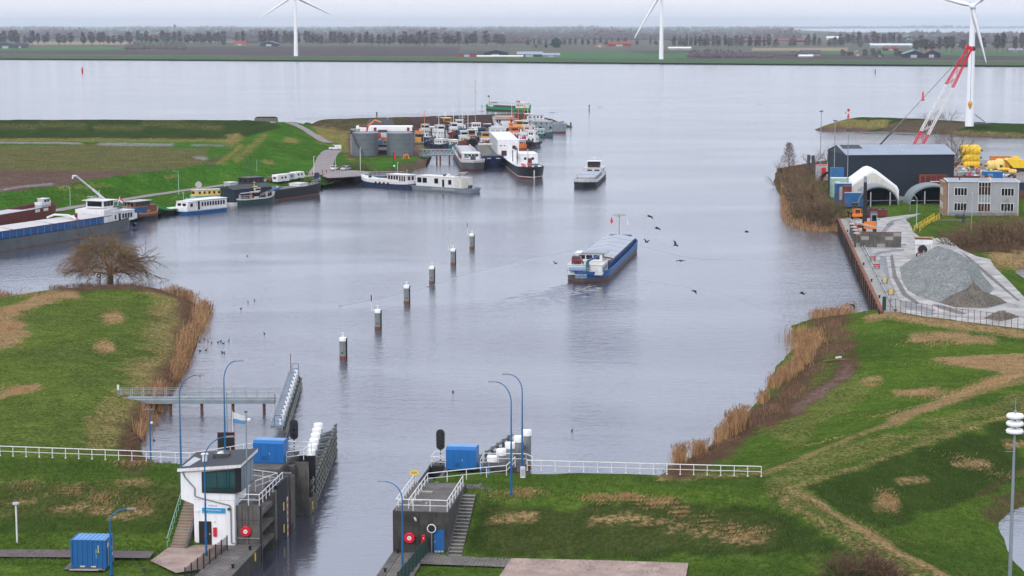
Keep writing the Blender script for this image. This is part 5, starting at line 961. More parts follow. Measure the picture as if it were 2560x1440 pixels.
rails(t, [(L/2-9,-2.9,3.2),(L/2-3,-2.2,3.6),(L/2-1,-.8,3.8)], 1.0, 'white', 1.3); MB().bb(L/2-1.6,L/2-1.1,-.8,.8,3.5,6.0,'navy').obj('bow_post', t); MB().tube([(L/2-6,-1.5,3),(L/2-6,-1.5,5),(L/2-6,1.5,5),(L/2-6,1.5,3)],.08,'rust',4).obj('deck_frame', t)
rj = random.Random(4)
for i in range(14): MB().box((-L/2+9+rj.random()*(L-26),rj.uniform(-2,2),3.1),(rj.uniform(.8,3),rj.uniform(.3,1.4),rj.uniform(.2,.7)),rj.choice(('timber','offwhite','grey','palewood','rust')),rz=rj.random()*3).obj('deck_cargo', t)
t, L = at_boat('classic_boat', 'white over navy classic motor vessel with small square windows', (1027,474), (888,464), 5.2, -1, group=GB)
hull(t, L, 5.2, 2.1, [(.62,'navy'),(1,'white')], bow=.22, stern=.12, bowp=2.2, sheer=1.4, ssheer=.5, deck='offwhite', tumble=.93)
MB().bb(-L/2+5,L/2-5,-1.9,1.9,1.6,2.5,'offwhite').obj('trunk_cabin', t)
for i in range(4): MB().bb(-2.6+i*1.75,-1.9+i*1.75,2.5,2.64,1.1,1.75,'brownglass').obj('hull_window', t)
cabin(t, -L/2+2.4, -L/2+10.4, 2.0, 1.8, 4.2, 'white', 'white', [('p',4,.8,1.2,.9,.42,.98),('p',3,.6,1.6,.5,.04,.4),('b',2,1,1.2,.8)], over=.35, glass='brownglass'); MB().box((L/2-4,0,2.9),(.6,.8,.6),'black').obj('winch', t); mast(t, -L/2+4, 4.3, 1.6, 'white', .06, ()); MB().box((0,0,2.7),(.6,.6,.5),'darkgrey').obj('skylight', t)
t, L = at_boat('houseboat', 'white flat roofed houseboat with square windows on a grey steel hull', (1024,473), (1180,484), 6.0, 1, group=GB)
hull(t, L, 6.0, 1.3, [(1,'steel')], bow=.1, stern=.04, sheer=.1, ssheer=0, deck='steel', sternw=.8, bowp=3)
cabin(t, -L/2+2.4, L/2-7.2, 2.7, 1.2, 4.3, 'white', 'offwhite', [('s',2,1.7,1.5,1.1,.02,.3),('s',1,1.5,1.5,1.1,.42,.64),('s',1,.8,2.2,.2,.66,.76),('s',1,1.2,1.4,1.0,.8,.96)], frame='lightgrey', over=.12); MB().bb(L/2-7.2,L/2-4.6,-2.6,2.6,1.2,4.4,'offwhite').obj('store_room', t)
MB().box((L/2-7,0,5.3),(2.6,3.6,.12),'offwhite',ry=-.5).obj('solar_panel', t); MB().tube([(L/2-5.4,-2.4,1.2),(L/2-5.4,-2.4,6)], .06, 'darkgrey', 5).obj('stove_pipe', t); MB().box((-1,0,4.7),(.6,.6,.6),'darkgrey').box((0.5,.3,4.8),(.7,.7,.8),'white').obj('roof_box', t); MB().box((L/2-3,0,1.7),(.9,1.6,.9),'darkgrey').box((L/2-1.5,-.4,1.7),(.6,.6,.9),'lightgrey').obj('winch', t); rails(t, [(-L/2+.3,-2,1.3),(-L/2+2.2,-2.4,1.3)], 1.0, 'red', .8); text('ELDORADO WATERWERKEN', .7, 'offwhite', t, (1,-3.0,.45), (math.pi/2,0,0), 'lettering', ext=.02)
# ---------- work harbour ----------
def dirpx(c, ang): return c, ang
def vessel(name, label, px, py, ang, L, B, H, hb, **k):
    t = thing(name, label, k.get('cat','boat'), W(px,py,0), math.radians(ang), GH)
    hull(t, L, B, H, hb, bow=k.get('bow',.3), stern=k.get('stern',.15), sheer=k.get('sheer',1.0), ssheer=k.get('ssheer',.2), deck=k.get('deck','grey'), sternw=k.get('sternw',.6), bowp=k.get('bowp',2)); return t
def vb(name, label, bx, by, ang, L, B, H, hb, **k):   # placed by the foot of its bow, lying away from the camera
    c = W(bx,by,0)-Vector((math.cos(R(ang)),math.sin(R(ang)),0))*L/2; x, y = PX(c.x,c.y,0); return vessel(name, label, x, y, ang, L, B, H, hb, **k)
t = vb('tank_barge','white bowed tank barge with car on its foredeck in the work harbour',1184,427,-86,88,8.6,3.2,[(.1,'maroon'),(.68,'hullgrey'),(.74,'maroon'),(1,'white')],bow=.07,bowp=2.8,sheer=.5,cat='barge',deck='lightgrey')
MB().bb(-40,16,-3.4,3.4,2.8,3.7,'maroon').bb(-39,15,-3,3,3.7,3.8,'lightgrey').obj('trunk_deck', t); cabin(t, 18, 28, 3.0, 2.8, 4.9, 'white', 'offwhite', [('f',4,1.1,.8,1.1),('p',3,.9,.8,1.1)], over=.3); MB().tube([(-38,-2.6,4.2),(14,-2.6,4.2)],.25,'lightgrey').tube([(-38,2.6,4.2),(14,2.6,4.2)],.25,'lightgrey').obj('pipe', t); rails(t, [(16,-4.1,3.2),(38,-4,3.3)], .9, 'maroon'); MB().box((40,0,4.1),(1.4,1.8,1.5),'darkgrey').obj('windlass', t); mast(t, 30, 3.2, 4, 'white', .08, ())
r_ = t.rotation_euler.z; car('car','silver car parked on the foredeck of the tank barge', t.location+Matrix.Rotation(r_,3,'Z')@Vector((34,-2.0,3.0)), r_, 'lightgrey')
t = vb('push_barge','dark blue blunt bowed barge with sand load between the white ships',1234,421,-87,86,7.6,3.4,[(1,'navy')],bow=.05,bowp=4,sheer=1.0,cat='barge',deck='timber')
MB().add([(-40,-3,3),(33,-3,3),(33,3,3),(-40,3,3),(-36,0,4.6),(28,0,4.4)], [(0,1,5,4),(4,5,2,3),(0,4,3),(1,2,5)], 'stone').obj('sand_load', t); MB().add([(33,-3.6,3.6),(42,-3.2,4.4),(42,3.2,4.4),(33,3.6,3.6),(37,0,5.2)],[(0,1,4),(1,2,4),(2,3,4),(3,0,4)],'navy').obj('foredeck_hood', t)
for y in (-1.6,1.6): MB().bb(42.6,43.05,y-.7,y+.7,3.4,3.6,'offwhite').obj('name_board', t)
MB().tube([(-8,-3.6,5.4),(-8,3.6,5.4)],.35,'white',4).obj('gantry', t)
t = vb('work_ship','large white work ship with tall blank deckhouse and dark rounded hull in the harbour',1332,449,-85,98,9.2,3.3,[(.12,'maroon'),(.2,'offwhite'),(1,'black')],bow=.10,bowp=2.4,sheer=.8,cat='ship',deck='white')
cabin(t, 9, 24, 3.4, 3.0, 6.6, 'white', 'white', [('f',2,.8,.8,1.8),('s',3,.9,.9,1.6)], over=.1, name='deckhouse', y0=-1.9, y1=4.2)
MB().box((42,-.3,4.8),(1.3,1.3,3.4),'maroon').box((36,-2,3.8),(1.6,1.0,1.2),'red').obj('winch', t); MB().cyl((32,0,3),(32,0,9),.15,'lightgrey').obj('pole', t); MB().cyl((26,-3,3),(26,-3,9),.15,'maroon').obj('pole', t); rails(t, [(26,-4.3,3.3),(40,-3.8,3.5),(46,-2,3.9),(47.6,0,4),(46,2,3.9),(40,3.8,3.5)], 1.1, 'white'); MB().box((39,2.0,3.9),(1.8,1.2,1.3),'teal').box((30,1,3.6),(3,2,.8),'darkgrey').box((34,-1.5,3.5),(2,1,.6),'maroon').obj('deck_gear', t); MB().cyl((48.6,.5,0),(48.6,.5,3),.2,'offwhite').obj('anchor_pole', t)
MB().cyl((4,-2.6,3),(4,-2.6,6.8),.18,'darkgrey').obj('vent', t)
t = vb('hotel_ship','tall white box shaped ship between the dark blue barge and the dark hulled work ship',1272,414,-86.5,60,7.9,2.6,[(.15,'navy'),(1,'white')],bow=.03,bowp=4,sheer=0,cat='ship',deck='lightgrey')
cabin(t, -29, 27, 3.8, 2.4, 8.9, 'white', 'white', [('f',2,.7,.3,4.4,.05,.42),('f',1,1.2,1.2,3.4,.62,.92),('f',1,1.9,1.9,.9,.1,.5),('s',8,.9,1.0,3.8)], over=.05, name='deckhouse', glass='brownglass')
for i in range(22): MB().bb(-28+i*2.4,-27.8+i*2.4,-3.98,-3.8,2.4,8.8,'lightgrey').obj('wall_rib', t)
MB().cyl((27.1,2.6,6.0),(27.6,2.6,6.0),.55,'darkgrey').obj('dish', t); MB().cyl((12,0,9),(12,0,12.5),.05,'white').obj('antenna', t)
def tug(label, px, py, ang, L, B, hullk, cab, roof='white', wh=None, mastk='white', mh=5, two=True, H=1.8, extra=None, glass='glass', name='tug'):
    t = vessel(name, label, px, py, ang, L, B, H, [(.15,'maroon'),(1,hullk)], bow=.35, sheer=1.3)
    cabin(t, -L*.18, L*.2, B*.34, H-.2, H+2.1, cab, roof, [('s',3,.7,.7,.9),('p',3,.7,.7,.9),('f',3,.7,.7,.9),('b',2,.7,.7,.9)], glass=glass)
    if two: cabin(t, -L*.06, L*.15, B*.27, H+2.2, H+4.3, wh or cab, roof, [('s',3,.75,.9,.7),('p',3,.75,.9,.7),('f',4,.65,.9,.7),('b',3,.65,.9,.7)], glass=glass, over=.25)
    mast(t, -L*.02, H+(4.3 if two else 2.1), mh, mastk, .12, ((.7,2.2),(.9,1.2)))
    MB().cyl((-L*.12,-B*.2,H+2),(-L*.12,-B*.2,H+3.8),.35,mastk).obj('funnel', t)
    MB().box((-L*.33,0,H+.4),(1.4,B*.5,.8),'darkgrey').obj('tow_winch', t)
    rails(t, [(L*.22,-B*.44,H+.1),(L*.42,-B*.2,H+.7),(L*.46,0,H+.9),(L*.42,B*.2,H+.7)], .8, 'white')
    for s in (-1,1):
        for x in (-.25,0,.2): MB().cyl((L*x,s*B*.49,H*.75),(L*x,s*(B*.49+.28),H*.75),.5,'rubber',n=10).obj('tyre_fender', t)
    return t
tug('white tug with dark green stern moored at the outer edge of the work harbour',1331,366,75,15,6.0,'black','white',H=2.0,mh=3)
tug('orange roofed white tug moored behind the dark green sterned tug',1322,350,70,18,6.2,'navy','white','orange',mastk='white',mh=6)
tug('orange and white pilot tug with red trim beside the big white work ship',1284,352,-80,20,6.4,'red','white','orange','orange','orange',7)
tug('small boat with orange tube bow and glass cabin alongside the work ship',1304,371,-80,10,4.0,'orange','lightgrey',two=False,mh=2,H=1.4)
tug('white survey ship with yellow stern mast left of the big white accommodation barge',1189,346,-84,24,7.4,'white','white','white','white','ochre',20,H=2.6)
tug('white tug with white goalpost mast beside the harbour gangway',1148,332,-86,20,6.4,'blue','white','offwhite','white','lightgrey',9)
tug('yellow banded white ferry with tall glass bridge at the left of the harbour',1114,331,-70,20,7,'white','white','white','ochre','white',2.5,H=2.6)
tug('white motor yacht with dark windows behind the harbour gangway',1098,350,-72,22,6,'white','white','white','white','white',5,H=2.2)
tug('small white cabin launch by the harbour gangway with dark hull',1103,371,-50,14,4.6,'navy','white',two=False,mh=3,glass='glass')
tug('small dark blue workboat at the inner end of the harbour gangway',1070,366,-70,11,4,'navy','navy','lightgrey',two=False,mh=2)
tug('blue sterned fishing boat behind the white mast pole',1156,346,95,14,5.2,'blue','teal','teal',two=False,mh=7,H=2.4)
tug('yellow cabined work barge left of the tall white deckhouse',1213,366,-84,16,6,'rust','white','lightgrey','ochre','maroon',4,H=1.6)
tug('red and orange buoy tender crowded among the harbour vessels',1280,332,-75,24,7,'maroon','orange','red','orange','white',11,H=2.4)
tug('grey navy type vessel with white upper deck at the far end of the harbour',1335,327,15,30,7.4,'steel','lightgrey','lightgrey','white','white',4,H=3.2)
tug('low teal boat with pale cover at the outer harbour edge',1345,343,5,14,4,'teal','mint','white',two=False,mh=1,H=1.6)
tug('maroon sterned barge with rails at the back of the harbour',1222,318,165,26,7,'maroon','rust','darkgrey',two=False,mh=2,H=3.4)
tug('black hulled tug with dark lattice crane in the middle of the harbour',1205,356,-88,20,6.5,'black','darkgrey','black','teal','navy',10,H=2)
t = thing('accommodation_barge','white accommodation barge with pale windows in front of the big white shed barge','boat',W(1241,345,0),math.radians(4),GH); hull(t,9,22,1.4,[(1,'navy')],bow=.06,stern=.06,sternw=.7,sheer=0,ssheer=0,bowp=4); cabin(t,-3.6,3.6,10,1.2,4.9,'white','lightgrey',[('s',2,1.7,1.4,1.6,.04,.66),('s',1,1.4,1.4,1.6,.72,.98)],glass='lightgrey',frame='offwhite')
MB().box((3.2,-10.6,1.9),(3,1,1.0),'navy').obj('deck_box', t)
t = thing('shed_barge','tall white shed barge with brown roof deck at the back of the harbour','boat',W(1258,330,0),math.radians(4),GH); hull(t,11,26,1.8,[(1,'navy')],bow=.06,stern=.06,sternw=.7,sheer=0,ssheer=0,bowp=4); cabin(t,-4.4,4.4,11,1.6,6.6,'white','lightgrey',[('s',2,.8,.9,3.4,.05,.3)],over=.25); MB().bb(-4.5,4.5,-11.06,-11.01,5.9,6.4,'navy').obj('blue_band', t); MB().bb(-4,4.6,-8,8,6.8,7.4,'palewood').obj('roof_deck', t); MB().tube([(-3,-11.2,5),(0,-13,2.6)],.2,'navy',4).obj('stair_arm', t); MB().box((4.6,-12,3),(1.6,1.2,2.4),'yellow').obj('davit', t); rails(t,[(-4,-8,7.4),(4.6,-8,7.4)],.9,'lightgrey')
for q_ in (('small white workboat with orange crane at the tank side of the harbour',1062,346,-60,13,4.6,'darkgrey','offwhite',2.0,'orange',6),('grey barge with dark pontoon deck behind the ferry',1080,338,-75,20,6,'tar','lightgrey',1.8,'darkgrey',5),('white launch with red stripe between the yacht and the blue fishing boat',1134,343,-80,16,5.2,'maroon','white',2.2,'white',7),('black sided tug with brown wheelhouse below the yellow mast',1178,362,-85,18,5.6,'black','wood',2.0,'darkgrey',6),('rusty deck barge with small white cabin near the mast pole',1160,362,-84,20,6,'rust','offwhite',1.6,'grey',6),('dark green tug squeezed behind the yellow cabined barge',1218,345,-86,18,5.6,'darkgreen','darkgrey',2.0,'black',9),('orange crane tug behind the pilot tug',1296,338,-80,20,6,'maroon','ochre',2.4,'orange',9),('red and white lifeboat coloured tug right of the orange crane tug',1311,336,-78,16,5.6,'red','white',2.0,'orange',7),('grey patrol vessel with pointed bow at the outer end of the harbour',1354,331,-12,24,6,'steel','steel',3.2,'lightgrey',3),('white wheelhouse vessel with dark hull behind the orange tugs',1320,322,-80,24,6.6,'navy','lightgrey',3.0,'white',8),('teal hulled workboat with rusty gear by the gangway end',1132,372,-80,16,5,'teal','offwhite',1.6,'rust',4),('small pink hulled cutter beside the orange roofed tug',1308,356,-82,12,4.2,'pink','white',1.8,'white',4)):
    tug(q_[0],*q_[1:8],mastk=q_[9],mh=q_[10],H=q_[8],two=q_[10]>5)
t = thing('pontoon','long dark pontoon walkway crossing behind the harbour gangway','pontoon',W(1130,356,0),0.0,None); MB().bb(-11,11,-1.2,1.2,-.5,1.2,'black').obj('deck', t); MB().tube([(-11,-1.2,2.2),(11,-1.2,2.2)],.08,'darkgrey').obj('rail', t)
for x in (-9,-3,4,9): MB().cyl((x,1,-3),(x,1,6),.3,'black').obj('pile', t)
t = thing('mast_pole','slender white mast pole rising among the harbour vessels','mast',W(1170,352,0),0); MB().cyl((0,0,0),(0,0,12.5),.2,'white',r2=.1).cyl((-1.2,0,7.5),(1.2,0,7.5),.07,'white').obj('pole', t)
# gangway
a_, b_ = W(1052,388,3.0), W(1140,393,1.6); t = thing('gangway','long grey green lattice gangway from the tank site to the harbour pontoon','gangway',a_,math.atan2(b_.y-a_.y,b_.x-a_.x)); L_ = (b_-a_).length
g_ = MB()
for y in (-1.1,1.1):
    for z in (0,2.0): g_.tube([(0,y,z),(L_,y,z-.6)], .16, 'steel', 4)
    for i in range(9): x = L_*i/8; g_.tube([(x,y,0-.6*i/8),(x,y,2-.6*i/8)], .1, 'steel', 4)
    for i in range(8): x = L_*i/8; g_.tube([(x,y,0),(x+L_/8,y,1.7)], .1, 'grpgreen' if i > 4 else 'steel', 4)
g_.bb(0,L_,-1.1,1.1,-.5,-.3,'steel').obj('truss', t)
for f in (.42,.52,.78): MB().cyl((L_*f,-.6,-5),(L_*f,-.6,-.4),.32,'rust').obj('pile', t)
# ---------- green ship outside the pier ----------
t, L = at_boat('motor_ship','green hulled white motor ship sailing beyond the breakwater',(1316,281),(1204,275),6.2,-1,cat='ship')
hull(t, L, 6.2, 2.2, [(.35,'black'),(1,'green')], bow=.15, stern=.14, sheer=1.0, ssheer=.3, deck='grey'); cabin(t, -L/2+3, -L/2+11, 2.3, 2, 5, 'white', 'white', [('p',4,.8,.9,1.4),('s',4,.8,.9,1.4)], over=.3); cabin(t, -L/2+7, -L/2+11, 1.8, 5.1, 6.6, 'white', 'offwhite', [('p',3,.8,.8,.4)], over=.2); cabin(t, L/2-9, L/2-5, 2.0, 2, 4.6, 'white', 'darkgrey', [('p',2,.8,.9,1.2)])
rails(t, [(-L/2+12,2.6,4.2),(L/2-9,2.6,4.2)], .9, 'darkgrey', 2.0); MB().bb(-L/2+13,L/2-10,-2.2,2.2,2,3.2,'darkgrey').obj('hold', t); mast(t, L/2-3.5, 2.8, 6, 'darkgrey', .1, ()); MB().bb(L/2-3.5,L/2-2.0,-.05,.05,7.6,8.6,'darkgrey').obj('flag', t); MB().add([(-L/2-.2,-.1,2.6),(-L/2+1.6,-.1,2.6),(-L/2+1.2,-.1,4.0),(-L/2-.4,-.1,4.4)],[(0,1,2,3)],'green').obj('stern_flag', t)
# ---------- wakes and foam on the water ----------
WAKE = water_mat('wake_water', (.05,.045,.05), 1.6)
FOAM = ground_mat('foam', ((150,138,130),(196,188,184)), .8)
def wake(name, px, z=.02):
    o = sheet(name, [W(x, y, z).xy for x, y in px], z, WAKE, 'stuff'); return o
wk = MB(); rw = random.Random(9)
for i in range(420):
    f = rw.random()**1.3; x, y = 1455-190*f+rw.gauss(0,18+34*f), 716+58*f+rw.gauss(0,3+7*f)
    if y < 711: continue
    p = W(x, y, 0); a = rw.gauss(.15,.5); l_ = rw.uniform(.6,2.6)*(1-.4*f); d = Vector((math.cos(a),math.sin(a),0))*l_; n = Vector((-d.y,d.x,0)).normalized()*rw.uniform(.25,.6); h = rw.uniform(.05,.16)*(1.1-.8*f)
    wk.add([p-d,p-n-Vector((0,0,.02)),p+Vector((0,0,h)),p+n-Vector((0,0,.02)),p+d],[(0,1,2),(0,2,3),(1,4,2),(2,4,3)],WATER)
o = wk.obj('wake', smooth=True); o['kind'] = 'stuff'
fm = MB(); rf_ = random.Random(3)
for i in range(46):
    x, y = rf_.gauss(1440,24), rf_.gauss(720,4.5)
    if y < 711: continue
    p = W(x, y, .05); w_ = rf_.uniform(.2,1.0); a = rf_.random()*3; fm.add([(p.x+w_*math.cos(a+j*1.05)*rf_.uniform(.6,1), p.y+.8*w_*math.sin(a+j*1.05), .05) for j in range(6)], [(0,1,2,3,4,5)], FOAM)
o = fm.obj('wake_foam'); o['kind'] = 'stuff'
for px in ([(1410,692),(1300,660),(1294,662),(1395,690)],):
    pass
bw = MB()
def ridge(pts, w=.5, h=.12):
    p = [W(x, y, 0) for x, y in pts]
    for a, b in zip(p[:-1], p[1:]):
        d = (b-a).normalized(); n = Vector((-d.y,d.x,0))*w; bw.add([a-n+Vector((0,0,-.02)), a+Vector((0,0,h)), a+n+Vector((0,0,-.02)), b-n+Vector((0,0,-.02)), b+Vector((0,0,h)), b+n+Vector((0,0,-.02))], [(0,1,4,3),(1,2,5,4)], WATER)
ridge([(1470,615),(1400,632),(1330,645),(1240,668),(1150,690),(1060,720),(960,745),(850,765)], .5, .06); ridge([(1602,615),(1640,625),(1700,640),(1760,648),(1840,650)], .5, .05)
ridge([(1318,279),(1380,281),(1460,276),(1560,268),(1700,250),(1800,240),(1960,228)], 3.0, .18); ridge([(1500,268),(1700,255),(1900,262),(2050,250)], 2.5, .12); ridge([(1600,700),(1800,730),(1960,790)], .4, .04)
o = bw.obj('wave_ridges'); o['kind'] = 'stuff'
# ======================= quay yard and buoy depot on the right =======================
def ongr(x, y, z0=3.0): return tinR.on(x, y, z0)
YARD = ground_mat('yard_concrete', ((128,126,124),(194,192,188)), .3, (1,1,1))
DEPOT = ground_mat('depot_ground', ((120,116,114),(146,142,140)), .06)
zY = 2.72
sheet('yard', [W(x, y, zY).xy for x, y in [(2099,547),(2125,545),(2165,545),(2200,545),(2250,539),(2304,533),(2268,547),(2278,565),(2283,580),(2300,592),(2330,594),(2365,592),(2400,622),(2440,640),(2475,648),(2487,668),(2520,700),(2560,742),(2680,828),(2680,840),(2560,822),(2330,794),(2212,774)]], zY, YARD)
TRACK = ground_mat('yard_wet_tracks', ((116,116,120),(146,146,150)), .5)
for px in ([(2200,640),(2215,640),(2225,700),(2250,750),(2340,775),(2330,782),(2240,765),(2205,700)], [(2300,537),(2302,538),(2240,552),(2195,600),(2185,602),(2225,552)], [(2165,640),(2200,628),(2260,622),(2262,626),(2205,634),(2175,650)]):
    sheet('yard_tracks', [W(x, y, zY+.01).xy for x, y in px], zY+.008, TRACK)
sheet('depot_ground', [W(x, y, 3.1).xy for x, y in [(2112,500),(2114,402),(2380,400),(2740,404),(2760,470),(2560,470),(2480,470),(2400,470),(2330,492),(2250,505)]], 3.35, DEPOT)
for px in ([(2192,652),(2204,648),(2210,668),(2214,694),(2204,690),(2196,672)], [(2235,612),(2262,609),(2268,613),(2240,616)], [(2300,782),(2330,780),(2345,785),(2315,789)], [(2216,560),(2232,556),(2236,560),(2220,566)]): sheet('puddle', [W(x, y, zY+.015).xy for x, y in px], zY+.016, WATER)
CRK = ground_mat('yard_dirt', ((98,96,94),(128,126,124)), .6)
for px in ([(2225,640),(2232,636),(2242,690),(2268,735),(2300,758),(2290,760),(2256,738),(2232,694)], [(2330,760),(2360,764),(2420,785),(2400,786),(2350,772)], [(2180,660),(2186,660),(2204,720),(2226,762),(2218,762),(2196,722)], [(2400,628),(2420,640),(2480,690),(2550,752),(2544,752),(2470,692)]): sheet('yard_tracks', [W(x, y, zY+.01).xy for x, y in px], zY+.012, CRK)
# sheet pile quay
q0, q1 = W(2209,779,zY), W(2099,547,zY); d = q1-q0; L_ = d.length; ang = math.atan2(d.y, d.x)
t = thing('sheet_pile_quay','long rusty sheet pile quay wall with timber fenders on the right bank','quay wall',(q0.x,q0.y,0),ang)
mb = MB(); n = 64
for i in range(n): x0 = L_*i/n; mb.bb(x0, x0+L_/n, -.3, .15+(.28 if i % 2 else 0), -3, zY-.3, 'sheetpile')
mb.obj('sheet_piles', t); MB().bb(-.1,L_,-.1,.5,zY-.3,zY+.12,'rust').bb(-.1,L_,-3.6,-.1,zY-.4,zY+.06,'paleconcrete').obj('capping', t)
fm_ = MB().bb(-.12,.12,.58,.82,-1,zY+.1,'black').obj('fender', t)
for i in range(26): inst('fender', fm_.data, t, (2+i*(L_-4)/25,0,0))
for k,(f,y) in enumerate(((.1,-.3),(.24,-.3),(.4,-.3),(.6,-.3),(.8,-.3))):
    p = q0+d*f; b = thing('bollard','small black bollard on the rusty quay edge, %s from the near end' % ('first','second','third','fourth','fifth')[k],'bollard',p+Vector((.35,0,.1)),0,'bollards on the rusty quay'); MB().cyl((0,0,0),(0,0,.4),.16,'black').obj('post', b); MB().cyl((0,0,.4),(0,0,.5),.24,'black').obj('cap', b)
t = thing('pipe_rail','rusty pipe and cable rail along the top of the quay','pipe',q0+Vector((1.9,0,.12)),ang); MB().tube([(0,0,.25),(L_,0,.25)],.12,'steel').tube([(L_*.4,-.5,.2),(L_,-.6,.2)],.1,'lightgrey').obj('pipe', t)
for i in range(14): MB().bb(L_*i/14,L_*i/14+.2,-.3,.2,0,.3,'rust').obj('support', t)
for k,(f,c) in enumerate(((.36,'red'),(.44,'red'),(.66,'orange'),(.72,'orange'),(.12,'yellow'),(.22,'yellow'))):
    p = q0+d*f+Vector((2.6,.3,.1)); b = thing('quay_barrier','small %s safety barrier on the quay edge %s' % (c, ('closest to the concrete bay','just past the concrete bay','beside the long timber','beyond the long timber','nearest the fence corner','opposite the brown gravel heap')[k]),'barrier',p,.4,'safety barriers on the quay'); MB().bb(-.7,.7,-.04,.04,.7,.95,c).bb(-.7,.7,-.04,.04,.3,.5,c).obj('boards', b); MB().bb(-.6,-.5,-.2,.2,0,1.0,'grey').bb(.5,.6,-.2,.2,0,1.0,'grey').bb(-.5,.5,-.03,.03,.05,.12,'grey').obj('feet', b)
# gravel heaps
def heap(name, label, base, ridge_, mat, seed):
    """base polygon in photo pixels on the yard, ridge = (px,py,height)"""
    bp_ = [W(x, y, zY) for x, y in base]; rp = [W(x, y, zY+h) for x, y, h in ridge_]
    xs = [p.x for p in bp_]; ys = [p.y for p in bp_]; res = .45; X, Y = np.meshgrid(np.arange(min(xs)-1,max(xs)+1,res), np.arange(min(ys)-1,max(ys)+1,res))
    ins = inpoly(X, Y, [(p.x,p.y) for p in bp_]); de = dline(X, Y, [(p.x,p.y) for p in bp_+bp_[:1]])
    Z = np.zeros(X.shape); rl = [(p.x,p.y) for p in rp]; rl = rl if len(rl) > 1 else rl+[(rl[0][0]+.2,rl[0][1])]; dr = dline(X, Y, rl)
    hr = np.zeros(X.shape); best = np.full(X.shape, 1e9)
    for p, (x, y, h) in zip(rp, ridge_): dd = np.hypot(X-p.x, Y-p.y); hr += h/(dd+.5)**2; best = best
    hr /= sum(1/(np.hypot(X-p.x, Y-p.y)+.5)**2 for p in rp)
    f = de/(de+dr+1e-6); Z = np.where(ins, hr*np.minimum(1, f*1.02)**.95, 0); Z += np.where(ins, (fbm(X,Y,2.2,seed)-.5)*.5*np.minimum(1,de/2)+(fbm(X,Y,.8,seed+5)-.5)*.18*np.minimum(1,de), 0)
    if name == 'gravel_heap' and len(ridge_) > 2: Z += np.where(ins, .18*np.sin(Y*1.3+X*.5)*np.minimum(1,de/4), 0)
    nj, ni = X.shape; idx = np.arange(nj*ni).reshape(nj,ni); q = np.stack([idx[:-1,:-1],idx[:-1,1:],idx[1:,1:],idx[1:,:-1]],-1).reshape(-1,4); k = ins.ravel()[q].any(1); q = q[k]
    us = np.unique(q); rm = np.zeros(nj*ni,int); rm[us] = np.arange(len(us)); c = rp[0]; V = np.stack([X.ravel()-c.x,Y.ravel()-c.y,Z.ravel()-.1],1)[us]
    me = bpy.data.meshes.new(name); me.from_pydata(V.tolist(),[],rm[q].tolist()); me.polygons.foreach_set('use_smooth',[True]*len(q)); me.materials.append(mat)
    o = bpy.data.objects.new(name, me); COL.objects.link(o); o.location = (c.x,c.y,zY); tag(o,label,'gravel heap',None); return o
GRAV = grass_mat('gravel_grey', (116,118,118), (136,138,137), (122,128,126), (120,120,116), (160,160,160), (136,140,138), fine=3.0, mid=.5, big=.06); GRAVB = grass_mat('gravel_brown', (112,106,98), (122,116,108), (130,120,108), (100,94,88), (130,130,130), (112,106,98), fine=3.0, mid=.5, big=.08)
heap('gravel_heap','large pale grey gravel heap with several ridges on the yard',[(2247,668),(2252,700),(2266,725),(2290,740),(2345,757),(2400,752),(2470,738),(2488,722),(2460,690),(2445,662),(2410,636),(2372,618),(2330,625),(2280,648)],[(2325,624,3.2),(2350,616,4.2),(2378,630,4.8),(2402,655,4.7),(2425,684,3.9),(2412,706,2.8)],GRAV,3)
heap('gravel_heap','brown gravel heap with a sharp peak in front of the large grey heap',[(2346,756),(2385,768),(2470,770),(2520,757),(2500,742),(2440,732),(2385,738)],[(2432,706,3.9)],GRAVB,11)
heap('gravel_heap','small dark gravel heap behind the fence at the right edge',[(2456,796),(2500,803),(2550,793),(2530,781),(2490,780)],[(2511,768,2.0)],GRAVB,17)
# yard fence
fp = [W(2213,777,zY), W(2330,797,zY), W(2560,826,zY), W(2740,850,zY)]; t = thing('steel_fence','tall thin steel picket fence along the near edge of the yard','fence',fp[0],0)
pm = MB().cyl((0,0,-.3),(0,0,2.3),.045,'maroon',n=5).obj('post', t); pts = []
for a, b in zip(fp[:-1], fp[1:]): n = max(1, round((b-a).length/1.15)); pts += [a.lerp(b,i/n) for i in range(n)]
for i, p in enumerate(pts[1:]): inst('post', pm.data, t, p-fp[0])
for z in (.9,2.15): MB().tube([p-fp[0]+Vector((0,0,z)) for p in fp], .022, 'darkgreen', 4).obj('wire', t)
MB().bb(-.5,.1,-.1,.1,-.3,2.4,'darkgreen').obj('gate_panel', t)
# concrete block bay
def blockwall(label, a, b, z, h, w=.8, k='concrete'):
    d_ = b-a; t = thing('block_wall', label, 'wall', (a.x,a.y,z), math.atan2(d_.y,d_.x)); mb = MB(); L = d_.length; n = max(2, round(L/1.6)); r_ = random.Random(int(L*10))
    for j in range(int(round(h/.8))):
        o = .8*(j % 2)
        for i in range(n): x0 = i*L/n; mb.bb(x0+.02,x0+L/n-.02,r_.uniform(-.04,.04),w+r_.uniform(-.04,.04),j*.8,j*.8+.78,r_.choice(('concrete','paleconcrete','concrete')))
    mb.obj('blocks', t); MB().bb(0,L,.0,w,h,h+.08,'rust').obj('capping', t); return t
bA, bB = W(2152,618,zY), W(2253,619,zY)
blockwall('grey concrete block bay wall facing the camera on the quay yard', bA, bB, zY, 3.2); blockwall('stepped concrete block wall running back along the quay from the bay', bA+Vector((0,.9,0)), W(2140,585,zY), zY, 2.4)
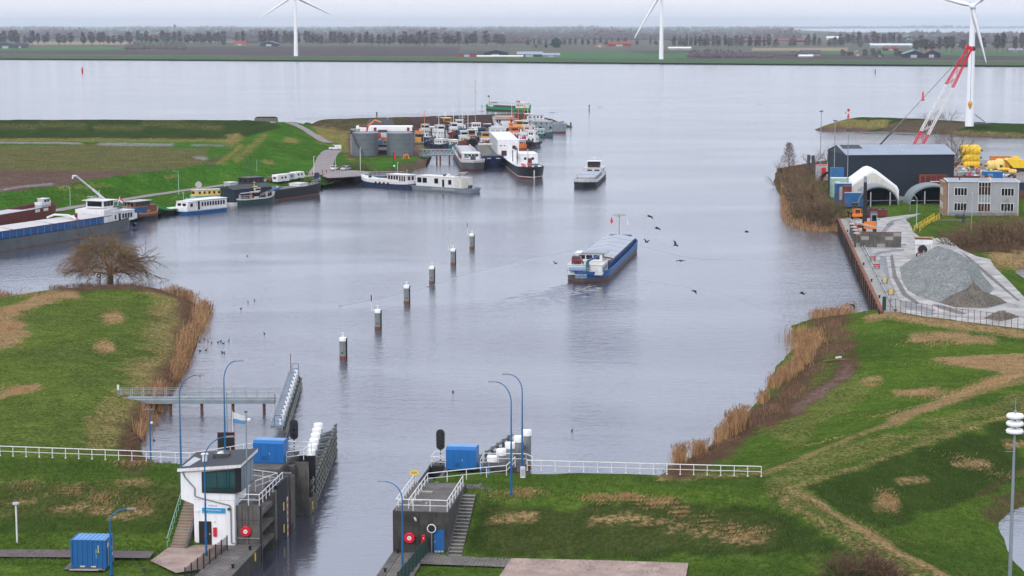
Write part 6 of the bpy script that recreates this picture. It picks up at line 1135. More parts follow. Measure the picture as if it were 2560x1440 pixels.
for i in range(4):
    p = W(2150,612,zY).lerp(W(2139,588,zY),i/3.0); b = thing('concrete_block','white edged concrete end block of the quay bay, %s' % ('nearest','second','third','farthest')[i],'block',p+Vector((-.8,0,0)),.1,'end blocks of the quay bay'); MB().bb(-.5,.5,-.4,.4,0,2.5,'concrete').obj('block', b); MB().bb(-.55,.55,-.45,.45,2.5,2.6,'white').obj('cap', b)
t = thing('timber_plank','long orange brown timber lying along the block bay','timber',W(2168,592,zY)+Vector((0,0,2.4)),math.radians(100)); MB().box((0,0,.12),(9,1.4,.24),'palewood').obj('board', t)
# machines
t = thing('wheel_loader','yellow and black wheel loader seen from behind on the quay','loader',W(2137,546,zY),math.radians(95)); 
for x in (-1.6,1.6):
    for s in (-1,1): MB().cyl((x,s*1.0,.85),(x,s*1.6,.85),.85,'rubber',n=14).cyl((x,s*1.58,.85),(x,s*1.63,.85),.4,'ochre',n=10).obj('wheel', t)
MB().box((-1.5,0,1.7),(2.4,1.7,1.6),'orange',top=.9).bb(-2.9,-2.4,-1.35,1.35,.7,1.5,'orange').obj('body', t); MB().bb(-2.75,-2.7,-.55,.55,1.2,2.4,'black').obj('grille', t); MB().box((.2,0,3.0),(1.7,1.5,1.5),'glass',top=.85).bb(-.75,1.1,-.85,.85,3.75,3.9,'black').obj('cab', t); MB().tube([(1.2,-.6,1.5),(3.2,-.6,1.0)],.2,'orange').tube([(1.2,.6,1.5),(3.2,.6,1.0)],.2,'orange').obj('lift_arm', t); MB().box((3.6,0,.7),(1.0,2.8,1.0),'darkgrey').obj('bucket', t); MB().ball((-2.72,0,1.8),.15,'red').obj('rear_light', t)
t = thing('crawler_crane','black boomed material handler with grey cab standing on the block bay','crane',W(2173,581,zY),math.radians(85))
MB().bb(-1.8,1.8,-1.5,-.9,0,.9,'black').bb(-1.8,1.8,.9,1.5,0,.9,'black').obj('track', t); MB().bb(-2,1,-1.3,1.3,1.0,2.6,'orange').obj('body', t); MB().bb(-1.8,.6,-1.6,-.2,1.6,4.6,'steel').bb(-1.85,.65,-1.65,-.15,4.6,4.75,'darkgrey').bb(-1.84,-1.8,-1.4,-.4,2.8,4.2,'glass').obj('cab', t); MB().box((-.4,1.15,4.5),(1.1,1.0,6),'black').box((-.2,1.15,9.2),(.8,.7,4.8),'tar').box((-.1,1.15,12.2),(1.0,.6,1.4),'steel').obj('boom', t); MB().bb(.8,1.6,1.2,3.4,.9,1.6,'maroon').obj('counterweight', t); MB().tube([(-.6,-1.9,3),(-.6,-2.4,3.2)],.1,'darkgrey').obj('mirror', t)
t = thing('screening_machine','white framed screening machine with brown top standing behind the grey heap','machine',W(2308,640,zY),math.radians(80)); 
for x in (-1.8,1.8):
    for y in (-1.5,1.5): MB().bb(x-.12,x+.12,y-.12,y+.12,0,3.2,'white').obj('leg', t)
MB().bb(-2,2,-1.8,1.8,2.6,3.6,'white').obj('hopper', t); MB().box((0,0,3.85),(4.2,3.9,.35),'palewood',ry=.1).obj('top_grid', t); MB().cyl((-2.1,.2,1.5),(-1.5,.2,1.5),.95,'black',n=16).obj('drum', t); MB().tube([(-2.6,-1.3,.9),(-2.6,1.3,.9)],.16,'rust').tube([(-2.6,0,.9),(-.5,0,2.4)],.14,'palewood').obj('conveyor', t)
for s in (-1.4,1.4): MB().cyl((-2.4,s-.15,.4),(-2.4,s+.15,.4),.4,'rubber',n=12).obj('wheel', t)
t = thing('skip','rusty open skip with scrap behind the wheel loader','skip',W(2187,541,zY),.05); MB().box((0,0,.9),(5.6,2.2,1.7),'maroon',top=1.06).obj('body', t)
for i in range(10): MB().box((rnd.uniform(-2.3,2.3),rnd.uniform(-.7,.7),1.85),(rnd.uniform(.5,1.4),.4,.5),rnd.choice(('darkgrey','rust')),rz=rnd.random()*3).obj('scrap', t)
# office
oA, oB = W(2369,538,3.9), W(2545,540,3.9); d = oB-oA; ow = d.length
t = thing('office_building','two storey grey rendered office with white windows and a glazed stairwell','building',(oA.x,oA.y,3.7),math.atan2(d.y,d.x)); H_ = 8.4
MB().bb(0,ow,0,10,.0,H_,'render').bb(-.04,ow+.04,-.05,10.05,0,.9,'grey').obj('wall', t); MB().bb(-1.1,-.06,.8,10,0,H_-.4,'brick').obj('side_wing', t); MB().bb(-.3,ow+.3,-.3,10.3,H_,H_+.16,'white').bb(0,ow,0,10,H_+.16,H_+.22,'roofgrey').bb(-1.3,-.3,.6,10.2,H_-.38,H_-.2,'brick').obj('roof', t)
for x in (-.0, ow-.12): MB().bb(x,x+.12,-.14,-.02,.2,H_,'white').obj('downpipe', t)
def win(t, x, z, w_, h_, n, k='glass', dep=0):
    o = MB().bb(x,x+w_,-.09-dep,-.01,z,z+h_,'white').obj('window', t); pw = (w_-.12)/n
    p = MB()
    for i in range(n): p.bb(x+.12+i*pw,x+pw*(i+1),-.11-dep,-.09-dep,z+.12,z+h_-.12,k)
    p.obj('pane', o); return o
cx = ow*.515
for x in (ow*.085, ow*.75):
    for z in (1.3, 5.0): win(t, x, z, ow*.185, 2.0, 4)
for r_, (z, k) in enumerate(((1.1,'brownglass'),(3.3,'steel'),(5.2,'brownglass'),(7.2,'glass'))): win(t, cx-ow*.09, z, ow*.18, 2.15 if r_ != 3 else 1.2, 4, k, .12)
for z in (1.6,5.0):
    for y in (2,4.5,7): MB().bb(-1.16,-1.1,y,y+1.0,z,z+1.6,'offwhite').obj('window', t)
MB().box((cx,1.2,H_+.5),(2.4,1.2,.8),'lightgrey').box((cx-.5,1,H_+.9),(.9,.7,1.2),'grey').box((cx+1.4,.9,H_+.5),(.5,.4,.7),'white').obj('roof_unit', t)
for x in (3,8.6): MB().cyl((x,4,H_+.2),(x,4,H_+.8),.18,'darkgrey').obj('roof_vent', t)
# white tents
def archtent(label, px, py, w_, h_, dep, rz):
    q_ = WY(px,py,513); q_.z = 3.2; t = thing('arch_shelter', label, 'shelter', q_, rz); pr = [(w_/2*math.cos(a), h_*math.sin(a)**.85) for a in [math.pi*i/24 for i in range(25)]]
    ot = [(x*1.0,z) for x,z in pr]; inn = [(x*.93,z*.93) for x,z in pr]; mb = MB(); n = len(pr)
    vs = [(x,0,z) for x,z in ot]+[(x,dep,z) for x,z in ot]+[(x,0,z) for x,z in inn]+[(x,dep,z) for x,z in inn]
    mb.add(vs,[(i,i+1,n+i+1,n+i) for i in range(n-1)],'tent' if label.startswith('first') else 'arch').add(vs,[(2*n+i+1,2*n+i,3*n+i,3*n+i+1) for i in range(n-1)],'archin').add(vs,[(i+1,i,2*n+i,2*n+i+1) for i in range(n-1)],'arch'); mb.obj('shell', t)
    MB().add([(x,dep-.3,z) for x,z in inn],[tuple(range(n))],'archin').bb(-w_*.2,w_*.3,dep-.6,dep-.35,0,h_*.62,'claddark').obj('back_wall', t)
    for x in (-w_*.18,w_*.28): MB().bb(x-.12,x+.12,.2,.45,0,h_*.72,'lightgrey').obj('post', t)
    MB().tube([(-w_*.4,.2,h_*.3),(w_*.42,.2,h_*.34)],.07,'grey').obj('rail', t); return t
archtent('grey arched fabric shelter open to the front beside the white tent',2196,503,10.8,5.6,9,R(-3))
archtent('grey arched shelter partly hidden behind the office building',2335,503,13.0,5.8,10,R(-3))
p = WY(2181,485,527); p.z = 3.1; t = thing('white_tent','white pointed storage tent standing in front of the dark hangar','tent',p,R(-3)); hw = 7.1
pr = [(-hw,0),(-hw*.98,3.6),(-hw*.9,4.6),(-1.0,8.7),(0,9.0),(1.0,8.7),(hw*.9,4.6),(hw*.98,3.6),(hw,0)]
MB().extr(pr,'y',0,14,'tent').obj('shell', t, 30, bevel=.25); MB().extr([(x*.92,z*.9) for x,z in pr],'y',-.12,0,'offwhite').obj('front_wall', t, 30)
# dark hangar
hA, hB = W(2117,508,3.3), W(2386,486,3.3); 
hA = Vector((hA.x, 545, 3.3)); sA = WY(2117,387,545); sB = WY(2386,389,548); d = Vector((sB.x-sA.x, sB.y-sA.y, 0)); L_ = d.length; hz_ = sA.z-3.3
t = thing('hangar','large dark blue clad hangar with pale grey sloping roof','hangar',(sA.x,sA.y,3.3),math.atan2(d.y,d.x))
MB().bb(0,L_,0,20,-.3,hz_,'claddark').add([(0,0,hz_),(0,20,hz_),(0,10,hz_+1.9),(L_,0,hz_),(L_,20,hz_),(L_,10,hz_+1.9)],[(0,2,1),(3,4,5)],'darkgrey').obj('wall', t)
rb = MB()
for i in range(60): rb.bb(.15+i*L_/60,.23+i*L_/60,-.05,0,0,hz_,'claddark')
rb.obj('cladding', t); rv = [(-.3,-.4,hz_-.1),(L_+.3,-.4,hz_-.1),(L_+.3,10,hz_+2.0),(-.3,10,hz_+2.0),(L_+.3,20.4,hz_-.1),(-.3,20.4,hz_-.1)]
MB().add(rv+[(x,y,z+.12) for x,y,z in rv],[(6,7,8,9),(9,8,10,11),(0,1,7,6),(3,2,1,0),(0,6,9,3),(1,2,8,7)],'roofgrey').obj('roof', t); MB().add([(.5,5.8,hz_+1.28),(L_*.2,5.8,hz_+1.28),(L_*.2,9.8,hz_+2.12),(.5,9.8,hz_+2.12)],[(0,1,2,3)],'slate').obj('roof_patch', t)
# crane behind the hangar
cp = WY(2290,372,640); tp = WY(2424,120,640); t = thing('lattice_crane','tall red and white lattice boom crane leaning above the hangar','crane',(cp.x,cp.y,3.2),0); a = Vector((0,0,2.0)); tip = Vector((tp.x-cp.x, 0, tp.z-3.2)); lift = Vector((-1.0,0,0)); 
v0 = a+(Vector((0,0,cp.z-5.2)) if False else Vector((0,0,0))); base_ = Vector((-(tip.x)*(cp.z-5.2)/(tp.z-cp.z),0,2.0)); dv = tip-base_; Lb = dv.length; u_ = dv.normalized(); s_ = Vector((u_.z,0,-u_.x))
def seg(f0, f1, k, nm, w0, w1):
    m_ = MB(); n = max(2, int((f1-f0)*Lb/2.8))
    for sx_ in (-1,1):
        for sy in (-1,1): m_.cyl(base_+dv*f0+s_*w0*sx_+Vector((0,w0*sy,0)), base_+dv*f1+s_*w1*sx_+Vector((0,w1*sy,0)), .17, k, n=4)
    for i in range(n):
        g0, g1 = f0+(f1-f0)*i/n, f0+(f1-f0)*(i+1)/n; wa = w0+(w1-w0)*i/n; wb = w0+(w1-w0)*(i+1)/n
        for sy in (-1,1):
            sg = 1 if i % 2 else -1; m_.cyl(base_+dv*g0+s_*wa*sg+Vector((0,wa*sy,0)), base_+dv*g1-s_*wb*sg+Vector((0,wb*sy,0)), .08, k, n=4, caps=False); m_.cyl(base_+dv*g0-s_*wa*sg+Vector((0,wa*sy,0)), base_+dv*g1+s_*wb*sg+Vector((0,wb*sy,0)), .05, k, n=4, caps=False)
        for sx_ in (-1,1): m_.cyl(base_+dv*g0+s_*wa*sx_+Vector((0,-wa,0)), base_+dv*g1+s_*wb*sx_+Vector((0,wb,0)), .06, k, n=4, caps=False)
    m_.obj(nm, t)
fz = lambda y: (WY(0,y,640).z-5.2)/dv.z
seg(0,fz(332),'red','boom_foot',1.1,1.35); seg(fz(332),fz(215),'white','boom_middle',1.35,1.25); seg(fz(215),1,'red','boom_top',1.25,.7)
MB().box(tuple(tip),(2.6,1.4,1.2),'red',ry=.4).ball(tuple(tip+Vector((1.2,0,-.2))),.8,'darkgrey').obj('boom_head', t); MB().bb(-4.5+base_.x,3+base_.x,-2,2,0,4.2,'red').bb(-5+base_.x,2+base_.x,-2.4,2.4,0,1.2,'black').obj('machine_house', t)
hk = Vector((tip.x+.7,0,0)); MB().cyl(tip+Vector((.7,0,0)),(hk.x,0,WY(2420,262,640).z-3.2),.06,'darkgrey',n=4).obj('hoist_rope', t); hz2 = WY(2420,262,640).z-3.2; MB().lathe([(.05,hz2-1.6),(.4,hz2-.9),(.75,hz2+.3),(.5,hz2+1.0),(.05,hz2+1.2)],'ochre',(hk.x,0,0),8).obj('hook_block', t)
pe = WY(2200,362,640)-Vector((cp.x,640,3.2)); pe.y = 0; MB().cyl(tip,tip.lerp(pe,.86),.10,'grey',n=4).cyl(tip.lerp(pe,.86),pe,.28,'darkgrey',n=5).obj('pendant', t); m_ = tip.lerp(pe,.52); MB().lathe([(.02,m_.z-.8),(.6,m_.z-.6),(.25,m_.z+.6),(.3,m_.z+1.8),(.02,m_.z+2.4)],'red',(m_.x,0,0),8).obj('pendant_weight', t)
t = thing('lamp_cluster','row of white swan neck lamps on the ridge behind the hangar roof','lamp',WY(2285,368,585)-Vector((0,0,3.8)),0)
for x in (-3.6,-2.6,2.6,3.6): MB().tube([(x,0,0),(x,0,4.2),(x-.3,0,4.7),(x-.7,0,4.4)],.12,'white').obj('lamp', t)
# buoys and clutter
def drum(label, px, py, Y, r, L_, k, rz=0, hz=0, group='big yellow floats behind the hangar'):
    p = WY(px,py,Y); t = thing('float', label, 'float', p, rz, group); n = 12
    pr = [(0,-L_/2),(r*.7,-L_/2),(r*.95,-L_/2+.5),(r,-L_/2+1.2),(r,L_/2-1.2),(r*.95,L_/2-.5),(r*.7,L_/2),(0,L_/2)]; mb = MB(); mb.lathe([(max(a,.01),b) for a,b in pr],k,n=20); mb.v = [(z,x,y) for x,y,z in mb.v]; mb.obj('drum', t, 40)
    bands = MB()
    for f in (-.3,-.1,.1,.3): 
        mb2 = MB(); mb2.lathe([(r+.02,f*L_-.06),(r+.05,f*L_),(r+.02,f*L_+.06)],'ochre',n=20); bands.add([(z,x,y) for x,y,z in mb2.v],mb2.f,'ochre')
    bands.obj('bands', t); MB().cyl((-L_/2-.8,0,0),(-L_/2,0,0),.25,'maroon').cyl((L_/2,0,0),(L_/2+.9,0,0),.3,'darkgrey').obj('mooring_eye', t); return t
drum('largest yellow cushion float on top of the stack right of the hangar',2425,376,655,1.9,6.5,'yellow'); drum('yellow cushion float in the middle of the stack right of the hangar',2426,394,655,1.75,5.7,'yellow'); drum('lowest yellow cushion float of the stack right of the hangar',2428,411,655,1.7,5.2,'yellow')
drum('pale yellow ribbed buoy body lying left of the orange box',2485,414,640,1.7,4.7,'paleyellow',.2,group=None); drum('thin yellow cylinder float lying before the pale buoys',2509,423,632,.5,4,'yellow',group=None); drum('yellow cone ended buoy lying at the right end of the clutter',2532,429,624,.8,2.4,'paleyellow',-.5,group=None); drum('yellow float half hidden behind the left corner of the hangar',2094,408,570,.7,1.6,'yellow',group=None)
p = WY(2499,412,640); t = thing('buoy_house','pale yellow domed buoy body with small dark windows','buoy',p,0); MB().lathe([(2.0,-1.9),(2.0,.3),(1.6,1.3),(.9,1.9),(.02,2.1)],'paleyellow',n=16).obj('body', t, 40); MB().bb(-.4,.5,-2.06,-1.96,-.9,.1,'darkgrey').obj('window', t)
p = WY(2500,402,655); t = thing('orange_tank','long orange box pontoon behind the pale yellow buoys','pontoon',p,0); MB().bb(-3.2,3.2,-1.2,1.2,-2.2,1.4,'orange').bb(-3.3,3.3,-1.3,1.3,1.4,1.6,'palewood').obj('body', t, bevel=.1)
p = WY(2550,408,640); t = thing('yellow_pontoon','yellow slanted pontoon raft with orange end block at the right edge','pontoon',p,0); MB().extr([(-5,1.2),(-2.5,-1.4),(6,-1.4),(6,.6),(-4,1.6)],'y',-2,2,'yellow').bb(-4,6,-2,2,-2.8,-1.45,'black').obj('hull', t); MB().bb(1.6,6,-1.6,1.6,.6,3,'orange').obj('block', t); MB().bb(-2.4,-.6,-1,1,.9,2.2,'yellow').obj('winch', t)
rj = random.Random(21); KK = ('offwhite','maroon','rust','white','darkgrey','mint','palewood','black','lightgrey','paleyellow','pink')
n_ = 0
for row, (x0, x1, y, Y) in enumerate(((2388,2545,424,575),(2392,2540,430,565),(2386,2400,412,590),(2400,2540,438,580))):
    for i in range(16 if row != 2 else 5):
        px = x0+(x1-x0)*(i+rj.uniform(.1,.9))/(16 if row != 2 else 5); k = rj.choice(KK); g = W(px, y+rj.uniform(-4,8), 3.4); n_ += 1
        t = thing('scrap_part', 'loose buoy part in the clutter on the depot ground before the yellow stack', 'scrap', g, rj.random()*6, 'loose buoy parts on the depot ground'); L_ = rj.uniform(.9,2.4); r = rj.uniform(.25,.6)
        if i % 3: MB().cyl((-L_/2,0,r),(L_/2,0,r+rj.uniform(0,.8)),r,k,r2=r*rj.uniform(.3,1),n=8).obj('tube', t, 40)
        else: MB().ball((0,0,r),r,k).obj('ball', t, 40)
        MB().cyl((L_/2*.9,0,r),(L_/2*1.15,0,r*1.3),r*.35,'darkgrey',n=6).obj('eye', t)
for lab, px, py, w_, h_ in (('rusty open steel frame rack in front of the dark hangar',2333,482,7.4,6.4),('rusty frame rack with yellow end posts right of the hangar',2420,462,13.5,2.6)):
    p = WY(px,py-6,536); p.z = WY(px,py,536).z-1.0; p = W(px,462,3.4) if px > 2400 else Vector((WY(px,440,541).x,541,3.3)); t = thing('steel_rack', lab, 'rack', p, 0); MB().bb(-w_/2,w_/2,.9,1.0,h_*.55 if h_ > 5 else .2,h_,'maroon').bb(-w_/2,w_/2,-1,1,0,.25,'rust').obj('panel', t)
    for i in range(6): x = -w_/2+w_*i/5; MB().bb(x-.12,x+.12,-1,-.8,0,h_,'rust').obj('post', t)
    MB().bb(-w_/2,w_/2,-1,-.8,h_-.2,h_,'rust').obj('top_beam', t)
    if 'yellow' in lab: 
        for x in (-w_/2+1.4,w_/2-.8): MB().bb(x-.35,x+.35,-1.2,-1.02,.2,h_-.2,'yellow').obj('end_post', t)
    MB().bb(-1,1.6,-1.1,-1.02,h_*.7,h_*.7+.2,'white').obj('stripe', t)
def box_thing(name, label, cat, px, py, Y, d, k, rz=0, extra=None, group=None):
    p = WY(px,py,Y); t = thing(name, label, cat, p, rz, group); MB().box((0,0,d[2]/2),d,k).obj('body', t); MB().bb(-d[0]/2-.05,d[0]/2+.05,-d[1]/2-.05,d[1]/2+.05,d[2],d[2]+.12,extra or 'lightgrey').obj('lid', t)
    MB().bb(-d[0]*.3,-d[0]*.02,-d[1]/2-.05,-d[1]/2,.2*d[2],d[2]*.85,extra or k).obj('door', t); return t
box_thing('container','blue site container at the foot of the grey arched shelter','container',2132,516,515,(4.6,2.6,3.6),'blue',.05); box_thing('container','bright blue tank container left of the hangar','container',2092,460,545,(3.4,3,4.4),'blue',0,'teal'); box_thing('container','blue container with grey roof beside the brown cylinder','container',2107,508,520,(4,3,5.2),'bargeblue',.0,'lightgrey'); box_thing('container','white and green container near the left corner of the hangar','container',2098,492,530,(4.6,2.8,5),'mint',0,'white'); box_thing('site_cabin','white site cabin with red edges at the left of the depot','cabin',2062,450,600,(5,3,4.5),'lightgrey',.1,'red'); box_thing('container','light blue container behind the office roof','container',2480,456,590,(5.6,2.8,3.2),'blue',0,'paleblue'); box_thing('skip','dark blue skip at the right edge behind the office','skip',2552,475,535,(7,3,2),'navy',0,'navy')
t = thing('round_tank','dark round open pipe end lying left of the hangar','pipe',WY(2074,455,560),0); MB().lathe([(2.2,0),(2.3,1.5),(2.1,1.5),(1.9,.2)],'black',n=18).obj('ring', t); t.rotation_euler = (R(80),0,R(-30)); t.location.z += .5
t = thing('brown_cylinder','rust brown cylinder standing by the site containers','tank',WY(2117,508,516),0); MB().cyl((0,0,0),(0,0,4.4),1.2,'maroon',n=16).obj('drum', t, 40); MB().cyl((0,0,4.4),(0,0,4.5),1.25,'rust',n=16).obj('lid', t)
t = thing('yellow_machine','yellow and rust machine standing by the left corner of the hangar','machine',WY(2107,450,556),0); MB().bb(-.9,.9,-1,1,0,4.2,'yellow').bb(-1,1.1,-1.1,1.1,4.2,6,'rust').obj('body', t); MB().bb(-1.1,-.3,-1.05,-1,.3,1.5,'orange').obj('hatch', t)
box_thing('white_tarp_store','white tarpaulin store left of the hangar','store',2097,443,566,(6,4,4),'offwhite',0,'white')
for i,(px, py, k) in enumerate(((2305,500,'darkgrey'),(2322,498,'pink'),(2296,480,'maroon'))):
    p = ongr(px,py,3.6); 
    if k == 'pink': t = thing('pallet_stack','pinkish red pallet stack between the two arched shelters','pallets',p,0); [MB().bb(-2.4,2.4,-1,1,j*.5,j*.5+.4,'maroon').obj('pallet', t) for j in range(4)]
    elif k == 'darkgrey': car('van','white van parked between the tents and the second arch',p+Vector((0,3,0)),R(88),'white','van')
    else: t = thing('trailer','small red trailer in front of the hangar wall','trailer',p,0); MB().bb(-2.4,2.4,-1,1,.6,1.2,'maroon').obj('bed', t); [MB().cyl((x,-1.1,.4),(x,1.1,.4),.4,'rubber').obj('wheel', t) for x in (-1,1)]
# lamps and posts
for lab, px, py, ptop, Y in (('tall thin grey light mast at the left of the depot',2050,450,278,600),('tall thin light mast between the bushes and the containers',2084,500,302,545),('tall thin light mast at the corner of the dark hangar',2117,512,326,520)):
    b = WY(px,py,Y); tt = WY(px+6,ptop,Y); t = thing('light_mast', lab, 'light mast', b, 0, 'tall light masts of the depot'); h_ = tt.z-b.z; MB().cyl((0,0,0),(0,0,h_),.16,'steel',r2=.1,n=6).obj('pole', t); MB().box((0,0,h_),(1.1,.5,.3),'darkgrey').obj('floodlight', t)
t = lamp('pale green street lamp on the slope left of the office', ongr(2291,568,3.4), 7.6, 1.2, math.pi, k='mint', r=.12, group=None)
t = lamp('small grey lamp with white head on the mound', ongr(2275,530,4), 2.9, .4, .3, k='steel', r=.07, group=None, head='white')
p0, p1 = ongr(2292,580,3), ongr(2342,548,4); d = p1-p0; t = thing('slope_stairs','grey stairs with yellow railings climbing the grass slope before the office','stairs',p0,math.atan2(d.y,d.x)); L_ = d.xy.length; hh = d.z; MB().extr([(0,-.3),(L_,hh-.3),(L_,hh+.05),(0,.05)],'y',-.6,.6,'concrete').obj('steps', t)
for y in (-.65,.65):
    for z in (.35,.7,1.05,1.4): MB().tube([(0,y,z),(L_,y,hh+z)],.05,'yellow',5).obj('rail', t)
    for i in range(7): MB().cyl((L_*i/6,y,hh*i/6),(L_*i/6,y,hh*i/6+1.4),.06,'yellow',n=5).obj('post', t)
t = thing('litter_bin','dark green litter bin on the lawn before the office','bin',ongr(2409,557,4),0); MB().bb(-.35,.35,-.3,.3,0,1.3,'darkgreen').obj('body', t); MB().bb(-.4,.4,-.35,.35,1.3,1.4,'black').obj('lid', t)
t = thing('picnic_table','dark picnic table on the lawn before the office','table',ongr(2400,545,4),0); MB().bb(-1.2,1.2,-.5,.5,.75,.85,'darkgrey').obj('top', t); MB().bb(-1.2,1.2,-.95,-.7,.42,.5,'darkgrey').obj('bench', t); MB().bb(-1.2,1.2,.7,.95,.42,.5,'darkgrey').obj('bench', t); MB().bb(-.9,-.8,-.8,.8,0,.75,'darkgrey').bb(.8,.9,-.8,.8,0,.75,'darkgrey').obj('leg_frame', t)
t = thing('flag_pole','thin grey pole in the bushes before the office','pole',ongr(2428,575,4),0); MB().cyl((0,0,0),(0,0,8.5),.05,'lightgrey').obj('pole', t); MB().ball((0,0,8.5),.1,'white').obj('knob', t)
t = thing('mooring_dolphin','pair of dark timber dolphin posts behind the bushes','dolphin',WY(2027,415,640),0); MB().cyl((-.9,0,-6),(-.7,0,3.6),.55,'darkgrey',n=8).obj('pile', t); MB().cyl((.9,0,-6),(.7,0,3.4),.55,'darkgrey',n=8).obj('pile', t)
# daymark on the spit
t = thing('beacon','red and white daymark beacon at the tip of the spit','beacon',tinC.on(2121,292,5),0); MB().lathe([(.7,0),(.5,1.0),(.35,1.6)],'red').obj('base', t); MB().cyl((0,0,1.6),(0,0,3.0),.35,'white').obj('shaft', t); MB().box((-.9,0,2.0),(1.6,.4,.6),'white',ry=.5).box((-1.4,0,2.2),(.5,.5,.9),'red').obj('arm', t); MB().cyl((0,0,3.0),(0,0,4.3),.7,'red',n=10).obj('top_mark', t)
# ======================= tank site, road and dike on the left =======================
ROADM = ground_mat('road_asphalt', ((128,120,120),(150,142,140)), .3)
def ribbon(name, pts, w_, tin, mat, dz=.12):
    q = [tin.on(x, y, z) for x, y, z in pts]; res = []
    for a, b in zip(q[:-1], q[1:]):
        n = max(1, int((b-a).length/4)); res += [a.lerp(b,i/n) for i in range(n)]
    res.append(q[-1]); L, Rr = [], []
    for i, p in enumerate(res):
        d = (res[min(i+1,len(res)-1)]-res[max(i-1,0)]); n = Vector((-d.y,d.x,0)).normalized()*w_/2
        for s, l in ((n,L),(-n,Rr)): v = p+s; v.z = max(tin.z(v.x,v.y), tin.z(p.x,p.y)-.1)+dz; l.append(v)
    return strip(name, L, Rr, mat)
ribbon('road', [(-50,560,2.4),(0,549,2.4),(230,512,2.4),(450,478,2.4),(600,458,2.4),(700,447,2.5),(780,439,2.6),(815,428,2.8)], 3.6, tinP, ROADM)
ribbon('road', [(795,436,2.6),(806,420,2.7),(814,400,2.9),(824,385,3),(836,376,3)], 6.5, tinP, ROADM, .16)
ribbon('road', [(822,358,3.5),(800,348,5),(770,330,6.5),(735,312,8),(722,307,8.2)], 4.2, tinP, ROADM, .2)
ribbon('path', [(600,303,7.4),(640,308,7.6),(685,311,8)], 2.6, tinP, ROADM, .2)
sheet('parking', [W(x, y, 2.75).xy for x, y in [(805,440),(830,424),(895,427),(930,431),(900,441),(860,444),(820,446)]], 2.86, ROADM)
for lab, px in (('left grey steel storage tank with a curved stair',911),('right grey steel storage tank beside the advertising banner',998)):
    p = W(px,391,3); p.y += 4.6; t = thing('storage_tank', lab, 'tank', p, 0, 'grey steel storage tanks'); r = 4.75
    MB().cyl((0,0,0),(0,0,8.2),r,'galv',n=40).obj('shell', t, 40); MB().cyl((0,0,8.2),(0,0,8.3),r+.08,'grey',n=40).obj('rim', t, 40)
    for z in range(1,5): MB().lathe([(r+.005,z*1.7-.04),(r+.03,z*1.7),(r+.005,z*1.7+.04)],'grey',n=40).obj('seam', t)
    MB().lathe([(r+.02,8.95),(r+.07,9.0),(r+.02,9.05)],'lightgrey',n=40).obj('top_rail', t)
    if 'left' in lab:
        st = MB(); N = 16
        for i in range(N): 
            a = R(-150+60*i/N*1.0); b = R(-150+60*(i+1)/N); z = 8.2-i*8.2/N; p_, q_ = ((r+.5)*math.cos(a),(r+.5)*math.sin(a),z), ((r+.5)*math.cos(b),(r+.5)*math.sin(b),z-8.2/N); st.tube([p_,q_],.16,'darkgrey',4).tube([(p_[0],p_[1],p_[2]+1),(q_[0],q_[1],q_[2]+1)],.06,'darkgrey',4)
        st.obj('stair', t)
p = W(955,388,3); t = thing('banner','tall advertising banner with red lettering hung between the tanks','banner',p+Vector((0,4,0)),0); MB().bb(-1.65,1.65,0,.1,3.6,8.0,'poster').obj('panel', t); MB().bb(-1.6,-.6,-.03,0,6.0,7.9,'red').obj('red_field', t); MB().bb(-.5,1.6,-.03,0,5.2,6.3,'orange').obj('orange_field', t); MB().bb(-1.6,.1,-.03,0,3.7,5.1,'paleblue').bb(.3,1.5,-.03,0,4.0,5.0,'grey').obj('picture_field', t); MB().bb(-1.6,1.6,0,.12,1.6,2.7,'offwhite').bb(-1.7,1.7,.1,.3,0,9,'darkgrey').obj('frame', t)
t = thing('grey_tower','grey concrete wall tower left of the tanks with dark lamp box','wall',W(878,388,3)+Vector((1,6,0)),0); MB().bb(-1.6,1.6,-2,3,0,9.2,'paleconcrete').obj('wall', t); MB().bb(-1.5,.2,-2.3,-2,7.5,8.9,'black').obj('lamp_box', t)
p = W(958,372,3); p.y += 22; t = thing('long_shed','long low shed with bright white roof behind the tanks','shed',p,0); MB().bb(-11,9,0,6,0,7.0,'white').obj('wall', t); MB().bb(-12,10,-.5,7,7.0,7.5,'tent').bb(-12,10,-.55,-.5,5.6,7.5,'tent').obj('roof', t); MB().bb(-5,-4,-.7,-.56,5.6,7.0,'maroon').bb(8,9,-.7,-.56,5.6,7,'maroon').obj('red_post', t)
p = W(935,352,3); p.y += 45; t = thing('house','house with dark tiled roof behind the white shed','house',p,.1); MB().bb(-6,6,0,8,0,3.4,'brick').obj('wall', t); MB().add([(-6.5,-.5,3.2),(6.5,-.5,3.2),(4.8,4,6.6),(-4.8,4,6.6),(6.5,8.5,3.2),(-6.5,8.5,3.2)],[(0,1,2,3),(3,2,4,5),(0,3,5),(1,4,2)],'roofdark').obj('roof', t); MB().bb(2.6,3.3,3.6,4.4,5.4,7.2,'brick').obj('chimney', t)
p = W(905,371,3); p.y += 12; t = thing('excavator','red excavator with raised arm seen over the left tank','excavator',p,0); MB().bb(-2,2,-1.4,1.4,0,1,'black').obj('tracks', t); MB().bb(-1.8,1.6,-1.3,1.3,1,3.2,'red').obj('body', t); MB().tube([(1.4,0,7.8),(4.2,0,10.2),(6.6,0,9.4)],.36,'orange').tube([(-2,0,8.0),(1.4,0,7.8)],.4,'maroon').tube([(.5,0,3),(1.4,0,7.8)],.4,'red').obj('arm', t)
t = thing('sculpture','small orange frame object on the grass before the right tank','frame',W(1015,397,3),0); MB().tube([(-1,0,0),(-.6,0,1.4),(.6,0,1.5),(1.1,0,0)],.22,'orange').tube([(-.2,.5,0),(-.1,0,1.4)],.2,'orange').obj('frame', t)
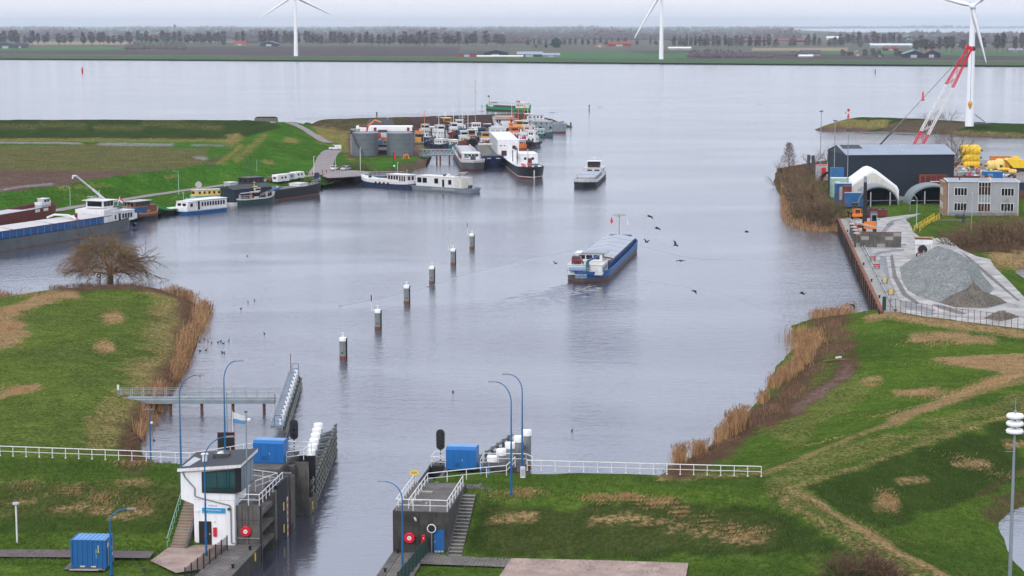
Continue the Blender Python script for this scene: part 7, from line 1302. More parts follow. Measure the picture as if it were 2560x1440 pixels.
t = thing('platform_rack','rusty orange platform rack with pallets right of the tanks','rack',W(1048,384,3),0); 
for z in (1.6,4.0,7.2): MB().bb(-1.8,1.8,-1,1,z,z+.2,'steel').obj('shelf', t)
for x in (-1.6,1.6): MB().bb(x-.1,x+.1,-.1,.1,0,8.5,'steel').obj('post', t)
MB().bb(-1.4,1.2,-.8,.8,7.4,8.4,'orange').bb(-1.4,.8,-.8,.8,4.2,6.0,'ochre').bb(-1.2,1.3,-.8,.8,1.8,3,'palewood').obj('pallet_load', t)
def P3(x, y, z=2.6): return tinP.on(x, y, z)
car('van','white delivery van parked where the road meets the hill',P3(838,376,3)+Vector((0,0,.15)),R(182),'white','van',group=None); car('car','white car parked left on the quay parking below the bush',P3(836,427)+Vector((0,0,.25)),R(80),'white'); car('car','silver car parked right on the quay parking below the bush',P3(864,427)+Vector((0,0,.25)),R(-115),'lightgrey'); car('car','dark hatchback parked on the verge beside the blue barge',P3(22,552)+Vector((0,0,.1)),R(20),'navy'); car('car','dark red car standing in front of the white motorhome',P3(680,455)+Vector((0,0,.15)),R(70),'maroon')
for lab, px, py, k, L_, hh in (('white motorhome with brown rear window on the verge',702,457,'white',6.5,2.7),('grey sided caravan between the motorhome and the rounded one',726,453,'lightgrey',5,2.5),('white caravan with rounded front at the end of the row',743,450,'white',5.4,2.5)):
    p = P3(px,py)+Vector((0,0,.1)); t = thing('caravan', lab, 'caravan', p, R(62), 'caravans on the verge'); pr = [(-L_/2,.5),(L_/2,.5),(L_/2,hh*.6),(L_/2-.5,hh),(-L_/2+.2,hh),(-L_/2,hh*.85)]
    MB().extr(pr,'y',-1.1,1.1,k).obj('body', t, bevel=.12); MB().bb(-L_/2-.03,-L_/2,-.5,.5,1.4,2.0,'brownglass').obj('rear_window', t)
    for x in (-1.2,.6): MB().bb(x,x+.8,-1.13,-1.1,1.4,2.0,'glass').obj('window', t)
    for s in (-1,1): MB().cyl((-.4,s*.9,.38),(-.4,s*1.12,.38),.38,'rubber',n=12).obj('wheel', t)
for lab, px, py, h_, side in (('pale street lamp on the road verge above the white jib crane',176,524,6.7,180),('pale street lamp on the road verge beside the notice boards',447,487,7.3,170)): lamp(lab, P3(px,py), h_*1.05, 1.0, R(side), k='mint', r=.1, group='street lamps along the dike road', curve=.3)
for lab, px, py, h_, k in (('white pole beside the bollards at the parking',785,440,6.2,'offwhite'),('pale green pole on the parking next to the white car',839,438,7.6,'mint'),('white pole before the dark bush by the gangway',901,431,7.6,'offwhite'),('slim pole in front of the white shed right of the tanks',1024,330,7,'ochre'),('short white post with arm near the green signal',994,437,4.2,'offwhite')):
    t = thing('pole', lab, 'pole', P3(px,py), 0); MB().cyl((0,0,0),(0,0,h_),.1,k).obj('shaft', t); MB().box((.2,0,h_),(.6,.25,.15),'lightgrey').obj('head', t)
t = thing('harbour_signal','red flag and green light on a dark green mast beside the jetty','signal',P3(984,439),0); MB().cyl((0,0,-1),(0,0,7.4),.14,'darkgreen').obj('mast', t); MB().add([(0,0,7.2),(.1,0,4.9),(.9,.1,4.7),(.6,.1,6.6)],[(0,1,2,3)],'red').obj('flag', t)
gm = bpy.data.materials.new('green_light'); gm.use_nodes = True; gb = gm.node_tree.nodes['Principled BSDF']; gb.inputs['Base Color'].default_value = (.02,.5,.2,1); gb.inputs['Emission Color'].default_value = (.05,.9,.4,1); gb.inputs['Emission Strength'].default_value = 1.2
MB().ball((.25,-.15,2.9),.32,gm).obj('green_light', t)
t = thing('notice_board','round white notice board on the verge by the houseboats','sign',P3(497,486),0); MB().cyl((0,-.1,3.0),(0,0,3.0),.95,'lightgrey',n=14).obj('disc', t); MB().cyl((0,0,0),(0,0,2.6),.08,'steel').obj('post', t)
t = thing('yellow_buoy','yellow drum shaped marker below the round notice board','buoy',P3(493,489),0); MB().lathe([(.6,.8),(.75,1.0),(.75,1.7),(.5,1.9),(.05,1.95)],'yellow').obj('drum', t); MB().cyl((0,0,0),(0,0,.8),.12,'rust').obj('post', t)
b0 = None
for i, (px, py) in enumerate(((768,440),(781,439),(793,437),(806,434),(816,433),(831,436),(849,440),(654,456),(672,452))):
    lab = 'short dark red roadside bollard, '+('leftmost by the rounded caravan','second from the rounded caravan','at the white pole','third before the parking','beside the red white marker','on the parking left edge','near the gangway start','beside the dark houseboat','between the houseboat and the red car')[i]; p = P3(px,py)+Vector((0,0,.05))
    if b0 is None: b0 = thing('road_bollard', lab, 'bollard', p, 0, 'dark red bollards along the road'); MB().cyl((0,0,0),(0,0,1.15),.14,'maroon').obj('post', b0); MB().cyl((0,0,1.15),(0,0,1.25),.15,'offwhite').obj('cap', b0)
    else: dup(b0, p, label=lab)
p0, p1 = W(853,441,2.8), W(1010,441,2.2); d = p1-p0; t = thing('gangway','pale steel gangway with railings leading from the parking behind the classic boat','gangway',p0,math.atan2(d.y,d.x)); L_ = d.length; MB().bb(0,L_,-.8,.8,-.3,0,'paleblue').obj('deck', t); rails(t,[(0,-.8,0),(L_,-.8,-.5)],1.4,'lightgrey',1.4); rails(t,[(0,.8,0),(L_,.8,-.5)],1.4,'lightgrey',1.4)
for f in (.4,.7,.95): MB().cyl((L_*f,0,-4),(L_*f,0,-.3),.25,'rust').obj('pile', t)
box_thing('electric_cabinet','grey green cabinet pair at the end of the dark barge','cabinet',821,442,650,(3.2,1.4,1.6),'teal',.3); 
t = thing('bunker','old stone bunker with grass on its roof on the crest of the far dike','bunker',tinP.on(662,304,8)+Vector((0,6,-.4)),.05); mbk = MB().box((0,0,1.0),(12.5,6,2.4),'stone',top=.93); mbk.obj('wall', t, bevel=.4); MB().box((0,0,2.35),(11.8,5.6,.6),GRASS,top=.8).obj('grass_roof', t, bevel=.2)
pts = [tinB.on(x, y, 7.5)+Vector((0,2,0)) for x, y in ((735,303),(900,296),(1060,292),(1200,288),(1310,286))]
railing('thin pale railing along the crest of the breakwater', pts, h=1.3, step=5.5, k='lightgrey', r=.07, name='fence', cat='fence')
for lab, px, py in (('small dark marker post on the breakwater crest above the tanks',942,293),('dark post at the outer tip of the breakwater',1427,318)): t = thing('marker_post', lab, 'post', tinB.on(px,py,5), 0); MB().cyl((0,0,-.5),(0,0,2.4),.4,'darkgrey').obj('post', t); MB().cyl((0,0,2.4),(0,0,2.8),.5,'black').obj('top', t)
t = thing('channel_buoy','red channel buoy far out on the left water','buoy',W(206,180,0),0); MB().cyl((0,0,-1),(0,0,3.6),1.0,'red').obj('body', t); MB().cyl((0,0,3.6),(0,0,5.4),.5,'red').obj('top_mark', t)
t = thing('channel_buoy','thin dark spar buoy beyond the breakwater','buoy',W(1473,276,0),0); MB().cyl((0,0,-1),(0,0,2.6),.3,'darkgreen').obj('spar', t); MB().cyl((0,0,2.6),(0,0,3.2),.45,'black').obj('top_mark', t)
t = thing('channel_buoy','small dark buoy in front of the far shore on the right','buoy',W(2188,182,0),0); MB().cyl((0,0,-1),(0,0,2.8),.6,'maroon').obj('body', t); MB().cyl((0,0,2.8),(0,0,4.0),.3,'maroon').obj('top_mark', t)
# ======================= vegetation =======================
def twig_mat(name, c1, c2):
    m = bpy.data.materials.new(name); m.use_nodes = True; n, l = m.node_tree.nodes, m.node_tree.links; b = n['Principled BSDF']; b.inputs['Roughness'].default_value = .95; b.inputs['Specular IOR Level'].default_value = .1
    g = n.new('ShaderNodeTexCoord'); t = n.new('ShaderNodeTexNoise'); t.inputs['Scale'].default_value = .9; t.inputs['Detail'].default_value = 5; l.new(g.outputs['Object'], t.inputs['Vector'])
    r = n.new('ShaderNodeValToRGB'); r.color_ramp.elements[0].position = .35; r.color_ramp.elements[1].position = .65; r.color_ramp.elements[0].color = (*lin(c1),1); r.color_ramp.elements[1].color = (*lin(c2),1); l.new(t.outputs[0], r.inputs[0]); l.new(r.outputs[0], b.inputs['Base Color']); return m
TW = dict(willow=twig_mat('twigs_willow',(114,96,72),(138,116,84)), brown=twig_mat('twigs_brown',(124,98,80),(152,124,100)), red=twig_mat('twigs_red',(96,72,64),(122,92,80)), bark=twig_mat('bark_grey',(78,66,52),(104,90,70)), reed=twig_mat('reed_tan',(180,138,96),(206,168,122)), reed2=twig_mat('reed_brown',(118,90,70),(156,124,96)), dry=twig_mat('dry_grass',(160,130,98),(188,154,116)), far=twig_mat('twigs_far',(84,78,82),(110,100,98)), green=twig_mat('grass_blades',(58,88,34),(84,112,42)), green2=twig_mat('grass_blades_olive',(78,88,46),(104,106,60)), ever=twig_mat('evergreen',(26,50,44),(40,66,54)))
def blade(mb, a, b, w, k, rv=None):   # a thin tapering two-sided blade
    d = b-a; s = d.cross(Vector((rnd.gauss(0,1),rnd.gauss(0,1),rnd.gauss(0,1)))); 
    if s.length < 1e-6: return
    s = s.normalized()*w*.5; mb.add([a-s, a+s, b+s*.3, b-s*.3], [(0,1,2,3)], k)
def grow(stems, twigs, p, d, L, r, lev, kb, kt, rg, droop=0.0, spread=.7, n=(4,6), twn=5, minr=.03):
    """a limb as tapering tubes; the last level is fine twigs"""
    segs = 4; q = p.copy(); dd = d.copy(); pts = [q.copy()]
    for i in range(segs):
        dd = (dd + Vector((rg.gauss(0,.16), rg.gauss(0,.16), rg.gauss(0,.10)-droop*(i/segs)))).normalized(); q = q + dd*L/segs; pts.append(q.copy())
    for i in range(segs):
        r0, r1 = r*(1-.17*i), r*(1-.17*(i+1))
        if lev > 0: stems.cyl(pts[i], pts[i+1], max(r0,minr), kb, r2=max(r1,minr), n=5 if lev > 1 else 3, caps=False)
        else: blade(twigs, pts[i], pts[i+1], max(.02,r0*2), kt)
    if lev == 0: return
    m = rg.randint(*n) if lev > 1 else twn
    for i in range(m):
        f = rg.uniform(.35,1.0) if i else 1.0; j = min(segs-1, int(f*segs)); s = pts[j].lerp(pts[j+1], f*segs-j)
        nd = (dd + Vector((rg.gauss(0,spread), rg.gauss(0,spread), rg.gauss(.05,spread*.6)))).normalized()
        grow(stems, twigs, s, nd, L*rg.uniform(.55,.8), r*.5, lev-1, kb, kt, rg, droop, spread, n, twn, minr)
# big willow
rg = random.Random(12); p = tinL.on(276,706,4); T = thing('willow_tree','large bare spreading willow on the grassy point','tree',p,0); st, tw = MB(), MB()
st.cyl((0,0,-.3),(.1,0,2.4),.62,TW['bark'],r2=.5,n=9)
for i in range(13):
    a = 2*math.pi*i/13+rg.uniform(-.2,.2); el = rg.uniform(.15,.9); grow(st, tw, Vector((.1,0,rg.uniform(1.4,2.6))), Vector((math.cos(a)*math.cos(el), math.sin(a)*math.cos(el)*.8, math.sin(el))), rg.uniform(3.9,5.0)*(1.0+.22*abs(math.cos(a))), .24, 3, TW['bark'], TW['willow'], rg, .22, .62, (4,6), 7, .018)
for i in range(15000):
    a, z = rg.random()*6.28, rg.random()**.75; rr_ = math.sqrt(max(0,1-z*z)); f = rg.uniform(.5,1.0)**.6; dv_ = Vector((rr_*math.cos(a), rr_*math.sin(a), z)); lump = .88+.2*math.sin(a*5+z*3)*math.sin(z*7+a); c = Vector((dv_.x*8.3-1.3, dv_.y*7.0, dv_.z*7.4))*f*lump+Vector((0,0,2.2)); e_ = c+Vector((dv_.x*.8, dv_.y*.8, .55*dv_.z-.75*rr_))*rg.uniform(.6,1.5)+Vector((rg.gauss(0,.3),rg.gauss(0,.3),rg.gauss(0,.25)))
    if e_.z > .1: blade(tw, c, e_, .045, TW['willow' if dv_.z > .55 else 'brown'])
st.obj('trunk', T); tw.obj('crown', T)
t = thing('tyre_swing','dark tyre hanging below the left limbs of the willow','tyre',tinL.on(247,697,4)+Vector((0,0,.6)),.4); mt = MB()
for i in range(16): a, b = 2*math.pi*i/16, 2*math.pi*(i+1)/16; mt.cyl((.34*math.cos(a),0,.34*math.sin(a)),(.34*math.cos(b),0,.34*math.sin(b)),.11,'rubber',n=6,caps=False)
mt.obj('tyre', t); MB().cyl((0,0,.34),(0.2,0,2.6),.02,'palewood',n=4).obj('rope', t)
# shrub variants
def shrub(label, seed, h, w, k, loc, n=16, group=None, cat='bush', name='bush', tw_n=6, lev=2):
    rg = random.Random(seed); T = thing(name, label, cat, loc, 0, group); st, tw = MB(), MB()
    for i in range(n):
        a = rg.random()*6.28; r = w*.5*math.sqrt(rg.random()); el = rg.uniform(.75,1.35); grow(st, tw, Vector((r*.55*math.cos(a), r*.55*math.sin(a), -.1)), Vector((math.cos(a)*math.cos(el)*(w/h)*.8, math.sin(a)*math.cos(el)*(w/h)*.8, math.sin(el))).normalized(), h*rg.uniform(.42,.6), .06, lev, TW['bark'], TW[k], rg, .05, .5, (3,5), tw_n, .02)
    st.obj('stems', T); tw.obj('twigs', T); return T
V = {}
def bush(label, kind, px, py, s, tin, z0=2.5, group=None, Y=None):
    p = tin.on(px, py, z0) if Y is None else WY(px, py, Y)
    if kind not in V: V[kind] = shrub(label, *dict(brown=(5,4.2,4.6,'brown',p), red=(9,3.6,4.8,'red',p), olive=(15,4.4,4.4,'willow',p))[kind], group=group); r = V[kind]; r.scale = (s,)*3; return r
    return dup(V[kind], p, rz=rnd.random()*6.28, label=label, group=group, scale=s*rnd.uniform(.9,1.1))
BG = 'bare shrubs on the bank beyond the quay'
for i, (px, py, s, k) in enumerate([(1945,465,.8,'red'),(1960,440,1.0,'brown'),(1980,470,1.1,'brown'),(2000,440,1.0,'red'),(1985,500,1.1,'brown'),(2010,485,1.2,'brown'),(2035,470,1.1,'red'),(2060,492,1.1,'brown'),(2010,520,1.2,'brown'),(2040,515,1.3,'brown'),(2070,520,1.2,'red'),(2000,545,1.0,'brown'),(2035,548,1.2,'brown'),(2065,550,1.1,'brown'),(2088,542,.9,'olive'),(2010,560,.9,'brown'),(2050,570,.9,'red'),(2085,568,.7,'brown'),(2030,430,.8,'red'),(2055,445,.8,'brown'),(2070,400,.9,'red'),(2100,392,.9,'red'),(2030,408,.8,'red')]):
    bush('bare brown shrub in the thicket on the bank left of the quay', k, px, py, s*1.5, tinR, 2, BG)
for i, (px, py, s, k, lab) in enumerate([(2370,612,.95,'red','reddish bare shrub at the left end of the row before the office'),(2395,618,1.05,'red','low reddish shrub second in the row before the office'),(2422,615,1.15,'red','dark shrub with wide twigs right of the grey heap top'),(2450,612,1.2,'olive','tall olive shrub in the middle of the row before the office'),(2478,608,1.3,'olive','tallest olive bare shrub before the right office window'),(2505,612,1.2,'brown','brown shrub below the right end of the office'),(2530,608,1.2,'olive','olive shrub at the right office corner'),(2552,615,1.2,'brown','brown shrub at the right picture edge behind the ditch'),(2465,628,.8,'red','small reddish shrub at the edge of the white yard strip'),(2508,630,.8,'brown','small brown shrub above the ditch'),(2536,633,.7,'red','low red brown shrub on the ditch bank')]): bush(lab, k, px, py, s*(1.5 if k == 'olive' else 1.2), tinR, 3, 'bare shrubs before the office')
for lab, px, py, s in (('slim bare tree in front of the left office windows',2410,545,.75),('slim bare tree in front of the right office windows',2512,545,.8),('bare sapling on the shore below the bushes',2058,556,.9)):
    p = tinR.on(px,py,4); T = thing('bare_tree', lab, 'tree', p, 0); st, tw = MB(), MB(); rg = random.Random(px); st.cyl((0,0,-.2),(0,0,2.2),.1,TW['bark'],r2=.07,n=6)
    for i in range(5): a = i*1.26; grow(st, tw, Vector((0,0,1.4+.25*i)), Vector((math.cos(a)*.5,math.sin(a)*.5,1)).normalized(), 1.9, .05, 2, TW['bark'], TW['brown'], rg, 0, .4, (2,4), 5, .02)
    st.obj('trunk', T); tw.obj('crown', T); T.scale = (s*1.2,)*3
p = WY(2376,392,592); p.z = 3; T = thing('bare_tree','wide bare tree standing behind the hangar roof','tree',p,0); st, tw = MB(), MB(); rg = random.Random(5); st.cyl((0,0,-.3),(0,0,4),.4,TW['bark'],r2=.3,n=7)
for i in range(11): a = i*.57; el = rg.uniform(.7,1.3); grow(st, tw, Vector((0,0,rg.uniform(2.5,4.5))), Vector((math.cos(a)*math.cos(el),math.sin(a)*math.cos(el),math.sin(el))), rg.uniform(5.5,7.0), .16, 3, TW['bark'], TW['brown'], rg, 0, .42, (3,5), 5, .035)
st.obj('trunk', T); tw.obj('crown', T)
p = tinR.on(1972,420,2); T = thing('conifer','dark sparse conifer like tree rising from the bank thicket','tree',p,0); st, tw = MB(), MB(); rg = random.Random(8); st.cyl((0,0,-.3),(0,0,8.6),.2,TW['bark'],r2=.04,n=6)
for i in range(70):
    z = 1.2+7.4*(i/70); a = i*2.4; L_ = 2.9*(1-(z-1)/8.6)+.5; e_ = Vector((math.cos(a)*L_, math.sin(a)*L_, z+L_*.25)); st.cyl((0,0,z),e_,.03,TW['bark'],n=3)
    for j in range(16): f = rg.uniform(.3,1); c = Vector((0,0,z)).lerp(e_,f); blade(tw, c, c+Vector((rg.gauss(0,.35),rg.gauss(0,.35),rg.gauss(.1,.3))), .13, TW['red'])
st.obj('trunk', T); tw.obj('crown', T)
for lab, px, py, z, w_, h_, k in (('dark bare shrub by the turbine foot on the spit',2330,303,5.2,10,6,'red'),('reddish bare shrub left of the turbine on the spit',2370,301,5.2,11,7,'red')):
    shrub(lab, px, h_, w_, k, tinC.on(px,py,z), n=20)
for i,(px, py, s) in enumerate(((857,425,.9),(875,424,1.0),(893,424,1.0),(908,425,1.0),(922,427,.9))): bush('dark round shrub above the parked cars, '+('leftmost','second','middle','fourth','rightmost by the white pole')[i], 'red', px, py, s*.95, tinP, 2.6, 'dark shrubs above the parking')
for i,(px, py, s) in enumerate(((2110,1432,1.0),(2150,1425,1.1),(2195,1432,1.1),(2230,1450,.9))):
    T = shrub('reddish brown bare shrub on the slope at the bottom right, '+('leftmost','second from left','tallest with dark leaves','rightmost')[i], 60+i, 2.6*s, 3.0*s, 'red', tinR.on(px,py+18,3), n=20, group='shrubs at the bottom right', tw_n=8)
# reeds and dry grass
def reedbed(name, tin, spots, h, n, k, lean=(0,0), z0=.3, w=.06, spread=(1,1), jit=1.0):
    mb = MB(); tot = sum(s[2] for s in spots)
    for px, py, wt, rx, ry in spots:
        for i in range(int(n*wt/tot)):
            x, y = px+rnd.gauss(0,rx*.5), py+rnd.gauss(0,ry*.5); p = W(x, y, z0); z = tin.z(p.x, p.y)
            if z < -.5 or p.y > 2000: z = -.1
            p = Vector((p.x, p.y, max(z,-.2)-.05)); hh = h*rnd.uniform(.55,1.15)*(.75+.25*math.sin(px*.3+py)); tp = p+Vector((lean[0]*hh+rnd.gauss(0,.16)*hh, lean[1]*hh+rnd.gauss(0,.16)*hh, hh)); kk = rnd.choice(k); blade(mb, p, tp, w, TW[kk])
            if h > 1.6 and rnd.random() < .3: blade(mb, tp-Vector((0,0,.3)), tp+Vector((.08,0,.12)), w*2.2, TW['reed2'])
    o = mb.obj(name); o['kind'] = 'stuff'; return o
rr = [(1700,1162,1.2,18,8),(1748,1132,1.4,16,10),(1805,1108,1.4,18,10),(1832,1092,2,22,12),(1855,1078,1,14,10),(1908,1003,1,14,8),(1938,962,1.6,20,10),(1962,950,1.8,20,10),(1985,930,2,22,16),(2008,905,2.4,24,20),(2012,872,2.2,28,20),(1995,845,2,32,20),(2035,865,1.6,24,26),(2050,790,1.2,30,7),(2085,786,1.2,30,6),(2120,784,.7,24,5)]
reedbed('reeds', tinR, rr, 2.7, 9000, ('reed','reed','reed','reed2'), w=.05)
reedbed('reeds', tinL, [(515,775,1.2,16,16),(500,800,1.6,20,24),(490,825,1,14,20),(470,865,1.2,14,18),(455,900,1.6,16,26),(440,935,1.2,16,18),(405,1000,.8,16,14),(395,1015,.8,18,12),(372,1050,.7,20,14),(352,1085,.5,14,12)], 2.2, 4200, ('reed','reed','reed2'), w=.05, lean=(.12,.05))
reedbed('reeds', tinL, [(385,712,1,22,5),(410,718,1,24,5),(440,726,1.1,24,6),(468,736,1.1,22,6),(20,738,2.4,40,7),(5,735,1.6,24,7)], 2.6, 3400, ('reed2','reed','reed2'), w=.05, z0=2.4)
reedbed('undergrowth', tinL, [(150,716,.6,30,3),(220,710,1,50,3),(320,711,1,50,3),(430,950,1,26,24),(400,1000,1,26,24),(360,1060,1,26,26),(335,1110,1,18,24),(470,800,.8,24,24),(455,860,.8,22,24)], .8, 3600, ('reed2','brown','red'), w=.06)
reedbed('undergrowth', tinR, [(2080,830,1,24,20),(2100,860,1.4,40,16),(2080,900,1.2,40,16),(2040,950,1,40,16),(1980,1000,1.4,40,20),(1920,1040,1,34,16),(1870,1080,1,30,14),(1810,1120,1,30,14),(1740,1155,.8,30,10),(1690,1168,.8,30,6)], .8, 5200, ('red','brown','reed2'), w=.06)
reedbed('bank_reeds', tinR, [(1958,490,1,8,24),(1962,520,1.4,10,20),(1972,548,1.2,12,10),(2000,563,1.2,26,5),(2030,570,1.2,26,4),(2062,574,1,22,4),(2088,574,.6,10,5)], 2.2, 2200, ('reed','reed2','dry'), w=.09)
DG = [(1500,1300,1.4,60,8),(1560,1298,.7,24,7),(1590,1300,.7,24,7),(1645,1306,1.2,50,8),(1700,1318,.7,24,8),(1760,1330,.6,40,9),(1825,1342,.8,28,8),(1880,1352,1,44,8),(1290,1294,1.2,90,8),(1310,1284,.5,40,6),(2215,1255,.9,28,14),(2230,1270,.5,20,10),(1800,1192,1,110,4),(2290,980,.9,60,10),(2330,965,.4,24,5),(2180,948,.4,26,6),(2060,1120,.4,100,10),(2250,1046,.8,110,12),(2400,990,1.6,120,22),(2500,960,1.6,70,14),(2460,905,2.2,130,12),(2370,850,1.2,110,12),(2400,830,.8,140,8),(2440,1160,.5,80,10),(2180,1350,.3,70,30)]
reedbed('dry_grass', tinR, DG, .34, 12000, ('dry','dry','reed'), w=.05, z0=3, lean=(.7,-.2))
reedbed('dry_grass', tinL, [(188,1268,1,34,9),(258,1280,1,40,10),(160,1270,.6,30,8),(330,1215,.8,60,12),(350,1290,.7,40,10),(60,1260,.4,40,8),(100,745,1.6,80,8),(30,785,1.4,40,14),(20,825,1.6,34,16),(45,975,1,50,8),(283,795,.7,20,16),(262,868,.7,16,14)], .32, 6000, ('dry','dry','reed'), w=.05, z0=3, lean=(.7,-.2))
def lawn(tin, name, poly, n, k, h, w=.05):
    mb = MB(); xs = [p[0] for p in poly]; ys = [p[1] for p in poly]; c = 0
    while c < n:
        x, y = rnd.uniform(min(xs),max(xs)), rnd.uniform(min(ys),max(ys))
        if not inpoly(np.array([x]),np.array([y]),poly)[0]: c += .2; continue
        c += 1; p = W(x, y, 3.5); p = Vector((p.x,p.y,tin.z(p.x,p.y)))
        if p.z < .4: continue
        for j in range(3): q = p+Vector((rnd.gauss(0,.12),rnd.gauss(0,.12),-.02)); blade(mb, q, q+Vector((rnd.gauss(0,.1),rnd.gauss(0,.1),h*rnd.uniform(.5,1.2))), w, TW[rnd.choice(k)])
    o = mb.obj(name); o['kind'] = 'stuff'
lawn(tinR, 'grass', [(1170,1250),(1900,1235),(2060,1300),(2240,1440),(1725,1440),(1725,1398),(1150,1385)], 7000, ('green','green2','green'), .26)
lawn(tinR, 'grass', [(1990,1225),(2560,1040),(2560,1200),(2450,1270),(2530,1440),(2380,1440)], 4500, ('green','green','green2'), .26)
lawn(tinL, 'grass', [(0,1190),(440,1200),(450,1240),(400,1370),(0,1370)], 4500, ('green','green2','green'), .26)
t = thing('rusty_plate','small rusty upright plate at the waterline between the reeds','plate',W(1846,1040,.3),.4); MB().add([(-.5,0,0),(.6,0,0),(-.3,0,1.2),(-.5,.15,0),(.6,.15,0),(-.3,.15,1.2)],[(0,1,2),(5,4,3),(0,2,5,3),(1,4,5,2)],'rust').obj('plate', t); MB().bb(-.5,-.35,.15,.6,0,.4,'rust').obj('brace', t)
t = thing('driftwood','brown log with a white scrap on the muddy right bank','log',tinR.on(2088,903,1.6),.25); MB().cyl((-1.8,0,.1),(2.0,.3,.12),.12,'wood',n=7).obj('log', t); MB().box((.6,.2,.5),(1.0,.3,.2),'white',rz=.4).obj('scrap', t)
# birds
def bird(label, px, py, Y, sc, rz, wl, wr, pit=0):
    t = thing('bird', label, 'bird', WY(px,py,Y), rz, 'dark birds flying over the water'); t.rotation_euler = (0,pit,rz); mb = MB(); mb.lathe([(.005,-.24),(.05,-.16),(.075,0),(.06,.14),(.035,.2),(.04,.25),(.008,.33)],'bird',n=8); mb.v = [(z,x,y) for x,y,z in mb.v]; mb.add([(-.2,-.04,0),(-.2,.04,0),(-.42,.09,0),(-.42,-.09,0)],[(0,1,2,3)],'bird')
    for s, a in ((1,wl),(-1,wr)):
        c1, s1 = math.cos(a), math.sin(a); c2, s2 = math.cos(a-.55), math.sin(a-.55)
        A = [(.12,s*.05,.02),(-.1,s*.05,.02),(.15,s*(.05+.3*c1),.02+.3*s1),(-.1,s*(.05+.3*c1),.02+.3*s1),(-.06,s*(.05+.3*c1+.36*c2),.02+.3*s1+.36*s2)]; mb.add(A,[(0,1,3,2),(2,3,4)],'bird')
    mb.obj('body', t); t.scale = (sc,)*3; return t
for lab, *a in (('highest dark bird, wings bent, right of the barge bow',1625,541,190,1.0,2.6,.5,-.3),('dark bird with arched wings just below the highest one',1644,571,190,1.0,2.7,.6,-.2),('dark bird beside the bow of the blue barge with wings raised',1617,605,185,1.0,2.2,.9,.5),('dark bird with one wing raised right of the barge bow',1689,613,190,1.0,.3,1.1,.1),('dark bird banking with wings spread below the others',1702,652,185,1.05,2.3,.2,.1),('lone dark bird far right of the barge with bent wings',1867,580,200,.9,2.8,.6,.2),('dark bird low over the water below the group',1736,727,185,.95,2.7,.3,-.5),('dark bird near the right reeds',2006,733,185,1.0,2.8,.6,-.2),('dark bird close to the quay wall corner',2131,762,185,1.0,2.5,.2,-.5),('small dark bird left of the barge stern',1389,659,220,.8,.8,.8,.6)): bird(lab, *a)
d0 = None
for i, (x, y) in enumerate([(498,855),(511,848),(520,853),(529,858),(545,856),(552,853),(558,859),(572,852),(556,881),(561,883),(500,878),(515,876),(602,772),(620,755),(636,751),(661,834),(1133,980),(1430,1077),(500,940),(352,1103),(385,1102),(619,640),(400,663)]):
    lab = 'small dark duck swimming in the group off the left reeds' if i < 12 else 'single dark duck on the open water '+('near the first dolphin pile','above the duck group','right of the duck group','below the third reed tuft','below the dolphin row','in front of the right piles','by the footbridge','near the left crest railing','beside the blue mast','far out before the moored boats','off the willow')[i-12]
    p = W(x, y, .02)
    if d0 is None:
        d0 = thing('duck', lab, 'duck', p, .5, 'ducks on the water'); d0.scale = (.62,)*3; m_ = MB(); m_.ball((0,0,.1),.2,'bird',(1.6,.8,.7)).cyl((.22,0,.12),(.3,0,.36),.06,'bird',n=6).ball((.34,0,.4),.09,'bird').cyl((.4,0,.39),(.52,0,.37),.03,'ochre',r2=.015,n=5); m_.add([(-.28,-.08,.12),(-.28,.08,.12),(-.5,0,.24)],[(0,1,2)],'bird'); m_.obj('body', d0)
    else: dup(d0, p, rz=rnd.random()*6.28, label=lab)
# ======================= far shore =======================
def turbine(label, loc, hub, bl, yaw, phis, r0=2.2, door=False):
    t = thing('wind_turbine', label, 'wind turbine', loc, 0, 'white wind turbines'); MB().cyl((0,0,-1),(0,0,hub-1.2),r0,'turbine',r2=r0*.52,n=24).obj('tower', t, 40)
    c, s = math.cos(yaw), math.sin(yaw); f = Vector((-s,-c,0)); side = Vector((c,-s,0)); hp = Vector((0,0,hub))
    n_ = MB(); k = bl/26.0; n_.box((0,0,0),(2.2*k,6.5*k,2.4*k),'turbine'); n_.v = [tuple(hp+side*x-f*y+Vector((0,0,z)) - f*1.2*k) for x,y,z in n_.v]; n_.obj('nacelle', t, bevel=.3)
    hb = hp+f*3.4*k; MB().ball(tuple(hb),1.35*k,'turbine').obj('hub', t, True)
    for ph in phis:
        ph = R(ph); d = side*math.sin(ph)+Vector((0,0,-math.cos(ph))); w = d.cross(f); mb = MB(); vs = []; prof = [(0,.55,.5),(.05,.55,.45),(.18,1.15,.26),(.4,.85,.16),(.7,.55,.1),(.95,.3,.05),(1,.06,.02)]
        for g, cw, th in prof:
            o = hb+d*bl*g
            for x, y in ((-.35,0),(0,.5),(.65,0),(0,-.5)): vs.append(o+w*x*cw*2*k+f*y*th*2*k)
        fs = [(i*4+j,i*4+(j+1)%4,i*4+4+(j+1)%4,i*4+4+j) for i in range(len(prof)-1) for j in range(4)]; mb.add(vs, fs, 'turbine'); mb.obj('blade', t, True)
    return t
p = WY(2424,305,916); p.z = 4.9; t = turbine('nearest wind turbine standing on the spit behind the crane', p, 53.4, 26.5, R(16), (15,135,255), 2.05); MB().tube([(2.2,-.5,4.5),(8,-1,0)],.3,'steel').bb(2,9,-2,.5,-.2,.3,'darkgrey').obj('entrance_stair', t)
p = W(740,140,1.5); turbine('wind turbine on the far shore at the left with two blades hanging down', p, 94, 66, R(4), (-57,63,183), 3.4)
p = W(1653,148,1.5); turbine('wind turbine on the far shore right of centre with one blade hanging down', p, 95, 76, R(6), (-30,90,210), 3.3)
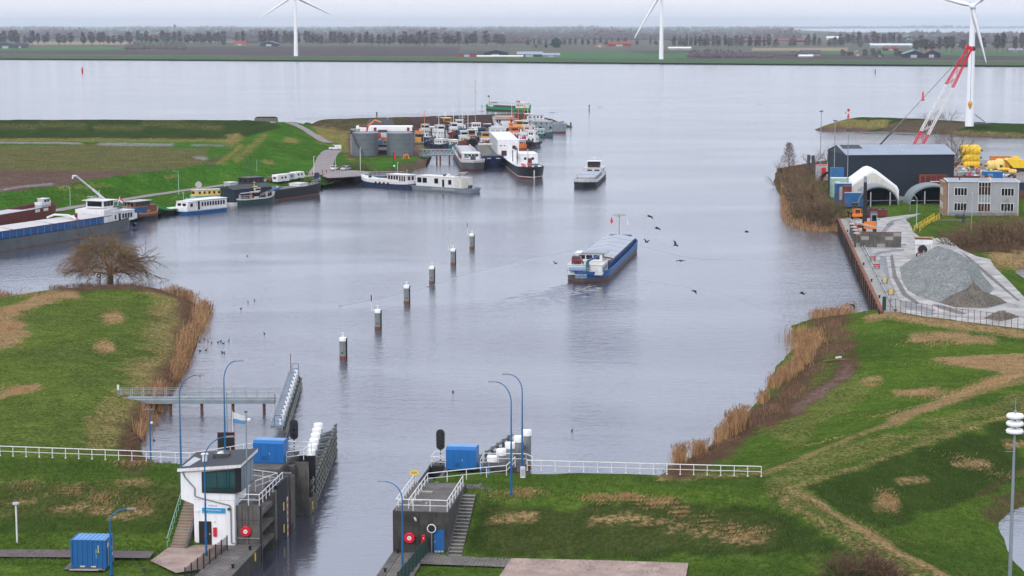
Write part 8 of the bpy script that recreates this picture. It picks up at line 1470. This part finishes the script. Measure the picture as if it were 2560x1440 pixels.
def crown(mb, c, w, h, n, k, rg, flat=1.0):
    for i in range(n):
        a = rg.random()*6.28; f = math.sqrt(rg.random()); z = rg.random(); rr_ = w*.5*f*(math.sin(math.pi*min(1,z*.9+.08))**.6); q = Vector((c[0]+rr_*math.cos(a), c[1]+rr_*math.sin(a)*flat, c[2]+h*z)); s = h*.13*rg.uniform(.6,1.5)
        mb.add([q+Vector((rg.gauss(0,s),rg.gauss(0,s*.6),rg.gauss(0,s*.5))) for _ in range(2)]+[q+Vector((rg.gauss(0,s*.5),rg.gauss(0,s*.5),s*1.6))], [(0,1,2)], k)
FT = {}
def fartree(kind, p, s, label, group):
    if kind not in FT:
        rg = random.Random(len(FT)+3); t = thing('bare_tree' if kind != 'ever' else 'evergreen_tree', label, 'tree', p, 0, group); st, cr_ = MB(), MB(); k = TW['ever' if kind == 'ever' else 'far']
        h, w, b = dict(tall=(24,12,9), slim=(22,5.5,5), round=(15,15,2.5), ever=(20,22,0))[kind]; st.cyl((0,0,-1),(0,0,b+h*.6),.55,'bark',r2=.15,n=5); crown(cr_, (0,0,b), w, h, 140 if kind != 'ever' else 420, k, rg); st.obj('trunk', t); cr_.obj('crown', t); FT[kind] = t; t.scale = (s,)*3; return t
    return dup(FT[kind], p, rz=rnd.random()*6.28, label=label, group=group, scale=(s*rnd.uniform(.75,1.3),)*2+(s*rnd.uniform(.68,1.14),))
def row(kind, a, b, n, s, lab, grp, z=1.6, jit=.5):
    for i in range(n):
        if rnd.random() < .1: continue
        f = (i+rnd.uniform(-jit,jit))/max(1,n-1); fartree(kind, W(a[0]+(b[0]-a[0])*f, a[1]+(b[1]-a[1])*f+rnd.uniform(-.4,.4), z), s, lab, grp)
row('tall',(-10,113),(330,113.5),30,.85,'bare tree in the long roadside row on the left of the far polder','left far tree row')
row('tall',(340,110),(560,111),22,.85,'bare tree in the row running behind the small copse','tree row behind the copse'); row('tall',(490,112),(720,113),13,.85,'bare tree in the loose row left of the far left turbine','loose tree row by the left turbine')
row('tall',(665,113),(850,112.5),18,.85,'bare tree in the row behind the left turbine foot','tree row behind the left turbine'); row('tall',(860,115.5),(1060,116),20,.8,'bare tree in the thicker clump row right of the left turbine','clump row centre')
row('tall',(1040,116),(1260,115),22,.9,'tall bare tree in the grove left of the farm complex','grove by the farm complex',jit=.9); row('slim',(1320,114.5),(1500,113),13,.68,'slim bare poplar in the avenue by the evergreen clump','poplar avenue centre',jit=.1); row('slim',(1500,113),(1640,113),10,.62,'slim bare poplar in the avenue left of the middle turbine','poplar avenue left of turbine',jit=.1)
row('slim',(1690,117),(1900,118),22,.85,'slim bare tree before the long red roof','trees before the red roof'); row('slim',(1900,118),(2110,117),16,.85,'slim bare tree right of the long red roof','trees right of the red roof'); row('tall',(2120,112),(2250,112),10,.8,'bare tree in the wood behind the glasshouses','trees behind the glasshouses'); row('round',(2100,141),(2260,141),9,.55,'small round tree around the far houses on the right','small trees by the far houses'); row('tall',(2440,131),(2560,131),9,.9,'bare tree in the clump right of the nearest turbine','clump at the far right'); row('tall',(2270,131),(2400,130),9,.75,'bare tree in the clump left of the nearest turbine','clump left of the near turbine')
fartree('ever', W(1390,118.5,1.6), .85, 'dark round evergreen clump before the poplar avenue', None); fartree('ever', W(1365,118.8,1.6), .36, 'low dark evergreen hedge end left of the round evergreen', None); fartree('ever', W(1340,119,1.6), .3, 'lowest dark evergreen at the left of the evergreen clump', None); fartree('round', W(560,115,1.6), .8, 'dark round tree left of the small red house', None); fartree('round', W(2150,120,1.6), .9, 'pale round willow before the glasshouse', None)
# far woods that read as one mass
def woods(name, bands, k, seed):
    rg = random.Random(seed); mb = MB()
    for x0, x1, y, h, n, dy in bands:
        for i in range(n):
            x = rg.uniform(x0, x1); p = W(x, y+rg.uniform(-dy,dy), 1.5); hh = h*rg.uniform(.55,1.15)*(.8+.3*math.sin(x*.021+seed)*math.sin(x*.0073)); crown(mb, (p.x,p.y,p.z-1), hh*1.5, hh, 12, TW[k], rg, .6)
            if k == 'far' or name == 'far_woods': mb.ball((p.x,p.y+hh*.3,p.z+hh*.25), hh*.5, TW[k], (1.5,.8,1), n=6)
    o = mb.obj(name); o['kind'] = 'stuff'
woods('woods', [(318,462,123,14,80,1.2),(1725,1935,143,12,110,1.5),(1930,2000,140,10,30,1)], 'far', 2)
woods('woods', [(-60,2000,94,22,480,5),(-60,1990,86,28,560,4),(620,1320,106,22,140,3),(1250,2000,98,18,200,3),(2080,2600,104,18,160,5),(2080,2600,94,16,160,4)], 'far', 4)
woods('far_woods', [(-200,2000,78,30,520,2.5),(-200,1990,72,40,620,1.6),(1980,2760,86,20,160,2),(1960,2760,69.3,45,240,.5)], 'far', 6)
ug = [(0,150,152.0)]
bk = MB(); rg = random.Random(5)
for i in range(420):
    x = rg.uniform(-60,2620); y = np.interp(x,[q[0] for q in shoreF],[q[1] for q in shoreF]); p = W(x, y-.9, .6)
    if math.sin(x*.013)+math.sin(x*.031+1) > .3: crown(bk, (p.x,p.y,.4), 9, rg.uniform(2,5), 8, TW['reed2' if math.sin(x*.05) > 0 else 'brown'], rg, .4)
o = bk.obj('shore_scrub'); o['kind'] = 'stuff'
# farms and houses
def barn(label, px, py, wpx, hpx, roof='roofdark', wall='darkgrey', cat='barn', name='barn', rz=0.0, dep=.6, door='lightgrey', ridge='x'):
    p = W(px, py, 1.6); s = F/p.y; w, h = wpx/s, hpx/s; d_ = w*dep if w < 40 else 22; t = thing(name, label, cat, p, rz); e_ = h*.55
    MB().bb(-w/2,w/2,0,d_,-.5,e_,wall).add([(-w/2,0,e_),(-w/2,d_,e_),(-w/2,d_/2,h),(w/2,0,e_),(w/2,d_,e_),(w/2,d_/2,h)] if ridge == 'x' else [(-w/2,0,e_),(w/2,0,e_),(0,0,h),(-w/2,d_,e_),(w/2,d_,e_),(0,d_,h)], [(0,2,1),(3,4,5)] if ridge == 'x' else [(0,1,2),(4,3,5)], wall).obj('wall', t)
    o_ = w*.03; rf = MB()
    if ridge == 'x': rf.add([(-w/2-o_,-o_,e_-.2),(w/2+o_,-o_,e_-.2),(w/2+o_,d_/2,h+.2),(-w/2-o_,d_/2,h+.2),(w/2+o_,d_+o_,e_-.2),(-w/2-o_,d_+o_,e_-.2)],[(0,1,2,3),(3,2,4,5)],roof)
    else: rf.add([(-w/2-o_,-o_,e_-.3),(0,-o_,h+.2),(0,d_,h+.2),(-w/2-o_,d_,e_-.3),(w/2+o_,-o_,e_-.3),(w/2+o_,d_,e_-.3)],[(1,0,3,2),(4,1,2,5)],roof)
    r_ = rf.obj('roof', t); sm = r_.modifiers.new('t','SOLIDIFY'); sm.thickness = .5; MB().bb(-w*.18,w*.12,-.2,0,0,e_*.75,door).obj('door', t); return t
barn('dark barn group with low roofs at the far left edge',15,121,50,14,'slate','darkgrey',ridge='y'); barn('second dark barn beside the one at the far left edge',48,120,36,12,'slate','darkgrey'); barn('dark barn with pale roof edge left of the far left turbine',673,115.5,44,12,'roofgrey','claddark',ridge='y'); barn('small red roofed house in the trees left of that barn',600,114,30,12,'roofred','brick','house','house'); barn('white house with red roof right of the left turbine',872,105,34,12,'roofred','white','house','house'); barn('small house with red roof and white gable before the grove',1027,108,24,10,'roofred','darkgrey','house','house')
barn('red brick farmhouse at the left of the shore farm',1168,142,44,14,'roofdark','roofred','house','house'); barn('large dark barn with pale roof edges in the shore farm',1240,142,62,16,'roofdark','claddark',ridge='y'); barn('long grey shed in the shore farm',1325,142.5,62,13,'roofgrey','darkgrey'); barn('low grey greenhouse shed at the right of the shore farm',1378,143,42,10,'roofgrey','grey'); barn('pale low silage clamp in front of the shore farm',1250,143.5,110,5,'offwhite','offwhite','silo','silage_clamp')
barn('red roofed farm behind the poplar avenue',1550,116,56,12,'roofred','roofred','house','farmhouse'); barn('dark gabled house left of the red roofed farm',1500,118,26,12,'roofdark','brick','house','house',ridge='y'); barn('long white shed before the middle turbine',1700,123,54,5.5,'white','offwhite','shed','shed'); barn('grey roofed barn behind the long red roof',1862,99,38,9,'roofgrey','claddark',ridge='y'); barn('very long low building with red roof',1950,105,180,8,'roofred','roofred','building','long_building'); barn('pale hall with white roof behind the tree rows',2085,99,34,8,'white','offwhite','hall','hall')
barn('house with dark roof behind the field on the right',2028,141,48,15,'roofdark','brick','house','house'); barn('low pale shed beside that house',2015,143,34,6,'white','lightgrey','shed','shed'); barn('small steep gabled house right of the field house',2145,141,20,14,'roofgrey','brick','house','house',ridge='y'); barn('small dark shed before the twin barns',2200,142,20,7,'slate','darkgrey','shed','shed'); barn('left one of the twin barns with grey roof',2286,144.5,52,18,'roofgrey','claddark',ridge='y'); barn('right one of the twin barns with red roof edge',2330,144,42,18,'roofred','claddark',ridge='y'); barn('long glasshouse with white roof on the right',2255,118,150,9,'glasshouse','glasshouse','glasshouse','glasshouse'); barn('red roofed barn before the glasshouse',2228,126,34,9,'roofred','claddark'); barn('grey hall behind the wood on the right',2275,101,44,11,'roofgrey','darkgrey','hall','hall',ridge='y'); barn('pale hall near the right edge',2395,99,46,6,'white','lightgrey','hall','hall'); barn('grey house at the right edge behind the clump',2540,131,34,10,'roofgrey','brick','house','house')
p = W(437,76,1.6); s = F/p.y; t = thing('church_tower','dark square church tower on the left horizon','tower',p,0); w = 7/s; h = 15/s; MB().bb(-w/2,w/2,-w/2,w/2,0,h*.8,'darkgrey').obj('wall', t); MB().box((0,0,h*.9),(w,w,h*.2),'slate',top=.3).obj('roof', t)
p = W(352,77,1.6); s = F/p.y; t = thing('water_tower','thin pale water tower left of the church tower','tower',p,0); MB().cyl((0,0,0),(0,0,11/s),1.6/s,'lightgrey',n=10).obj('shaft', t); MB().cyl((0,0,9/s),(0,0,13/s),2.4/s,'offwhite',n=10).obj('tank', t)
